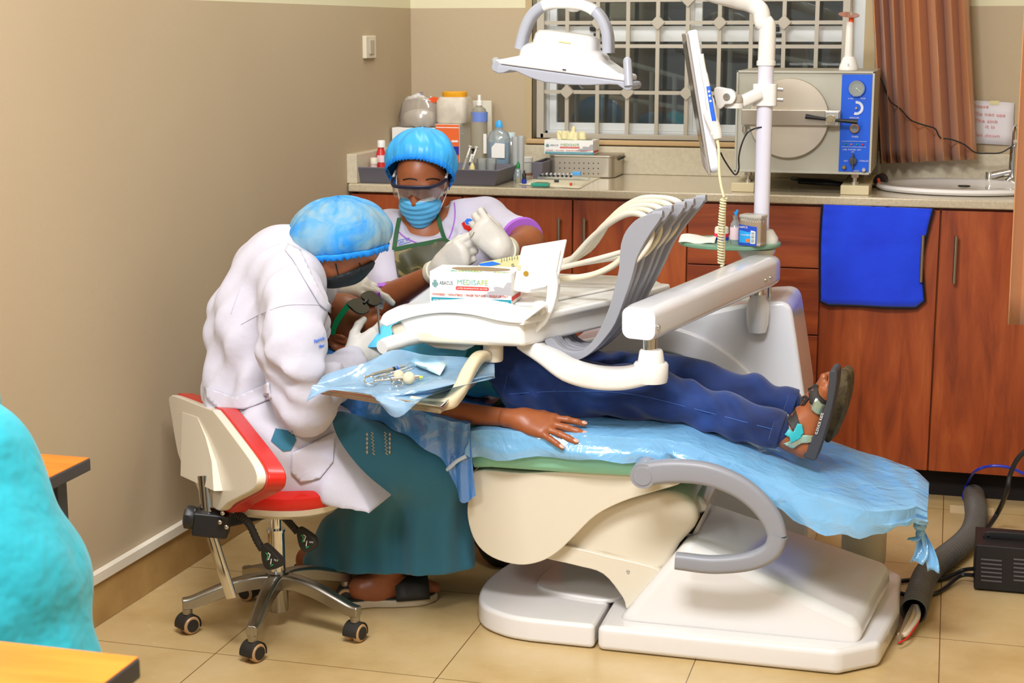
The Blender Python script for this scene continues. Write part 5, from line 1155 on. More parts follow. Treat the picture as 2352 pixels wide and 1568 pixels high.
# grey holders
s1 = [(1424, 577), (1427, 556), (1437, 531), (1458, 507), (1483, 494), (1508, 488), (1519, 494), (1512, 510), (1497, 531), (1480, 558), (1468, 581), (1461, 598), (1450, 640), (1435, 684), (1413, 742), (1388, 778), (1359, 809), (1326, 828), (1300, 824), (1271, 808), (1250, 783), (1268, 777), (1286, 796), (1311, 807), (1339, 803), (1362, 781), (1381, 748), (1399, 705), (1413, 654), (1421, 617)]
for i, (dx, dy, st_) in enumerate(((0, 0, 0), (22, -13, 1), (52, -21, 2), (72, -28, 3), (99, -37, 4))):
    Y_ = 3.70 + .045 * i
    P = []
    for x, y in s1:
        v = max(0, min(1, (800 - y) / 300)); P.append((x + dx * (.35 + .65 * v) + (0 if v > .15 else dx * .0), y + dy * (.5 + .5 * v)))
    P3 = cr(Wp(P, Y_), 3, True)
    m = M(); m.prism(P3, (0.004, .02, 0)); hl = ob('holder', m, m_grey, du, bevel=.004, seg=2)
    tip = W(1512 + dx, 492 + dy, Y_ + .008); m = M(); m.tube([tip + A([-.012, .004, -.002]), tip + A([.012, .0, .0])], [.009, .0095], 12); ob('holder_tip', m, m_grey, hl)
    # hose: out of the table back, arching up to the holder, looping through it
    h0 = A([-1.06 - .02 * i, 4.12 + .03 * i, ZU + .012])
    hp = [h0, W(1300 + 10 * i, 606 - 6 * i, 4.0 + .03 * i), W(1360 + 12 * i, 545 - 12 * i, 3.92 + .03 * i), W(1408 + 14 * i, 507 - 12 * i, 3.84 + .035 * i), W(1448 + 16 * i, 490 - 9 * i, 3.78 + .04 * i), W(1482 + 18 * i, 498 - 9 * i, Y_ + .024), W(1496 + 20 * i, 530 - 11 * i, Y_ + .03), W(1490 + 20 * i, 560 - 12 * i, Y_ + .022), W(1466 + 20 * i, 592 - 13 * i, Y_ + .014), W(1446 + 20 * i, 606 - 13 * i, Y_ + .012)]
    m = M(); m.tube(cr(hp, 8), .0078 if i != 1 else .0068, 10); ob('hose', m, mat('hose_white', '#d6d0c2', .4) if i % 2 == 0 else mat('hose_cream', '#dfd5bb', .4), du)
for i, pts in enumerate((((1228, 640), (1300, 640), (1370, 628), (1424, 598), (1440, 560)), ((1230, 626), (1300, 612), (1380, 592), (1440, 575)), ((1290, 612), (1360, 600), (1440, 588)))):
    Y0 = (3.88, 4.0, 4.05)[i]
    m = M(); m.tube(cr([W(x, y, Y0 - .03 * j) for j, (x, y) in enumerate(pts)], 6), (.008, .007, .0075)[i], 10); ob('hose', m, mat('hose_cream', '#dfd5bb', .4) if i == 0 else mat('hose_white', '#d6d0c2', .4), du)
# viewer panel on its curved stalk
P0 = W(1240, 610, 3.76); nn = nrm(A([.25, -1, .12]))
vq = [(1198, 566), (1292, 550), (1303, 553), (1300, 575), (1280, 655), (1266, 672), (1218, 674), (1192, 672), (1174, 664), (1184, 612)]
Pv = [Wn(x, y, P0, nn) for x, y in ((1199, 566), (1303, 549), (1283, 640), (1262, 662), (1213, 673), (1176, 668))]
m = M(); m.prism(Pv, -nn * .014); ob('viewer_panel', m, m_plas, du, bevel=.005, seg=3)
Pv = [Wn(x, y, P0 + nn * .006, nn) for x, y in ((1232, 580), (1290, 571), (1276, 640), (1254, 660), (1215, 668), (1232, 630))]
m = M(); m.prism(Pv, -nn * .01); ob('panel_rib', m, m_plas, du, bevel=.006)
m = M(); c_ = Wn(1208, 628, P0 + nn * .001, nn); m.cyl(c_, c_ + nn * .0016, .0065, n=20); ob('gold_sticker', m, mat('gold_seal', '#b58a2c', .35, .4), du)
m = M(); c_ = Wn(1192, 614, P0 + nn * .001, nn); m.box(c_, (.009, .002, .014), A([nrm(np.cross(nn, (0, 0, 1.))), nn, (0, 0, 1)])); ob('switch', m, mat('switch_cream', '#cfc09c', .4), du, bevel=.001)
m = M(); m.sweep(cr([W(1271, 632, 3.77), W(1272, 660, 3.745), W(1266, 695, 3.72), W(1252, 728, 3.70), W(1230, 755, 3.69), W(1206, 771, 3.685)], 5), rrect(.02, .026, .006), up=(0, 1, 0), sc=[1.2, 1.2, 1.3, 1.3, 1.35, 1.35, 1.35, 1.3, 1.3, 1.3] + [1.2] * 8 + [1.0] * 5 + [.7, .5, .3]); ob('stalk', m, m_plas, du)
m = M(); c_ = W(1246, 706, 3.70); m.lathe([(.017, 0), (.019, -.004), (.019, -.02), (.015, -.024)], c_, (.3, 1, 0), n=12); ob('lock_knob', m, m_plas, du)
# hooked carrier arm, spindle, parallel beam
YH = 3.665
hk = cr([W(1205, 786, YF + .1), W(1255, 815, YF + .07), W(1310, 850, YH - .01), W(1370, 866, YH), W(1430, 868, YH), W(1480, 858, YH), W(1500, 852, YH)], 6)
m = M(); m.sweep(hk, rrect(.05, .075, .014), up=(0, 1, 0), sc=[.7 + .3 * min(1, i / 12) for i in range(len(hk))]); ob('hook_arm', m, m_du, du)
m = M(); c_ = W(1495, 850, YH); kk = mp(c_); zt_ = W(1495, 832, YH)[2]; zb_ = W(1495, 872, YH)[2]; zc_ = W(1495, 802, YH)[2]
m.lathe([(38 * kk, zb_ - .004 - zt_), (40 * kk, zb_ - zt_ + .006), (40 * kk, -.004), (37 * kk, 0), (31 * kk, .001), (27 * kk, zc_ - zt_ - .004), (24 * kk, zc_ - zt_)], (c_[0], YH, zt_), n=36); ob('joint_housing', m, m_du, du)
m = M(); m.cyl((c_[0] - .004, YH, zc_ - .005), (c_[0] - .004, YH, W(1490, 768, YH)[2]), 17 * kk, n=28); ob('spindle', m, m_chrome, du)
YL0, YR0 = YH, 4.42
Lc, Rc = W(1478, 738, YL0), W(1748, 622, YR0)
dv = nrm(Rc - Lc); upv = nrm(A([0, 0, 1]) - dv * dv[2]); 
m = M(); m.sweep([Lc - dv * .028, Lc + dv * .0, Lc * .5 + Rc * .5, Rc - dv * .02, Rc + dv * .03, Rc + dv * .045], rrect(.092, .082, .022, 5), up=upv, sc=[.93, 1, 1, 1.04, .98, .85]); ob('beam', m, mat('unit_white', '#dcdce2', .2, coat=.4), du)
fr_ = lambda px_, py_, t_: Lc * (1 - t_) + Rc * t_
for x, y, t_ in ((1512, 750, .08), (1758, 643, .98), (1769, 637, 1.0)):
    P0_ = Lc * (1 - t_) + Rc * t_; nb = nrm(np.cross(upv, dv)); nb = nb if nb[1] < 0 else -nb
    c_ = Wn(x, y, P0_ + nb * .047, nb); m = M(); m.sph(c_, (.006, .006, .006), 12); ob('screw', m, m_chrome, du)
m = M(); nb = nrm(np.cross(upv, dv)); m.text('WWW.DENTALUNITS.COM' if False else '· · · · · · · · ·', Lc * .35 + Rc * .65 + upv * .042 - nb * .0, dv, np.cross(upv, dv) * (1 if np.dot(np.cross(upv, dv), A([0, 1, 0])) > 0 else -1), .016); ob('embossing', m, mat('emboss', '#b7b7b7', .5), du)
m = M(); a = W(1738, 690, 4.4); m.cyl(W(1738, 645, 4.42), a, 16 * mp(a), n=24); ob('end_spindle', m, m_chrome, du)
m = M(); lat(m, 1739, 4.4, [(8, 766), (20, 762), (25, 742), (26.5, 715), (24, 695), (18, 682), (16, 676)], 28); ob('end_joint', m, mat('unit_white', '#dcdce2', .2, coat=.4), du)
m = M(); a = W(1768, 640, 4.5); m.cyl(a, A([a[0], a[1], ztop_box + .003]), .006, n=12); ob('tie_rod', m, m_chrome, du)
# lower cylinder, cranked arm and steel tray
ZTR = .69
m = M(); c_ = W(1133, 800, 3.70); kk = mp(c_); zt_ = ZL - .001; zb_ = W(1133, 832, 3.70)[2]; m.lathe([(21 * kk, zb_ - zt_), (23 * kk, zb_ - zt_ + .004), (24 * kk, 0)], (c_[0], 3.70, zt_ + .004), n=30); ob('tray_hub', m, mat('unit_cream', '#ddd2c0', .3), du)
ca = A([c_[0], 3.70, (zt_ + zb_) / 2])
m_tan = mat('tray_arm_cream', '#d3c4a3', .3, coat=.2)
arm = cr([W(1120, 815, 3.69), W(1098, 822, 3.62), W(1078, 850, 3.52), W(1060, 888, 3.42), W(1046, 910, 3.36), W(1028, 926, 3.31), W(990, 930, 3.30), W(945, 923, 3.30)], 6)
m = M(); m.sweep(arm, rrect(.034, .028, .011), up=(0, .3, 1)); ob('tray_arm', m, m_tan, du)
tc = [WZ(733, 890, ZTR), WZ(1012, 935, ZTR), WZ(1112, 852, ZTR), WZ(838, 838, ZTR)]
m = M(); m.prism([p - A([0, 0, .016]) for p in tc], (0, 0, .016)); ob('steel_tray', m, mat('tray_steel', '#b9a98c', .3, .7), du, bevel=.004)
m = M(); m.tube(tc, .004, 8, closed=True); ob('tray_rim', m, m_chrome, du)
a, b = W(735, 893, tc[0][1] - .004), W(778, 905, tc[0][1] - .004); m = M(); m.prism(Wp([(733, 890), (772, 894), (780, 907), (750, 905), (735, 900)], tc[0][1] - .006), (0, .02, 0)); ob('tray_clip', m, m_tan, du, bevel=.003)
# plastic film spread on the tray
fr0 = [[(745, 862, .712), (830, 835, .722), (900, 806, .745), (975, 812, .735), (1040, 820, .715), (1134, 820, .70)],
       [(728, 880, ZTR + .008), (800, 872, ZTR + .007), (870, 862, ZTR + .007), (960, 850, ZTR + .007), (1040, 846, ZTR + .007), (1136, 846, .692)],
       [(716, 890, ZTR + .006), (790, 886, ZTR + .007), (850, 888, ZTR + .008), (930, 895, ZTR + .012), (1010, 884, ZTR + .02), (1136, 862, .69)],
       [(706, 916, .662), (760, 894, ZTR + .006), (842, 898, ZTR + .004), (882, 914, .60), (1000, 900, .688), (1136, 864, .686)],
       [(704, 920, .655), (756, 896, ZTR + .005), (848, 906, .60), (907, 957, .60), (985, 910, .60), (1137, 866, .684)]]
def fpt(x, y, z):
    if z > .675: return WZ(x, y, z)
    return W(x, y, tc[0][1] + (tc[1][1] - tc[0][1]) * max(0, min(1, (x - 733) / 279)) - .03)
g_ = [cr([fpt(*q) for q in r], 6) for r in fr0]; g2_ = list(zip(*[cr([r[j] for r in g_], 5) for j in range(len(g_[0]))]))
m = M(); m.grid([[q + A([0, 0, .0025 * math.sin(i * .9 + j * .6)]) for j, q in enumerate(r)] for i, r in enumerate(g2_)]); tag(ob('tray_film', m, m_film3), 'pale blue plastic film spread over the small steel tray with a hanging corner', 'plastic sheet')
# instruments
zi = ZTR + .013
def tool(name, label, cat, a, b, segs, dz=0.):
    A_, B_ = WZ(a[0], a[1], zi + .003 + dz), WZ(b[0], b[1], zi + .005 + dz); d = B_ - A_; t = thing(name, label, cat, A_)
    for nm, u0, u1, r0, r1, mt in segs: m = M(); m.cyl(A_ + d * u0, A_ + d * u1, r0, r1, 14); ob(nm, m, mt, t)
    return t, A_, d
t, a_, d_ = tool('scaler', 'slim steel scaler with a black and a blue ring, uppermost on the blue film', 'dental tool', (842, 864), (935, 838), [('grip', .14, .62, .0042, .0048, m_steel), ('ring_black', .62, .68, .005, .005, m_black), ('ring_blue', .71, .75, .005, .005, m_blue), ('shank', .68, .92, .0045, .0035, m_steel), ('tip_shank', .92, 1.0, .002, .0012, m_steel), ('rear_shank', .02, .14, .0012, .003, m_steel)], .004)
m = M(); e = a_ + d_; m.tube(cr([e, e + A([.008, .0, .006]), e + A([.012, -.004, .004]), e + A([.014, -.008, 0])], 4), .001, 6); ob('hook', m, m_steel, t)
m = M(); m.tube(cr([a_ + d_ * .03, a_ + A([-.004, -.004, 0]), a_ + A([-.01, 0, .004])], 4), .0012, 6); ob('rear_hook', m, m_steel, t)
t, a_, d_ = tool('excavator', 'plain steel excavator with curved tip lying just below the ringed scaler', 'dental tool', (862, 868), (958, 838), [('grip', .1, .72, .0036, .0036, m_chrome), ('shank', .72, .95, .0034, .0012, m_chrome), ('rear_shank', .0, .1, .0012, .0034, m_chrome)])
m = M(); e = a_ + d_ * .95; m.tube(cr([e, e + A([.006, .003, .003]), e + A([.011, .002, .006]), e + A([.014, -.002, .002])], 4), .0012, 6); ob('hook', m, m_chrome, t)
t, a_, d_ = tool('tweezers', 'thin polished steel tweezers along the front of the tools', 'dental tool', (862, 874), (950, 846), [('arm', .0, .95, .0015, .0022, m_chrome)])
m = M(); m.cyl(a_ + A([0, -.006, 0]), a_ + d_ * .95 + A([0, .002, 0]), .0015, .0022, 8); ob('arm', m, m_chrome, t)
sy = thing('cartridge_syringe', 'steel dental syringe with finger rings and a yellow green tip', 'syringe', WZ(900, 876, zi))
a_, b_ = WZ(858, 876, zi + .005), WZ(968, 866, zi + .006); d_ = b_ - a_
m = M(); m.cyl(a_, a_ + d_ * .35, .003, n=12); ob('plunger_rod', m, m_chrome, sy)
m = M(); m.cyl(a_ + d_ * .36, a_ + d_ * .94, .0062, n=16); ob('barrel', m, m_steel, sy)
m = M(); m.cyl(a_ + d_ * .94, a_ + d_ * 1.02, .005, .003, n=12); ob('tip_cap', m, mat('tip_lime', '#c8d64a', .4), sy)
def ring(c, r, rt, nrm_, ex=1.): u = nrm(np.cross(nrm_, (0, 0, 1.)) if abs(nrm_[2]) < .9 else A([1, 0, 0])); w_ = np.cross(nrm_, u); return [c + u * r * ex * math.cos(q) + w_ * r * math.sin(q) for q in np.linspace(0, 2 * math.pi, 25)[:-1]]
for q, r in (((896, 862), .012), ((914, 880), .011), ((849, 873), .013)):
    c_ = WZ(q[0], q[1], zi + .009); m = M(); m.tube(ring(c_, r, .002, nrm(A([.15, -.45, .9]))), .0018, 8, closed=True); ob('finger_ring', m, m_chrome, sy)
for i, (q, r) in enumerate((((939, 868), .0145), ((916, 862), .0125))):
    c_ = WZ(q[0], q[1], zi + .012); m = M(); m.sph(c_, (r, r, r * 1.05), 20); tag(ob('cotton_ball', m, mat('cotton_damp', '#cfc1a4', .9, bump=(160, .4, .003))), ['larger damp tan cotton ball on the instrument film', 'smaller cotton ball behind the syringe on the instrument film'][i], 'cotton ball')
P = []
for v in np.linspace(0, 1, 5): P.append([WZ(940 + 70 * u + 16 * v, 832 + 30 * u * (1 - .5 * v) - 10 * v + 6 * math.sin(u * 6) * v, zi + .002 + .008 * math.sin(math.pi * v) + .003 * math.sin(u * 8)) for u in np.linspace(0, 1, 10)])
m = M(); m.grid(P); mk = tag(ob('face_mask', m, mat('mask_pale', '#bfdedc', .8), solid=.0015), 'folded pale green mask with a white edge lying behind the cotton balls', 'face mask')
# carton of gloves on the table
gl0 = A([-1.228, 3.705, ZU + .0095]); u_ = nrm(A([1, .035, 0])); v_ = nrm(A([-.035, 1, 0])); Lx = .208
hh = W(1000, 622, 3.71)[2] - gl0[2]
glovebox('open white glove carton with torn top on the white instrument table', gl0, u_, v_, A([0, 0, 1.]), Lx, .115, hh, False)
m = M(); p = A([-1.05, 4.0, ZU + .0095]); m.box(p + A([0, 0, .035]), (.17, .05, .07), A([nrm(A([1, -.1, .3])), (0, 1, 0), nrm(A([-.3, 0, 1]))])); bx2 = thing('wipes_box', 'pale yellow printed packet with blue edge behind the glove carton', 'packet', p)
pk = [W(x, y, 3.9) for x, y in ((1098, 606), (1190, 588), (1215, 590), (1215, 640), (1098, 640))]
m = M(); m.prism(pk, (0, .03, 0)); ob('packet', m, mat('packet_yellow', '#cfc892', .5), bx2, bevel=.002)
m = M(); m.prism(Wp([(1098, 606), (1130, 600), (1150, 606), (1110, 614)], 3.898), (0, .002, 0)); ob('blue_edge', m, m_blue, bx2)
m = M()
for i in range(7): a = W(1152 + 6 * i, 597 - i, 3.897); m.box(a, (.0012, .001, .01 - .004 * (i % 2)))
m.text('G.', W(1174, 612, 3.897), CR, (0, 0, 1), .011); ob('print', m, m_text, bx2)
# ================================================================ STOOL
m_red = mat('red_vinyl', '#c3190c', .35, coat=.2)
so = thing('stool', 'red and cream dental stool with cast metal star base on five castors', 'stool', (-1.6, 3.57, 0))
SX, SY = -1.6, 3.57
col = lambda z: A([SX, SY, z])
m = M(); m.lathe([(.024, 0), (.026, .004), (.026, .1), (.03, .105)], col(.045)); ob('hub', m, m_alu, so)
m = M(); m.cyl(col(.14), col(.255), .021, n=28); m.cyl(col(.255), col(.262), .023, n=28); ob('gas_column', m, m_chrome, so)
m = M(); m.cyl(col(.262), col(.34), .013, n=20); ob('piston', m, m_chrome, so)
RC = .228
cast = None
for i, a_ in enumerate((-82, -10, 62, 134, 206)):
    a = math.radians(a_); d = A([math.cos(a), math.sin(a), 0]); s = A([-d[1], d[0], 0])
    m = M(); P = [col(.125) + d * .01, col(.128) + d * .05, col(.118) + d * .11, col(.098) + d * .17, col(.082) + d * (RC - .012), col(.08) + d * (RC + .012)]
    fr2 = cr(P, 4)
    m.sweep(fr2, [(.5, -.5), (.5, .35), (.3, .5), (-.3, .5), (-.5, .35), (-.5, -.5)], up=(0, 0, 1), sc=[.04 - .014 * i2 / len(fr2) for i2 in range(len(fr2))]); lg = ob('leg', m, m_alu, so, bevel=.003)
    m = M(); m.cyl(col(.052) + d * RC, col(.09) + d * RC, .0125, n=18); ob('socket', m, m_alu, lg)
    c_ = col(.0) + d * RC; ca_ = math.radians((20, 15, 70, 100, 30)[i]); ad = A([math.cos(ca_), -math.sin(ca_), 0])   # castor axle direction
    cs_ = thing('castor_axis', '', '') if False else None
    m = M()
    m.lathe([(.020, -.022), (.0235, -.018), (.0235, -.008), (.018, -.005), (.018, .005), (.0235, .008), (.0235, .018), (.020, .022)], c_ + A([0, 0, .0245]), ad, n=28); wh = ob('castor', m, mat('castor_tan', '#b58f66', .4), so)
    m = M(); fwd = A([-ad[1], ad[0], 0])
    arcp = [c_ + A([0, 0, .0245]) + fwd * .0262 * math.cos(t_) + A([0, 0, .0262 * math.sin(t_)]) for t_ in np.linspace(-.35, math.pi + .2, 14)]
    m.sweep(arcp, rrect(.003, .041, .001), up=ad); m.cyl(c_ + A([0, 0, .048]), c_ + A([0, 0, .058]), .008, n=14); ob('hood', m, m_rub, wh)
    for sg in (-1, 1): m = M(); m.cyl(c_ + A([0, 0, .0245]) + ad * .0222 * sg, c_ + A([0, 0, .0245]) + ad * .0236 * sg, .0165, n=24); ob('wheel_cap', m, m_rub, wh)
# seat
def seatring(rx, ry, z, ex=2.6, n=44, cx=-1.575, cy=3.57): return [A([cx + rx * np.sign(math.cos(t_)) * abs(math.cos(t_)) ** (2 / ex), cy + ry * np.sign(math.sin(t_)) * abs(math.sin(t_)) ** (2 / ex), z]) for t_ in np.linspace(0, 2 * math.pi, n + 1)[:-1]]
m = M(); P = [seatring(.1, .1, .333), seatring(.15, .15, .337), seatring(.176, .176, .352), seatring(.182, .182, .368)]; m.grid(P, cv=True); m.add(P[0], [tuple(range(44))]); m.add(P[-1], [tuple(range(44))]); ob('seat_pan', m, m_cream, so)
m = M(); P = [seatring(.181, .181, .367), seatring(.187, .187, .38), seatring(.184, .184, .398), seatring(.165, .165, .408), seatring(.1, .1, .41), seatring(.02, .02, .41)]; m.grid(P, cv=True); ob('seat_cushion', m, m_red, so)
# backrest: a shield standing behind the sitter
nb_ = nrm(A([.74, .62, -.1])); P0 = W(498, 1040, 3.36)
shl = [(387, 917), (392, 909), (402, 909), (478, 938), (492, 946), (530, 995), (572, 1052), (588, 1082), (590, 1105), (583, 1122), (560, 1136), (522, 1156), (508, 1170), (495, 1170), (462, 1142), (448, 1110), (414, 1058), (402, 1010), (394, 960)]
Ps = [Wn(x, y, P0, nb_) for x, y in shl]; Pd = cr(Ps, 3, True)
m = M(); m.prism(Pd, nb_ * .022); ob('back_shell', m, m_cream, so, bevel=.007, seg=3)
cen = sum(Pd) / len(Pd); cus = [cen + (p - cen) * 1.035 + nb_ * .021 for p in Pd]
m = M(); m.prism(cus, nb_ * .042); ob('back_cushion', m, m_red, so, bevel=.016, seg=4)
rb_ = [Wn(x, y, P0, nb_) - nb_ * .0 for x, y in ((420, 946), (455, 958), (478, 1005), (498, 1060), (512, 1127), (434, 1092))]
off = [0.002, .002, .006, .012, .022, .022]
m = M(); f = [p - nb_ * o_ for p, o_ in zip(rb_, off)]; n_ = 6; m.add(rb_ + f, [tuple(range(6)), tuple(range(11, 5, -1))] + [(i, (i + 1) % 6, 6 + (i + 1) % 6, 6 + i) for i in range(6)]); ob('back_housing', m, m_cream, so, bevel=.004)
Yb_ = 3.345
m = M(); m.sweep([W(466, 1092, Yb_ + .01), W(474, 1175, Yb_)], rrect(.028, .012, .005), up=(0, 1, 0)); m.sweep([W(487, 1232, Yb_), W(532, 1372, Yb_ + .01)], rrect(.028, .014, .006), up=(0, 1, 0)); ob('back_bar', m, m_chrome, so)
m = M(); m.box(W(486, 1200, Yb_ + .01), (.085, .06, .06), A([nrm(A([1, .3, -.12])), nrm(A([-.3, 1, 0])), nrm(A([.12, 0, 1]))])); ob('tilt_box', m, m_black, so, bevel=.006)
m = M(); m.lathe([(.026, 0), (.029, .005), (.029, .022), (.02, .027)], W(449, 1190, Yb_ - .01), nrm(A([-1, -.25, .15])), n=9); ob('tilt_knob', m, m_black, so)
for q in ((511, 1178), (505, 1199), (520, 1210)): m = M(); m.sph(W(q[0], q[1], Yb_ - .022), (.006, .004, .006), 12); ob('bolt', m, m_steel, so)
m = M(); m.sweep([W(510, 1180, Yb_ + .03), A([SX - .02, SY, .325])], rrect(.02, .07, .006), up=(0, 0, 1)); m.box(A([SX, SY, .325]), (.12, .12, .018)); ob('mechanism', m, m_black, so, bevel=.004)
for i, (pth, pad_, Yq_) in enumerate((([(540, 1178), (558, 1188), (575, 1208), (590, 1240), (603, 1262)], [(600, 1254), (608, 1252), (636, 1278), (645, 1290), (643, 1302), (618, 1309), (606, 1300), (600, 1280)], 3.38), ([(635, 1172), (655, 1190), (672, 1208), (684, 1222)], [(680, 1214), (690, 1214), (716, 1232), (723, 1244), (722, 1258), (706, 1269), (690, 1262), (682, 1240)], 3.5))):
    P = cr(Wp(pth, Yq_), 8); m = M(); m.tube(P, [.0085 + .0014 * (j % 2) for j in range(len(P))], 12); lv = ob('lever_stem', m, m_rub, so)
    m = M(); m.prism(cr(Wp(pad_, Yq_ - .008), 3, True), (0.004, .018, 0)); lp = ob('lever_paddle', m, m_rub, so, bevel=.005)
    cx_, cy_ = sum(q[0] for q in pad_) / 8, sum(q[1] for q in pad_) / 8
    m = M(); f_ = lambda u, v: W(cx_ + u, cy_ + v, Yq_ - .0095)
    m.tube([f_(-4, -14), f_(1, -10), f_(-3, 2), f_(4, 0), f_(2, 12)], .0014, 5); ob('pictogram', m, m_label, lp)
    m = M(); m.tube([f_(-9, -14), f_(-4, -8), f_(-6, 3)], .0014, 5); m.tube([f_(2, 16), f_(8, 13)], .0014, 5); ob('green_mark', m, mat('green_ink', '#18b060', .4), lp)
    m = M(); m.text(('TILT', 'LIFT')[i], f_(9, 4), W(cx_ + 9, cy_ + 2, Yq_) - W(cx_, cy_, Yq_), (0, 0, 1), .006); ob('lettering', m, m_label, lp)
# ================================================================ DESKS, FLOOR DEVICES
m_dtop = mat('desk_orange', '#d9761c', .35, mix=(5, '#e08628', .35, .65), stretch=(1, 8, 1))
def desk(label, cx, cy, z, dx, dy, leg):
    t = thing('desk', label, 'desk', (cx - dx / 2, cy - dy / 2, 0), 'orange topped desks')
    m = M(); m.bb(cx - dx, cx, cy - dy, cy, z - .001, z + .0005); ob('desk_top', m, m_dtop, t)
    m = M(); m.bb(cx - dx - .002, cx + .002, cy - dy - .002, cy + .002, z - .028, z - .0012); ob('edge_band', m, mat('desk_edge', '#3d3a3c', .5), t, bevel=.003)
    for lx_, ly_ in ((cx - .05, cy - .06), (cx - dx + .05, cy - .06), (cx - .05, cy - dy + .06), (cx - dx + .05, cy - dy + .06)):
        m = M(); m.bb(lx_ - .018, lx_ + .018, ly_ - .018, ly_ + .018, 0.0005, z - .028); ob('leg', m, m_dgrey, t)
    return t
p = WZ(205, 1051, .61); desk('orange desk with black edge behind the turquoise scrubs, against the left wall', p[0], p[1], .61, .29, .48, 0)
p = WZ(317, 1509, .74); desk('orange desk in the bottom left corner in front of the turquoise scrubs', p[0], p[1], .74, .9, .6, 0)
bx0 = WZ(2236, 1356, 0); Ybx = bx0[1]
dv_ = thing('power_unit', 'black vented metal power box with a handle on the floor at the right', 'power box', (bx0[0] + .1, Ybx + .09, 0))
zt_ = W(2236, 1250, Ybx)[2]
m = M(); m.bb(bx0[0], bx0[0] + .24, Ybx, Ybx + .17, .006, zt_); ob('case', m, mat('box_black', '#1b191b', .45), dv_, bevel=.003)
for cx_ in (2253, 2328):
    m = M()
    for r in range(6): a, b = W(cx_, 1284 + 9.6 * r, Ybx - .001), W(cx_ + 48, 1287 + 9.6 * r, Ybx - .001); m.box((a + b) / 2, (np.linalg.norm(b - a), .003, .0042), None)
    ob('vent', m, mat('vent_grey', '#5a565a', .4), dv_)
m = M(); m.sweep(cr([A([bx0[0] + .03, Ybx + .07, zt_ + .001]), A([bx0[0] + .04, Ybx + .07, zt_ + .01]), A([bx0[0] + .17, Ybx + .07, zt_ + .01]), A([bx0[0] + .18, Ybx + .07, zt_ + .001])], 4), rrect(.006, .02, .002), up=(0, 0, 1)); ob('handle', m, m_black, dv_)
for x in (.02, .22):
    for y in (.02, .15): m = M(); m.cyl((bx0[0] + x, Ybx + y, 0), (bx0[0] + x, Ybx + y, .007), .008, n=12); ob('foot', m, m_rub, dv_)
hs = [(2098, 1404, .038), (2112, 1360, .037), (2130, 1316, .036), (2168, 1282, .035), (2208, 1250, .035), (2232, 1222, .035), (2242, 1190, .036), (2240, 1158, .04), (2236, 1135, .02)]
hh_ = thing('floor_hose', 'thick ribbed grey hose running across the floor from the chair base', 'hose', WZ(2170, 1290, 0))
P = cr([WZ(x, y, z) for x, y, z in hs], 40); m = M(); m.tube(P, [.0325 + .0022 * math.sin(j * math.pi / 2.5) for j in range(len(P))], 22, cap=False); ob('ribbed_hose', m, mat('hose_grey', '#57534f', .45), hh_)
for i, (c_, dx) in enumerate((('#8d7a62', -8), ('#c8a884', 0), ('#d8c8b0', 8))):
    e = A(P[0]); m = M(); q = [A(P[14]) + A([.004 * (i - 1), 0, 0]), e + A([.012 * (i - 1), -.01, -.008]), WZ(2078 + dx * .6, 1448 + 3 * i, .02), WZ(2064, 1470 - 6 * i, .015)]; m.tube(cr(q, 5), .0065, 8); ob('inner_tube', m, mat('tube' + c_[1:], c_, .5), hh_)
m = M(); q = [A(P[14]), A(P[0]) + A([.016, -.014, -.012]), WZ(2086, 1462, .022), WZ(2064, 1476, .02)]; m.tube(cr(q, 5), .0022, 6); ob('red_line', m, mat('red_ink', '#d8261f', .5), hh_)
pa, pb = WZ(2182, 1160, 0), WZ(2284, 1185, 0)
m = M(); m.bb(pa[0], pb[0], min(pa[1], pb[1]), max(pa[1], pb[1]) + .0, .0004, .0014); tag(ob('floor_patch', m, mat('patch_cream', '#d8bf94', .5)), 'pale rectangular cover plate on the floor where the ribbed hose enters', 'floor plate')
m = M(); m.tube(cr([WZ(2222, 1152, .01), WZ(2212, 1140, .015), WZ(2222, 1110, .05), W(2240, 1082, 4.95), W(2275, 1070, 4.95), W(2320, 1074, 4.95), W(2365, 1095, 4.95)], 6), .0045, 8); m.tube(cr([WZ(2222, 1152, .008), WZ(2216, 1138, .008), WZ(2260, 1139, .006), WZ(2320, 1140, .006), WZ(2360, 1136, .006)], 6), .0045, 8); tag(ob('air_tube', m, mat('tube_blue', '#1a2fb0', .3)), 'thin blue air tube looping up beside the floor hose', 'tube')
m = M(); m.tube(cr([WZ(2256, 1228, .03), WZ(2290, 1180, .06), W(2312, 1130, 4.75), W(2320, 1090, 4.75), W(2340, 1050, 4.75), W(2375, 1020, 4.75)], 6), .0075, 8); tag(ob('cable', m, m_black), 'thick black cable rising behind the power box to the right edge', 'cable')
m = M(); m.tube(cr([WZ(2236, 1320, .03), WZ(2205, 1322, .02), WZ(2170, 1350, .008), WZ(2140, 1364, .008), WZ(2075, 1364, .008), WZ(2058, 1346, .008), WZ(2076, 1333, .008), WZ(2160, 1330, .008), WZ(2210, 1310, .02), WZ(2236, 1306, .04)], 6), .006, 8); tag(ob('cable', m, m_black), 'black cable looping on the floor from the power box under the ribbed hose', 'cable')
fc = WZ(1150, 1300, 0); m = M(); m.tube(cr([A([fc[0] - .18, fc[1] + .25, .16]), A([fc[0] - .1, fc[1] + .12, .09]), A([fc[0] - .03, fc[1] + .02, .035]), A([fc[0] + .03, fc[1] - .0, .025])], 6), [.035] * 10 + [.032] * 5 + [.028] * 4, 14); tag(ob('foot_control', m, m_rub), 'black foot control bar in the dark gap under the backrest', 'foot control')
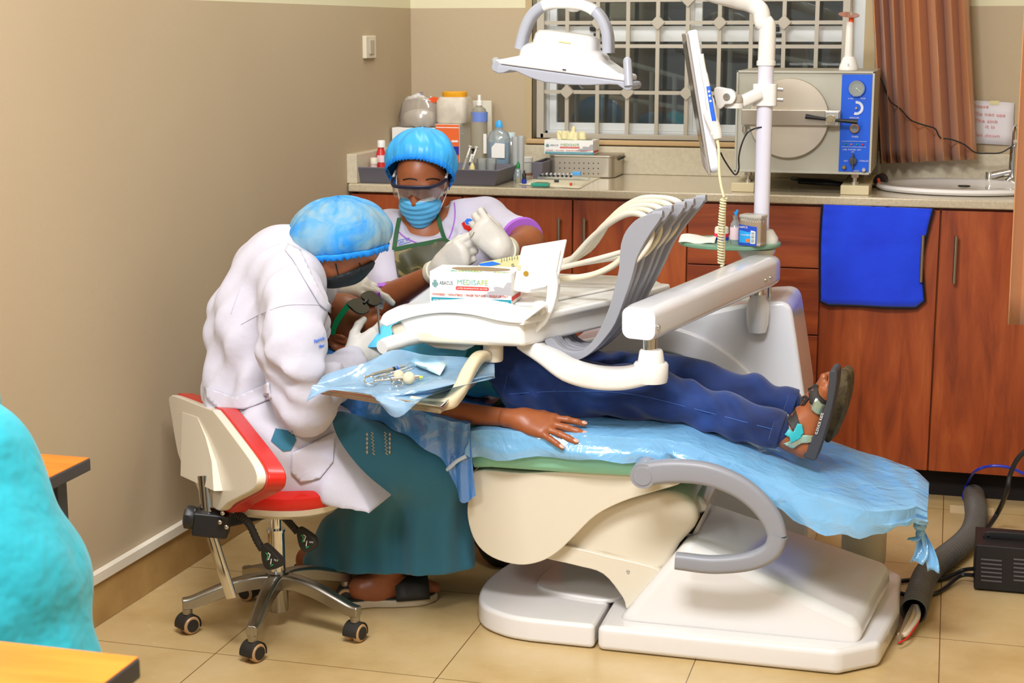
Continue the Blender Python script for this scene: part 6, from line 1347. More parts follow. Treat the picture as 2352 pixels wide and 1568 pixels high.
# ================================================================ PEOPLE
from mathutils.bvhtree import BVHTree
_bv = {}
def bvh(o):
    if o.name not in _bv:
        b = BASE[o.name]; me = o.data
        _bv[o.name] = BVHTree.FromPolygons([tuple(A(v.co) + b) for v in me.vertices], [tuple(p.vertices) for p in me.polygons])
    return _bv[o.name]
def hit(objs, x, y, off=0., fallback=None):
    d = nrm(ray(x, y)); best = None
    for o in (objs if isinstance(objs, (list, tuple)) else [objs]):
        h = bvh(o).ray_cast(Vector(EYE), Vector(d))
        if h[0] is not None and (best is None or h[3] < best): best = h[3]
    if best is None: return None
    return EYE + d * (best - off)
def patch(objs, poly, off, step=6):      # a sheet of cloth lying on a body: outline given as seen in the photo
    bm = bmesh.new(); bm.faces.new([bm.verts.new((x, y, 0)) for x, y in poly])
    xs = [p[0] for p in poly]; ys = [p[1] for p in poly]
    for ax, lo, hi in ((0, min(xs), max(xs)), (1, min(ys), max(ys))):
        v = lo + step
        while v < hi - .5:
            co = (v, 0, 0) if ax == 0 else (0, v, 0); no = (1, 0, 0) if ax == 0 else (0, 1, 0)
            bmesh.ops.bisect_plane(bm, geom=bm.verts[:] + bm.edges[:] + bm.faces[:], plane_co=co, plane_no=no); v += step
    bm.verts.index_update(); P = []; miss = []
    for v in bm.verts:
        p = hit(objs, v.co.x, v.co.y, off); P.append(p)
    good = [(v.co.copy(), p) for v, p in zip(bm.verts, P) if p is not None]
    for i, v in enumerate(bm.verts):
        if P[i] is None:
            q = min(good, key=lambda g: (g[0] - v.co).length_squared)[1]; d = ray(v.co.x, v.co.y); P[i] = EYE + d * (((q - EYE) @ CF) / (d @ CF))
    m = M(); m.add(P, [tuple(x.index for x in f.verts) for f in bm.faces]); bm.free(); return m
def seam(m, objs, pts, r, off=.001, n=6, flat=None):
    P = [hit(objs, x, y, off) for x, y in [tuple(p[:2]) for p in cr([A([x, y, 0.]) for x, y in pts], 5)]]; P = [p for p in P if p is not None]
    return m.tube(P, r, n) if len(P) > 1 else m
m_skin = mat('skin_brown', '#8c4f2e', .4, sss=.06, mix=(24, '#945534', .35, .65), bump=(220, .08, .001))
m_skin_k = mat('skin_warm_brown', '#94522e', .4, sss=.06, mix=(20, '#9e5a34', .35, .65), bump=(220, .08, .001))
m_coat = mat('lab_coat_white', '#bfbcc8', .75, sheen=.15, bump=(28, .35, .006))
m_glove = mat('latex_glove', '#c9c4bd', .42, bump=(70, .35, .003))
def f_cap(nt, b, N, L):
    t = N('TexCoord'); n1 = N('TexNoise', Scale=7, Detail=5, Distortion=1.4); L(t.outputs['Object'], n1.inputs['Vector'])
    r = ramp(N, [(.3, '#0a74cc'), (.5, '#1f8cd8'), (.72, '#57a8dc')]); L(n1.outputs['Fac'], r.inputs['Fac']); L(r.outputs[0], b.inputs['Base Color'])
    n2 = N('TexNoise', Scale=45, Detail=4); L(t.outputs['Object'], n2.inputs['Vector']); bp = N('Bump', Strength=.35, Distance=.004); L(n2.outputs['Fac'], bp.inputs['Height']); L(bp.outputs[0], b.inputs['Normal'])
    b.inputs['Roughness'].default_value = .7; b.inputs['Sheen Weight'].default_value = .3
m_cap = nodemat('cap_blue', f_cap)
def f_cap2(nt, b, N, L):
    t = N('TexCoord'); n1 = N('TexNoise', Scale=9, Detail=6, Distortion=1.8, Roughness=.6); L(t.outputs['Object'], n1.inputs['Vector'])
    r = ramp(N, [(.36, '#1d84d4'), (.5, '#5a94ba'), (.66, '#7f9dad')]); L(n1.outputs['Fac'], r.inputs['Fac']); L(r.outputs[0], b.inputs['Base Color'])
    n2 = N('TexNoise', Scale=60, Detail=4); L(t.outputs['Object'], n2.inputs['Vector']); bp = N('Bump', Strength=.35, Distance=.004); L(n2.outputs['Fac'], bp.inputs['Height']); L(bp.outputs[0], b.inputs['Normal'])
    b.inputs['Roughness'].default_value = .7
m_cap2 = nodemat('cap_sheer_blue', f_cap2)
m_band = mat('cap_band_blue', '#0f86e6', .65)
def bouffant(par, H, up, fr, rx, ry, rz, th, mt, tilt=0., n=132, rows=26, pleats=26, ruffle=.006, grow=None):
    up = nrm(up); fr = nrm(A(fr, float) - up * np.dot(fr, up)); sd = np.cross(up, fr); P = []; last = None
    for j in range(rows + 1):
        v = j / rows; row = []
        for i in range(n):
            a = 2 * math.pi * i / n; t = (th + tilt * math.cos(a)) * v
            R = 1 + .03 * math.sin(a * 5 + v * 3) * math.sin(math.pi * v) + (v ** 4) * .013 * math.sin(pleats * a + 1.5 * math.sin(3 * a)) + .014 * math.sin(9 * a + 6 * v) + .008 * math.sin(17 * a - 9 * v)
            if v > .68: R *= 1 - ((v - .68) / .32) ** 2 * .13
            q = H + up * rz * math.cos(t) * R + (fr * rx * math.cos(a) + sd * ry * math.sin(a)) * math.sin(t) * R
            if grow: q = q + grow(a, v)
            row.append(q)
        P.append(row); last = row
    m = M(); m.grid(P, cv=True); o = ob('bouffant_cap', m, mt, par, solid=.0012)
    m = M(); b0 = P[-1]; b1 = [q + nrm(q - H) * (.005 + ruffle * .4 * math.sin(i * 2.1)) - up * (.009 + .003 * math.sin(i * 2.9)) for i, q in enumerate(b0)]; b2 = [q + nrm(q - H) * .004 for q in P[-2]]
    m.grid([b2, [q + nrm(q - H) * .006 for q in b0], b1], cv=True); ob('cap_band', m, m_band, o, solid=.002); return o
# ------------------------------------------------------------ DENTIST
fD = nrm(A([.76, .65, 0])); sD = A([fD[1], -fD[0], 0])     # facing direction, and towards her near side
pel = A([-1.60, 3.575, .50])
de = thing('person', 'person in white lab coat and sheer blue cap bending forward on the red stool', 'person', (-1.6, 3.57, 0))
waist = W(588, 905, 3.60); chest = W(612, 735, 3.63); upb = W(640, 630, 3.64); nk = W(700, 596, 3.67)
H = W(786, 553, 3.70); crown = nrm(fD * .92 + A([0, 0, .28])); fd = nrm(A([0, 0, -1.]) + fD * .28); fd = nrm(fd - crown * np.dot(fd, crown)); wd_ = np.cross(crown, fd)
shR, elR, wrR = W(672, 690, 3.47), W(700, 925, 3.43), W(812, 822, 3.74)
shL, elL, wrL = W(690, 655, 3.80), W(735, 735, 3.98), W(768, 655, 4.03)
knR, knL = W(1000, 1078, 3.76), W(985, 1062, 3.93)
anR, anL = W(868, 1352, 3.80), W(745, 1330, 3.98)
heads = [E(H, (.108, .074, .094), A([crown, wd_, fd])), E(H - crown * .045 + fd * .045, (.055, .055, .05), A([crown, wd_, fd])), E(H + fd * .092 - crown * .005, (.022, .013, .018), A([crown, wd_, fd]), .012)]
for sg in (1, -1): heads.append(E(H + wd_ * .074 * sg - crown * .01 + fd * .01, (.028, .008, .018), A([crown, wd_, fd]), .006))
dp = heads + [C(H - crown * .06, nk, .055, .055, .03), C(nk, upb, .055, .085), C(upb, chest, .095, .115), C(chest, waist, .115, .11), C(waist, pel, .11, .125),
     C(upb - sD * .1, upb + sD * .1, .07), C(pel - sD * .06, pel + sD * .06, .12)] + chain([shR, elR, wrR], [.052, .038, .027]) + chain([shL, elL, wrL], [.05, .038, .027]) + \
     chain([pel + sD * .07, knR, anR], [.085, .058, .036]) + chain([pel - sD * .07, knL, anL], [.085, .058, .036])
for an, dx in ((anR, 0), (anL, 0)):
    hl = A([an[0] - .035, an[1] - .02, .045]); bl = hl + A([.125, .06, -.005]); dp += [C(an, hl, .034, .032), C(hl, bl, .032, .028), C(bl, bl + A([.05, .025, -.006]), .026, .016)]
dbody = body('body', dp, m_skin, de, vox=.006, k=.03)
# face mask of black cloth
m_bmask = mat('mask_black', '#1d2024', .7)
mk_ = [E(H + fd * .012, (.105, .081, .092), A([crown, wd_, fd])), E(H - crown * .04 + fd * .05, (.066, .066, .058), A([crown, wd_, fd])), E(H + fd * .09, (.035, .02, .024), A([crown, wd_, fd]))]
fmk = body('face_mask', mk_, m_bmask, de, vox=.005, k=.02, planes=[(H + fd * .064, -fd), (H + crown * .052, crown), (H - crown * .098, -crown)])
for x0, y0, x1, y1 in ((771, 606, 779, 638), (826, 604, 835, 632)):
    P = [W(x0 * (1 - t) + x1 * t, y0 * (1 - t) + y1 * t, 3.62) for t in np.linspace(0, 1, 6)]; Q = [hit([dbody, fmk], x0 * (1 - t) + x1 * t, y0 * (1 - t) + y1 * t, .002) for t in np.linspace(0, 1, 6)]
    Q = [q if q is not None else p for p, q in zip(P, Q)]; m = M(); m.tube(Q, .0016, 6); ob('mask_strap', m, m_bmask, fmk)
bouffant(de, H - crown * .004 - fd * .004, nrm(A([0, 0, 1.]) - fD * .05), fD, .136, .104, .108, 1.84, m_cap2, tilt=-.04, pleats=30)
# lab coat
hemA, hemB = W(598, 1116, 3.45), W(872, 1176, 3.50); dH = hemB - hemA; nH = nrm(A([dH[2], 0, -dH[0]]))
knM = pel * .45 + knR * .55; knM2 = pel * .5 + knL * .5
cp = [C(W(655, 605, 3.66), chest, .10, .13), C(W(622, 645, 3.62), W(590, 760, 3.60), .10, .112), C(chest, waist, .135, .128), C(waist, pel, .128, .148), C(upb - sD * .11, upb + sD * .11, .082), C(chest + fD * .03 - sD * .09, chest + fD * .03 + sD * .09, .1),
      C(W(575, 950, 3.58), W(580, 1000, 3.58), .07, .07), E(W(640, 1070, 3.50), (.12, .07, .09))] + \
     chain([shR, W(668, 800, 3.42), elR], [.078, .07, .066]) + chain([elR + A([.0, .01, -.005]), W(765, 868, 3.60), W(806, 828, 3.73)], [.06, .047, .038]) + chain([shL, elL], [.075, .06]) + chain([elL, wrL * .75 + elL * .25], [.055, .045])
def folds(X):
    u = X[:, 0] * .72 - X[:, 1] * .70; t = X[:, 2]
    s = .0075 * np.sin(u * 52 + t * 16 + 1.6 * np.sin(t * 8)) + .0045 * np.sin(u * 95 - t * 20 + 2 * np.sin(t * 11 + 1))
    s += .0045 * np.sin(t * 85 + u * 60 + 2 * np.sin(u * 20)) * np.exp(-((X[:, 0] - elR[0]) ** 2 + (X[:, 2] - elR[2] - .06) ** 2) / .018)
    return s * np.clip((1.02 - t) * 5, .25, 1)
coat = body('lab_coat', cp, m_coat, de, vox=.0065, k=.032, planes=[(hemA, nH)], disp=folds, smooth=2)
e0, e1_ = W(800, 985, 3.6), W(874, 1176, 3.52); dE = e1_ - e0; nE = nrm(A([-dE[2], .0, dE[0]]))
sk = [C(waist * .55 + pel * .45, pel, .124, .142), C(pel + sD * .07, pel * .2 + knR * .8, .132, .114), C(pel - sD * .07, pel * .2 + knL * .8, .13, .105), E(W(725, 1085, 3.52), (.15, .05, .1)), E(W(640, 1070, 3.50), (.12, .07, .1)), C(W(780, 1030, 3.58), W(870, 1190, 3.56), .06, .06), C(W(700, 1100, 3.5), W(850, 1180, 3.52), .06, .06)]
skirt = body('coat_skirt', sk, m_coat, de, vox=.0065, k=.035, planes=[(hemA, nH), (e0, nE)], disp=folds)
m = patch(coat, [(661, 560), (690, 575), (720, 640), (748, 690), (776, 714), (762, 722), (735, 700), (705, 650), (672, 595), (655, 575)], .006, 7); ob('collar', m, m_coat, coat, solid=.004)
m = patch([coat, skirt], [(470, 888), (540, 912), (617, 878), (621, 915), (560, 940), (500, 935), (476, 915)], .007, 8); ob('back_belt', m, m_coat, coat, solid=.005)
m = patch([coat, skirt], [(633, 983), (672, 990), (681, 1010), (668, 1034), (650, 1036), (622, 1012)], .003, 5); ob('pocket_opening', m, mat('dress_teal', '#2b6b84', .8, sheen=.2), coat)
m = patch([coat, skirt], [(672, 1040), (770, 990), (765, 1060), (735, 1098), (690, 1108), (668, 1085)], .005, 8); ob('pocket', m, m_coat, coat, solid=.003)
m = M()
for pts in (((553, 745), (600, 720), (660, 700), (745, 700)), ((640, 560), (600, 580), (560, 640), (530, 720))): seam(m, coat, pts, .0012, .0008)
ob('seam', m, m_coat, coat)
m = M()
for s_, x, y in (('Patricia', 722, 788), ('Hosp', 733, 800)):
    p = hit(coat, x, y, .004); q = hit(coat, x + 20, y - 8, .004)
    if p is not None and q is not None: m.text(s_, p, q - p, (0, 0, 1), .012)
if m.v: ob('embroidery', m, m_blue, coat)
for x, y in ((781, 978),):
    p = hit([coat, skirt], x, y, .003)
    if p is not None: m = M(); m.cyl(p, p + nrm(EYE - p) * .003, .006, n=16); ob('button', m, m_coat, coat)
# long teal dress
kM = (knR + knL) / 2
m_dress = mat('dress_teal', '#2b6b84', .8, sheen=.2, bump=(20, .4, .006))
hemc = W(885, 1345, 3.86)
sp = [C(pel + sD * .06, knR, .115, .085), C(pel - sD * .06, knL, .115, .085), C(knR, W(990, 1330, 3.80), .085, .10), C(knL, W(965, 1300, 3.95), .08, .10), C(kM - fD * .03, hemc, .09, .17), C(W(880, 1120, 3.72), W(800, 1290, 3.86), .07, .12), C(W(1010, 1120, 3.78), W(1035, 1310, 3.80), .05, .055)]
def dfold(X): return .007 * np.sin(X[:, 0] * 75 + 2 * np.sin(X[:, 2] * 8) + X[:, 1] * 30) * np.clip((.42 - X[:, 2]) * 5, 0, 1)
zh = W(960, 1345, 3.76)
dress = body('dress', sp, m_dress, de, vox=.0065, k=.04, planes=[(A([hemc[0], hemc[1], .095]), nrm(A([.08, -.1, -1])))], disp=dfold)
m = M()
for x0 in (852, 882):
    P = []
    for i in range(14): P.append((x0 + 5 * (i % 2) + i * .3, 992 + i * 4))
    Q = [hit([dress, coat, skirt], x, y, .0016) for x, y in P]; Q = [q for q in Q if q is not None]
    if len(Q) > 2: m.tube(Q, .0016, 5)
for i in range(5):
    for x0 in (843, 895):
        p = hit([dress, coat, skirt], x0, 998 + 10 * i, .002)
        if p is not None: m.sph(p, (.003, .002, .005), 8)
ob('embroidery', m, mat('thread_beige', '#b9a68c', .7), dress)
# sandals
for an, nm in ((anR, 0), (anL, 1)):
    hl = A([an[0] - .035, an[1] - .02, 0])
    def solepts(z, g): return [hl + A([.66, .32, 0]) / 1 * 0 + A([.8, .4, 0]) * u * .9 + A([-.42, .85, 0]) * v + A([0, 0, z]) for u, v in ((-.055 - g, 0), (-.04, .036 + g), (.03, .034 + g), (.11, .048 + g), (.2, .04 + g), (.245 + g, 0), (.2, -.042 - g), (.11, -.046 - g), (.03, -.034 - g), (-.04, -.036 - g))]
    m = M(); m.prism(cr(solepts(.001, .006), 4, True), (0, 0, .02)); s_ = ob('sandal', m, mat('sandal_cream', '#b7a88d', .6), de, bevel=.005)
    m = M(); m.prism(cr(solepts(.021, .0), 4, True), (0, 0, .004)); ob('insole', m, m_rub, s_)
    m = M(); c_ = hl + A([.115, .055, .03]); w2 = A([-.42, .85, 0])
    P = [[c_ + A([.8, .4, 0]) * (u - .5) * .1 + w2 * .056 * math.cos(t_) + A([0, 0, .05 * math.sin(t_) - .008]) for u in np.linspace(0, 1, 4)] for t_ in np.linspace(0, math.pi, 14)]; m.grid(P); ob('strap', m, m_rub, s_, solid=.004)
# gloved hands
fwR = nrm(W(905, 762, 3.86) - wrR)
gl = hand(wrR, fwR, A([.4, -.85, .3]), .98, [(.15, .4, .4), (.3, .5, .4), (.45, .7, .4), (.55, .8, .5)], .1, (.7, .25, .1), True, fore=wrR + nrm(elR - wrR) * .02, bulge=1.06)
body('glove', gl, m_glove, de, vox=.003, k=.012)
fwL = nrm(W(880, 662, 4.0) - wrL)
gl = hand(wrL, fwL, A([.1, -.45, .9]), 1.0, [(.35, .75, .5), (.15, .35, .3), (.5, .9, .6), (.6, 1.0, .6)], .1, (.55, .2, .55), False, fore=wrL - fwL * .02, bulge=1.08)
body('glove', gl, m_glove, de, vox=.003, k=.012)
# mouth mirror in her near hand
mm = thing('mouth_mirror', 'steel dental mirror held between gloved fingers at the patient mouth', 'dental tool', W(872, 765, 3.82))
m = M(); a_, b_ = W(872, 766, 3.80), W(867, 706, 3.84); m.cyl(a_, b_, .0026, .0018, 10); ob('shaft', m, m_chrome, mm)
m = M(); m.lathe([(.008, 0), (.0085, .001), (.008, .002)], W(874, 705, 3.845), (.5, -.3, .8), n=20); ob('mirror_head', m, m_chrome, mm)
# ------------------------------------------------------------ CHILD PATIENT
ki = thing('person', 'child lying on the dental chair in jeans, sandals and dark glasses', 'person', (W(1150, 870, 3.92)[0], 3.92, .57))
K = W(793, 748, 3.93); kf = nrm(A([.62, -.16, .77])); kc = A([-.77, 0, .62]); kc = nrm(kc - kf * np.dot(kc, kf)); kw = np.cross(kc, kf); kw = kw if kw[1] < 0 else -kw; KX = A([kc, kw, kf])
chK, beK, peK = A([W(955, 820, 3.92)[0], 3.92, .672]), A([W(1080, 850, 3.92)[0], 3.92, .655]), A([W(1200, 870, 3.92)[0], 3.92, .652])
hN, hF = W(1215, 885, 3.86), W(1215, 868, 4.0); kN, kF = W(1500, 903, 3.83), W(1550, 868, 4.01); aN, aF = W(1775, 985, 3.82), W(1806, 930, 4.0)
sN, eN, wN = W(925, 880, 3.77), W(1000, 943, 3.71), W(1190, 961, 3.685)
kid = [E(K, (.093, .07, .086), KX), E(K - kc * .05 + kf * .025, (.055, .052, .056), KX, .02), E(K - kc * .09 + kf * .038, (.024, .026, .022), KX, .02),
       E(K + kf * .086 - kc * .022, (.017, .011, .016), KX, .014), E(K + kf * .092 - kc * .034, (.011, .014, .011), KX, .008), E(K + kf * .083 - kc * .03 + kw * .012, (.009, .007, .009), KX, .005), E(K + kf * .082 - kc * .057, (.008, .022, .01), KX, .006), E(K + kf * .079 - kc * .068, (.008, .019, .01), KX, .006), E(K + kf * .065 - kc * .03 + kw * .035, (.03, .025, .02), KX, .02),
       C(K - kc * .05 - kf * .02, A([W(900, 815, 3.93)[0], 3.93, .665]), .045, .045), C(A([W(900, 815, 3.93)[0], 3.93, .665]), chK, .06, .075), C(chK, beK, .078, .074), C(beK, peK, .074, .082), C(chK - A([0, .07, 0]), chK + A([0, .07, 0]), .065),
       C(peK - A([0, .05, 0]), peK + A([0, .05, 0]), .078)] + chain([sN, eN, wN], [.038, .031, .0215], .012) + chain([W(935, 850, 4.07), W(1010, 900, 4.13), W(1150, 900, 4.12)], [.037, .028, .021]) + chain([hN, kN, aN], [.07, .048, .034]) + chain([hF, kF, aF], [.07, .048, .034])
def foot(ank, heel, ball, ys, tx, sgn):
    P = [C(ank, heel * .55 + ank * .45, .031, .034), C(heel * .5 + ank * .5, heel, .03, .03), C(heel, ball, .029, .029), C(ank * .6 + heel * .4, ball, .03, .024), C(ball - A([0, .018, 0]), ball + A([0, .018, 0]), .02)]
    for i, (q, r) in enumerate(zip(tx, (.0108, .0088, .0084, .0078, .0072))): b = ball + A([0, sgn * (.026 - .013 * i), .004]); P.append(C(b, q, .0115, r, .006))
    return P
ftN = foot(aN + A([.012, 0, 0]), W(1846, 1022, 3.82), W(1878, 920, 3.835), 0, [W(1893, 866, 3.865), W(1900, 884, 3.852), W(1898, 899, 3.84), W(1896, 913, 3.828), W(1892, 926, 3.816)], 1)
ftF = foot(aF + A([.015, 0, 0]), W(1872, 980, 4.0), W(1908, 880, 4.0), 0, [W(1912, 862, 3.975), W(1916, 866, 3.987), W(1918, 872, 3.999), W(1918, 878, 4.011), W(1916, 886, 4.02)], -1)
hkf = nrm(W(1300, 990, 3.665) - wN); hkb = A([.1, -.62, .78]); hkb = nrm(hkb - hkf * np.dot(hkb, hkf))
HK = hand(wN, hkf, hkb, .9, [(.12, .16, .1), (.09, .14, .08), (.06, .12, .08), (.1, .12, .1)], .17, (.5, .2, .25), True, fore=wN - A([.03, 0, 0]), ftw=.027)
kb = body('body', kid, m_skin_k, ki, vox=.005, k=.025, extra=[(ftN, .0032, .012), (ftF, .0032, .012),
     (HK, .0026, .008)])
m_nail = mat('nail_pink', '#d3a08c', .35)
# ear, hair
er = W(782, 787, 3.855); m = M(); ea = A([nrm(kc * .8 - kf * .5), nrm(kf * .8 + kc * .5), kw])
pr = [E(er, (.032, .023, .008), ea), E(er + ea[2] * .007, (.02, .013, .007), ea, .004, '-')]
for i in range(14):
    t0, t1 = -2.6 + i * .33, -2.6 + (i + 1) * .33; pr.append(C(er + (ea[0] * .028 * math.cos(t0) + ea[1] * .02 * math.sin(t0)) + ea[2] * .004, er + (ea[0] * .028 * math.cos(t1) + ea[1] * .02 * math.sin(t1)) + ea[2] * .004, .0048, .0048, .003))
pr += [C(er + ea[0] * .012 + ea[1] * .006 + ea[2] * .003, er - ea[0] * .012 + ea[1] * .004 + ea[2] * .004, .004, .004, .004)]
body('ear', pr, m_skin_k, ki, vox=.0022, k=.006)
hairp = [E(K - kf * .004 + kc * .004, (.098, .0745, .09), KX)]
body('hair', hairp, mat('hair_black', '#15100e', .8, bump=(260, .6, .003)), ki, vox=.005, k=.01, planes=[(K - kf * .022 - kc * .0, nrm(kf * .9 - kc * .45))])
# dark glasses
sg = ob
def lens(c, r1, r2, tilt):
    m = M(); u = nrm(kw + kc * tilt); v = nrm(np.cross(kf, u)); sq = lambda q: np.sign(q) * abs(q) ** .72
    return m.prism([c + u * r1 * sq(math.cos(t)) * (1 - .1 * math.sin(t)) + v * r2 * sq(math.sin(t)) - kf * .002 for t in np.linspace(0, 2 * math.pi, 33)[:-1]], kf * .005)
gc1, gc2 = W(824, 704, 3.845), W(853, 686, 3.925)
gs = bpy.data.objects.new('sunglasses', None)
BASE['_'] = 0
m = lens(gc1, .036, .027, .1); l1 = ob('glasses_lens', m, mat('lens_black', '#120f12', .12), ki, bevel=.002)
m = lens(gc2, .034, .026, .1); ob('glasses_lens', m, mat('lens_black', '#120f12', .12), ki, bevel=.002)
m = M(); m.tube(cr([W(836, 697, 3.87), W(843, 689, 3.885), W(846, 688, 3.9)], 4), .004, 8); ob('glasses_bridge', m, m_black, ki)
m = M(); m.sweep(cr([W(766, 772, 3.85), W(768, 752, 3.848), W(780, 728, 3.846), W(806, 694, 3.842)], 6), [(-.0075, -.0015), (.0075, -.0015), (.0075, .0015), (-.0075, .0015)], up=kw, sc=[.6, .65, .7, .75, .8, .85, .9, .95] + [1.0] * 11); ob('glasses_temple', m, mat('temple_green', '#1fcf80', .35), ki, label='green temple arm')
m = M(); m.sweep([W(853, 676, 3.96), W(868, 673, 3.97), W(872, 690, 4.0)], [(-.006, -.0015), (.006, -.0015), (.006, .0015), (-.006, .0015)], up=(0, -1, .2)); ob('glasses_temple', m, mat('temple_purple', '#c06ad8', .35), ki, label='purple temple arm')
# clothes
m_shirt = mat('shirt_teal', '#2f7f86', .85, bump=(60, .3, .004))
shp = [C(A([W(915, 818, 3.93)[0], 3.93, .665]), chK, .07, .088), C(chK, beK, .09, .087), C(beK, A([W(1150, 862, 3.92)[0], 3.92, .655]), .087, .09), C(chK - A([0, .075, 0]), chK + A([0, .075, 0]), .076), C(sN * .9 + chK * .1, sN * .7 + eN * .3, .05, .046), C(beK - A([0, .05, 0]), A([W(1140, 862, 3.87)[0], 3.86, .65]), .078, .08), C(W(930, 850, 4.05), W(965, 880, 4.1), .05, .045)]
body('shirt', shp, m_shirt, ki, vox=.006, k=.03, planes=[(W(1165, 860, 3.92), A([.95, 0, .3]))], disp=lambda X: .004 * np.sin(X[:, 0] * 70 + X[:, 2] * 40))
def f_denim(nt, b, N, L):
    t = N('TexCoord'); n1 = N('TexNoise', Scale=5, Detail=6); L(t.outputs['Object'], n1.inputs['Vector']); r = ramp(N, [(.35, '#081640'), (.6, '#10306e'), (.78, '#264f96')]); L(n1.outputs['Fac'], r.inputs['Fac']); L(r.outputs[0], b.inputs['Base Color'])
    n2 = N('TexNoise', Scale=380, Detail=2); L(t.outputs['Object'], n2.inputs['Vector']); bp = N('Bump', Strength=.3, Distance=.001); L(n2.outputs['Fac'], bp.inputs['Height']); L(bp.outputs[0], b.inputs['Normal']); b.inputs['Roughness'].default_value = .85; b.inputs['Sheen Weight'].default_value = .2
m_denim = nodemat('denim', f_denim)
jp = [C(A([W(1150, 862, 3.92)[0], 3.92, .65]), peK, .088, .092), C(peK - A([0, .05, 0]), peK + A([0, .05, 0]), .088), C(A([W(1150, 862, 3.92)[0], 3.86, .645]), peK - A([0, .05, 0]), .085, .088)] + chain([hN, kN, W(1700, 962, 3.82), aN + A([.004, 0, 0])], [.085, .06, .049, .045]) + chain([hF, kF, W(1735, 912, 4.0), aF + A([.004, 0, 0])], [.085, .06, .048, .043])
jn = body('jeans', jp, m_denim, ki, vox=.0055, k=.03, planes=[(W(1166, 865, 3.92), A([-.9, 0, -.4]))], disp=lambda X: .0042 * np.sin(X[:, 0] * 70 + X[:, 2] * 60 + 2.4 * np.sin(X[:, 0] * 13 + X[:, 1] * 20)) + .003 * np.sin(X[:, 0] * 30 - X[:, 2] * 90) )
m = M()
for pts in (((1170, 905), (1300, 898), (1450, 905), (1600, 940), (1772, 985)), ((1165, 862), (1150, 930))): seam(m, jn, pts, .0009, .0006, 5)
ob('stitching', m, mat('stitch_blue', '#3f68b0', .7), jn)
for a, b, r in ((W(1764, 985, 3.82), aN + A([.008, 0, 0]), .0475), (W(1800, 928, 4.0), aF + A([.008, 0, 0]), .0455)):
    m = M(); d = nrm(A([.97, 0, -.25])); m.lathe([(r - .003, -.012), (r, -.011), (r, .009), (r - .003, .011), (r - .012, .006)], b + A([.003, 0, 0]), d, n=30); ob('cuff', m, m_denim, jn)
for i in range(4):
    q = HK[5 + 3 * i + 2]; d = nrm(q[2] - q[1]); nn_ = nrm(hkb - d * np.dot(hkb, d)); m = M(); m.sph(q[2] * .8 + q[1] * .2 + nn_ * (q[4] * .93) + d * .003, (.0075, .0052, .0016), 12, A([d, np.cross(nn_, d), nn_])); ob('fingernail', m, m_nail, ki)
# sandals
m_sole = mat('sole_grey', '#3a3a40', .6); m_out = mat('outsole_brown', '#5e5036', .8, mix=(60, '#3f3626', .4, .6))
sl = [(1906, 852), (1921, 852), (1923, 872), (1918, 905), (1910, 945), (1894, 1000), (1880, 1040), (1871, 1058), (1846, 1048), (1853, 1026), (1868, 1002), (1883, 960), (1896, 930), (1901, 900), (1904, 870)]
m = M(); P = cr(Wp(sl, 3.79), 3, True); m.prism(P, (.004, .085, .0)); s1_ = ob('sandal', m, m_sole, ki, bevel=.004)
sl2 = [(1927, 854), (1940, 857), (1947, 874), (1943, 915), (1932, 955), (1918, 990), (1905, 1016), (1893, 1010), (1897, 985), (1908, 950), (1916, 905), (1921, 872)]
m = M(); P = cr(Wp(sl2, 3.95), 3, True); m.prism(P, (.012, .085, .0)); s2_ = ob('sandal', m, m_out, ki, bevel=.004)
m = M(); q = [W(x, y, 3.784) for x, y in ((1886, 945), (1897, 945), (1880, 1000), (1872, 1000))]; m.text('G.DUCK KIDS', W(1877, 998, 3.786), W(1892, 950, 3.786) - W(1877, 998, 3.786), W(1860, 990, 3.786) - W(1877, 998, 3.786), .009); ob('lettering', m, m_label, s1_)
m_st = mat('strap_black', '#2a2524', .6); m_sil = mat('strap_silver', '#a9a48c', .25, .5, mix=(40, '#9fc0b0', .4, .6)); m_tq = mat('strap_turquoise', '#2aa6b0', .4)
for nm, poly, mt, off in (('ankle_strap', [(1802, 944), (1824, 934), (1829, 950), (1836, 972), (1840, 990), (1832, 998), (1818, 984), (1808, 968)], m_st, .006), ('heel_strap', [(1798, 1018), (1812, 1014), (1838, 998), (1868, 1000), (1862, 1016), (1840, 1018), (1820, 1030)], m_sil, .005), ('side_panel', [(1802, 998), (1812, 984), (1822, 992), (1832, 972), (1842, 974), (1846, 994), (1838, 1006), (1816, 1018), (1814, 1004)], m_tq, .007),
                          ('toe_strap', [(1857, 892), (1872, 882), (1878, 884), (1880, 905), (1892, 918), (1903, 921), (1902, 930), (1886, 926), (1874, 912), (1866, 930), (1860, 925)], m_st, .006), ('toe_panel', [(1862, 928), (1875, 912), (1888, 926), (1902, 930), (1892, 956), (1876, 950), (1864, 942)], m_sil, .005)):
    m = patch(kb, poly, off, 4); ob(nm, m, mt, s1_, solid=.003)
m = M()
for s_, x, y, x2, y2 in (('GARNED', 1806, 952, 1817, 980), ('KIDS', 1861, 896, 1866, 918)):
    p, q = hit(kb, x, y, .0095), hit(kb, x2, y2, .0095)
    if p is not None and q is not None: m.text(s_, p, q - p, CR * .8 + A([0, 0, .5]), .007)
if m.v: ob('strap_print', m, m_label, s1_)
m = patch(kb, [(1838, 915), (1852, 907), (1858, 915), (1846, 930), (1834, 930)], .005, 4); ob('strap', m, m_st, s2_, solid=.003)
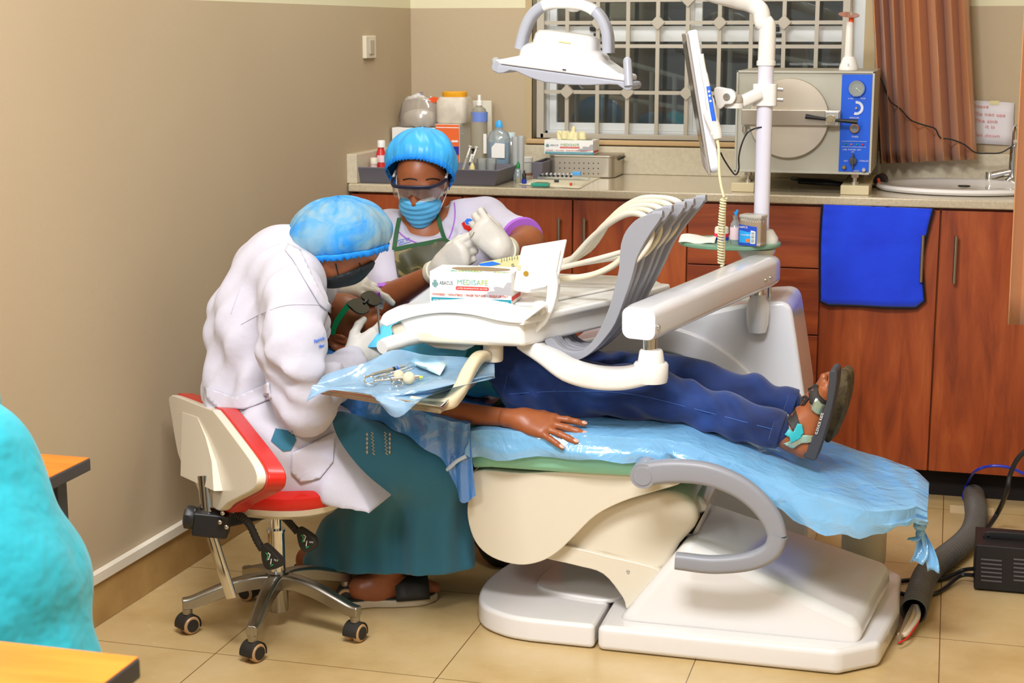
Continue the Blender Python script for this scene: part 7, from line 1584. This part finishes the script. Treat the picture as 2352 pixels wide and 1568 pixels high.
# bib over the chest
bx_ = []
for v in np.linspace(0, 1, 9):
    row = []
    for u in np.linspace(0, 1, 12):
        x = W(893 + 215 * u, 800, 3.92)[0]; y = 3.76 + .32 * v; z = .66 + .098 * math.cos((v - .5) * 2.2) - .014 * u + .004 * math.sin(u * 9 + v * 4); row.append(A([x, y, z]))
    bx_.append(row)
m = M(); m.grid(bx_); tag(ob('bib', m, mat('bib_cyan', '#5cc2ee', .7), solid=.0012), 'bright cyan paper bib across the chest of the lying child', 'bib')
# ------------------------------------------------------------ NURSE
nu = thing('person', 'person in white tunic, green camouflage apron, clear goggles and blue mask behind the patient', 'person', (W(1000, 600, 4.65)[0], 4.66, 0))
Hn = W(968, 412, 4.62); nf = nrm(A([.04, -.9, -.38])); nc = A([.02, -.38, .92]); nc = nrm(nc - nf * np.dot(nc, nf)); nw = np.cross(nf, nc); nw = nw if nw[0] > 0 else -nw; NX = A([nw, nf, nc])
nkb = W(975, 545, 4.66); s1n, s2n = W(905, 545, 4.66), W(1105, 515, 4.72); cN = W(1000, 600, 4.66); pN = A([cN[0] + .0, 4.70, .46])
e1, w1 = W(885, 688, 4.46), W(1012, 618, 4.28); e2, w2 = W(1212, 558, 4.45), W(1152, 576, 4.28)
L_ = lambda a, b, c: Hn + nw * a + nf * b + nc * c
npz = [E(Hn + nc * .012, (.073, .088, .1), NX), E(L_(0, .025, -.045), (.058, .062, .06), NX, .025), E(L_(0, .062, -.082), (.026, .024, .022), NX, .02), E(L_(0, .09, -.018), (.012, .016, .02), NX, .012), E(L_(0, .1, -.03), (.015, .012, .011), NX, .01), E(L_(0, .076, .018), (.05, .014, .011), NX, .015), E(L_(0, .086, -.06), (.022, .01, .01), NX, .008),
       C(L_(0, -.015, -.07), nkb, .05, .055), C(nkb, cN, .075, .108), C(s1n, s2n, .068), C(W(940, 585, 4.66), W(1060, 575, 4.68), .098), C(cN, pN, .1, .12), C(pN - A([.07, 0, 0]), pN + A([.07, 0, 0]), .11)] + chain([s1n, e1, w1], [.058, .046, .023]) + chain([s2n, e2, w2], [.058, .045, .022])
for sg_ in (-1, 1):
    npz += [E(L_(.074 * sg_, -.01, -.01), (.008, .018, .03), NX, .006), E(L_(.031 * sg_, .078, -.004), (.017, .008, .0075), NX, .005, '-'), E(L_(.031 * sg_, .072, -.004), (.0145, .0135, .0125), NX, .004)]
    npz += chain([pN + A([.08 * sg_, 0, 0]), A([pN[0] + .11 * sg_, 4.38, .47]), A([pN[0] + .11 * sg_, 4.36, .08])], [.085, .06, .038]) + [C(A([pN[0] + .11 * sg_, 4.36, .05]), A([pN[0] + .12 * sg_, 4.26, .035]), .036, .026)]
nb = body('body', npz, m_skin, nu, vox=.0055, k=.026, extra=None)
# tunic and trousers
e1s = s1n * .25 + e1 * .75; e2s = s2n * .3 + e2 * .7
tp_ = [C(nkb - A([0, 0, .02]), cN, .09, .122), C(s1n, s2n, .084), C(W(935, 590, 4.66), W(1065, 580, 4.68), .118), C(cN, pN + A([0, 0, .04]), .12, .14), C(s1n, e1s, .078, .07), C(s2n, e2s, .078, .068), C(pN - A([.07, 0, 0]), pN + A([.07, 0, 0]), .13),
       E(L_(0, .0, -.09), (.078, .1, .075), NX, .01, '-'), C(W(962, 492, 4.57), W(1027, 528, 4.575), .07, .032, .006, '-'), C(W(935, 488, 4.57), W(1027, 528, 4.575), .05, .03, .006, '-'), C(W(1003, 478, 4.57), W(1027, 528, 4.575), .045, .032, .006, '-')]
m_tun = mat('tunic_white', '#b9b4c4', .75, sheen=.15, bump=(24, .4, .006))
tu = body('tunic', tp_, m_tun, nu, vox=.0055, k=.03, disp=lambda X: .0035 * np.sin((X[:, 0] * .8 + X[:, 2] * .6) * 60 + 2 * np.sin(X[:, 2] * 14)) )
tr = [C(pN - A([.07, 0, 0]), pN + A([.07, 0, 0]), .135)]
for sg_ in (-1, 1): tr += chain([pN + A([.08 * sg_, 0, 0]), A([pN[0] + .11 * sg_, 4.38, .47]), A([pN[0] + .11 * sg_, 4.36, .12])], [.1, .075, .062])
body('trousers', tr, mat('trousers_navy', '#28365c', .8), nu, vox=.008, k=.03)
m_purp = mat('piping_purple', '#a05cc4', .6)
m = M(); seam(m, tu, [(1041, 447), (1045, 480), (1044, 505), (1038, 530), (1031, 548)], .0022, .001); seam(m, tu, [(915, 532), (930, 545), (950, 555), (965, 560)], .0022, .001); ob('piping', m, m_purp, tu)
for c_, d_, r_ in ((e1s, e1 - s1n, .0715), (e2s, e2 - s2n, .0695)):
    m = M(); m.lathe([(r_ - .012, .058), (r_ - .003, .059), (r_ + .001, .063), (r_ - .003, .072), (r_ - .02, .071)], c_, d_, n=30); ob('sleeve_hem', m, m_purp, tu)
def f_camo(nt, b, N, L):
    t = N('TexCoord'); n1 = N('TexNoise', Scale=16, Detail=3, Distortion=.8); L(t.outputs['Object'], n1.inputs['Vector']); r = ramp(N, [(.4, '#3b3a22'), (.52, '#4c4828'), (.6, '#7d6f45')]); r.color_ramp.interpolation = 'CONSTANT'; L(n1.outputs['Fac'], r.inputs['Fac']); L(r.outputs[0], b.inputs['Base Color']); b.inputs['Roughness'].default_value = .55
ap_ = [(905, 573), (935, 566), (980, 558), (1021, 549), (1034, 559), (1046, 571), (1062, 600), (1050, 616), (1010, 626), (975, 629), (944, 637), (914, 634), (908, 600)]
m = patch(tu, ap_, .012, 7); ap = ob('apron', m, nodemat('camouflage', f_camo), nu, solid=.003)
m_grn = mat('apron_green', '#2c5c38', .7)
m = M()
for pts in ([(905, 573), (935, 566), (980, 558), (1021, 549)], [(1021, 549), (1034, 559), (1046, 571)]): P = [hit(tu, x, y, .016) for x, y in pts]; P = [p for p in P if p is not None]; m.sweep(cr(P, 4), [(-.002, -.006), (.002, -.006), (.002, .006), (-.002, .006)], up=(0, 0, 1))
ob('apron_trim', m, m_grn, ap)
for pts in ([(922, 474), (917, 500), (910, 535), (905, 572)], [(1003, 484), (1008, 505), (1014, 528), (1022, 550)]):
    P = [hit([tu, nb], x, y, .009) for x, y in pts]; P = [p for p in P if p is not None]; m = M(); m.sweep(cr(P, 5), [(-.0065, -.001), (.0065, -.001), (.0065, .001), (-.0065, .001)], up=(0, -1, 0)); ob('apron_strap', m, m_grn, ap)
# chest emblem and badge
def dec(m, poly, off=.0025, o=None): q = patch(o or tu, poly, off, 5); return m.add(q.v, q.f)
m = M(); dec(m, [(1060, 513), (1066, 508), (1070, 516), (1080, 519), (1084, 516), (1090, 524), (1084, 528), (1074, 528), (1066, 526)]); dec(m, [(1068, 526), (1084, 526), (1084, 530), (1076, 531)], .003); ob('emblem_red', m, m_red, tu)
m = M(); dec(m, [(1067, 508), (1072, 502), (1080, 502), (1087, 506), (1084, 509), (1078, 507), (1074, 510), (1078, 514), (1072, 515)]); ob('emblem_blue', m, m_blue, tu)
m = M()
for s_, x, y, x2, y2, sz in (('SEBBI HOSPITAL', 1059, 541, 1095, 537, .0085), ('IAH. N', 917, 560, 938, 553, .012)):
    p, q = hit(tu, x, y, .003), hit(tu, x2, y2, .003)
    if p is not None and q is not None: m.text(s_, p, q - p, (0, 0, 1), sz, sx=.85)
ob('embroidery', m, m_blue, tu)
m = M(); P = [hit(tu, x, y, .002) for x, y in ((914, 552), (940, 546), (943, 555), (916, 563))]
if all(p is not None for p in P): m.tube(P, .0009, 5, closed=True); ob('badge_outline', m, m_blue, tu)
# face: lashes, brows
m = M()
for sg_ in (-1, 1):
    P = [hit(nb, 968 + sg_ * 25 + d * 13, 434 + 3 * (1 - abs(d)) , .001) for d in np.linspace(-1, 1, 6)]; m.tube([p for p in P if p is not None], .0016, 6)
    P = [hit(nb, 968 + sg_ * 26 + d * 16, 413 - 3 * (1 - d * d), .0005) for d in np.linspace(-1, 1, 6)]; m.tube([p for p in P if p is not None], .0022, 6)
ob('eyelashes', m, mat('lash_black', '#160d0a', .7), nu)
# surgical mask
mp_ = [E(L_(0, .045, -.062), (.066, .058, .052), NX), E(L_(0, .068, -.03), (.04, .04, .03), NX, .03), E(L_(0, .06, -.105), (.028, .03, .03), NX, .035)]
m_mask = mat('mask_blue', '#5bb4e8', .7, bump=(50, .2, .003))
mzk = body('face_mask', mp_, m_mask, nu, vox=.004, k=.02, planes=[(L_(0, .02, 0), -nf), (L_(0, 0, -.022), nc)], disp=lambda X: .0016 * np.sin(((X - Hn) @ nc) * 330))
m = M(); q = patch(mzk, [(921, 441), (945, 450), (968, 455), (993, 452), (1017, 440), (1018, 449), (993, 461), (968, 464), (944, 460), (920, 451)], .0012, 5); m.add(q.v, q.f); ob('mask_top_edge', m, mat('mask_white', '#d8e4ee', .7), mzk)
m = M()
for sg_ in (-1, 1):
    P = [L_(.06 * sg_, .05, -.04), L_(.075 * sg_, .02, -.02), L_(.08 * sg_, -.005, .01)]; m.tube(cr(P, 4), .0015, 6); P = [L_(.055 * sg_, .05, -.09), L_(.074 * sg_, .02, -.05), L_(.08 * sg_, -.008, -.03)]; m.tube(cr(P, 4), .0015, 6)
ob('ear_loop', m, m_label, mzk)
# safety goggles
gg = [L_(x, y, z) for x, y, z in ((-.083, .015, .010), (-.076, .06, .018), (-.056, .094, .026), (-.02, .108, .031), (.02, .108, .031), (.056, .094, .026), (.076, .06, .018), (.083, .015, .010))]
gbrow = cr(gg, 5)
m = M(); m.sweep(gbrow, rrect(.007, .011, .003), up=nc); go = ob('goggles', m, mat('goggle_navy', '#22243a', .35), nu)
m = M(); lowz = lambda x: -.040 + .016 * math.exp(-(x / .012) ** 2)
P = [[p + nc * (0 + (lowz(float((p - Hn) @ nw)) - 0) * v) for v in np.linspace(0, 1, 4)] for p in gbrow]; m.grid(P); ob('clear_lens', m, clearfilm('goggle_clear', '#efe9e4', .1, .06, .3), go)
for sg_ in (-1, 1): m = M(); m.tube(cr([L_(.083 * sg_, .015, .016), L_(.083 * sg_, -.02, .02), L_(.08 * sg_, -.05, .015)], 4), .004, 8); ob('temple', m, m_white, go)
m = M(); p = L_(-.078, -.004, -.045); m.sph(p, .005, 12); ob('earring', m, mat('gold', '#c89a3c', .2, 1), nu)
upn = nrm(nc * .78 - nf * .62)
bouffant(nu, Hn + nc * .038 - nf * .012, upn, nf, .108, .116, .118, 1.82, m_cap, tilt=-.36, pleats=44, ruffle=.004)
# gloved hands of the nurse
g1 = hand(w1, nrm(W(1088, 560, 4.25) - w1), A([-.05, -1, .1]), 1.0, [(.9, 1.2, .6), (1.1, 1.3, .8), (1.15, 1.3, .9), (1.2, 1.3, .9)], .05, (.35, .25, .35), True, fore=w1 + nrm(e1 - w1) * .03, bulge=1.08)
body('glove', g1, m_glove, nu, vox=.003, k=.012)
g2 = hand(w2, nrm(W(1098, 520, 4.26) - w2), A([.1, -1, .15]), .98, [(.7, 1.0, .6), (.95, 1.2, .8), (1.1, 1.3, .9), (1.2, 1.3, .9)], .08, (.25, .3, .3), False, fore=w2 + nrm(e2 - w2) * .03, bulge=1.08)
body('glove', g2, m_glove, nu, vox=.003, k=.012)
for w_, e_ in ((w1, e1), (w2, e2)): m = M(); d = nrm(e_ - w_); m.lathe([(.031, .022), (.0345, .024), (.036, .042), (.034, .046), (.03, .044)], w_, d, n=26); ob('glove_cuff', m, mat('cuff_cream', '#d8d2c0', .5), nu)
# small steel file between the nurse's fingers
m = M(); a_ = W(1082, 548, 4.2); b_ = W(1090, 533, 4.2); m.cyl(a_, b_, .0028, .002, 10); tag(ob('dental_burr', m, m_chrome), 'tiny shiny metal piece pinched between the two gloved hands of the nurse', 'dental tool')
# ------------------------------------------------------------ PERSON IN SCRUBS
YT = 2.12
sc = thing('person', 'person in turquoise scrubs leaning over the orange desk, cut off by the left edge', 'person', (W(60, 1500, YT)[0], YT, 0))
ph = W(-50, 1365, YT); pc_ = W(-155, 1105, YT); pn_ = W(-280, 960, YT); hd_ = W(-380, 870, YT)
lx_ = ph[0]
sp_ = [E(hd_, (.085, .075, .11)), C(hd_, pn_, .05, .055), C(pn_, pc_, .09, .11), C(pc_, ph, .11, .12), C(pn_ - A([0, .15, 0]), pn_ + A([0, .15, 0]), .06), C(ph - A([0, .07, 0]), ph + A([0, .07, 0]), .11)]
for sg_ in (-1, 1):
    sp_ += chain([ph + A([0, .08 * sg_, 0]), A([lx_ + .03, YT + .09 * sg_, .42]), A([lx_ + .03, YT + .09 * sg_, .08])], [.095, .065, .04]) + [C(A([lx_ + .03, YT + .09 * sg_, .045]), A([lx_ - .11, YT + .09 * sg_, .035]), .04, .03)] + chain([pn_ + A([0, .17 * sg_, 0]), pn_ + A([-.1, .2 * sg_, -.2]), pn_ + A([-.22, .1 * sg_, -.3])], [.055, .042, .03])
body('body', sp_, m_skin, sc, vox=.009, k=.03)
m_scrub = mat('scrubs_turquoise', '#1fa3b4', .8, sheen=.15, bump=(9, .7, .03))
dwn = A([lx_ + .05, YT, .30])
gp_ = [C(pn_, pc_, .125, .16), C(pc_, W(-94, 1240, YT), .155, .152), C(W(-94, 1240, YT), ph, .152, .152), C(ph, W(-8, 1480, YT), .152, .15), C(W(-8, 1480, YT), dwn, .15, .17), C(ph - A([0, .06, 0]), ph + A([0, .06, 0]), .14), C(dwn - A([0, .09, -.05]), dwn + A([0, .09, .05]), .13), C(pn_ - A([0, .16, 0]), pn_ + A([0, .16, 0]), .09)]
for sg_ in (-1, 1): gp_ += [C(pn_ + A([0, .17 * sg_, 0]), pn_ + A([-.06, .19 * sg_, -.12]), .08, .075)]
body('gown', gp_, m_scrub, sc, vox=.008, k=.04, planes=[(A([0, 0, .3]), A([0, 0, -1]))], disp=lambda X: .006 * np.sin((X[:, 0] * .8 - X[:, 2] * .5) * 30 + 3 * np.sin(X[:, 2] * 7)) + .004 * np.sin((X[:, 0] * .5 + X[:, 2]) * 34 + X[:, 1] * 20))
# ================================================================ LIGHT
w = bpy.data.worlds.new('room_air'); SC.world = w; w.use_nodes = True
w.node_tree.nodes['Background'].inputs[0].default_value = (.96, .97, 1, 1); w.node_tree.nodes['Background'].inputs[1].default_value = .35
def area(name, loc, tgt, sx, sy, e, col=(.955, .97, 1)):
    l = bpy.data.lights.new(name, 'AREA'); l.shape = 'RECTANGLE'; l.size = sx; l.size_y = sy; l.energy = e; l.color = col
    o = bpy.data.objects.new(name, l); COL.objects.link(o); o.location = loc
    d = Vector(tgt) - Vector(loc); o.rotation_euler = d.to_track_quat('-Z', 'Y').to_euler(); return o
area('ceiling_light', (-.75, 1.9, 2.85), (-.75, 3.7, .4), 1.2, .7, 108)
area('ceiling_light', (-1.2, 4.6, 2.88), (-1.0, 4.9, 0), 1.2, .3, 14)
area('flash_softbox', (-1.5, .3, 2.3), (-.7, 4.2, .75), .6, .5, 28)
area('veranda_fill', (-1.0, 6.6, 3.0), (-1.0, 7.1, 1.2), .8, .2, 14, (1, .86, .72))  # added fill lamp, unseen, brightens what shows behind the window panes
SC.view_settings.view_transform = 'Standard'
SC.view_settings.look = 'None'
SC.view_settings.exposure = .42
SC.view_settings.gamma = 1
SC.view_settings.use_curve_mapping = False
SC.cycles.max_bounces = 8
SC.cycles.transparent_max_bounces = 12
SC.cycles.use_denoising = True
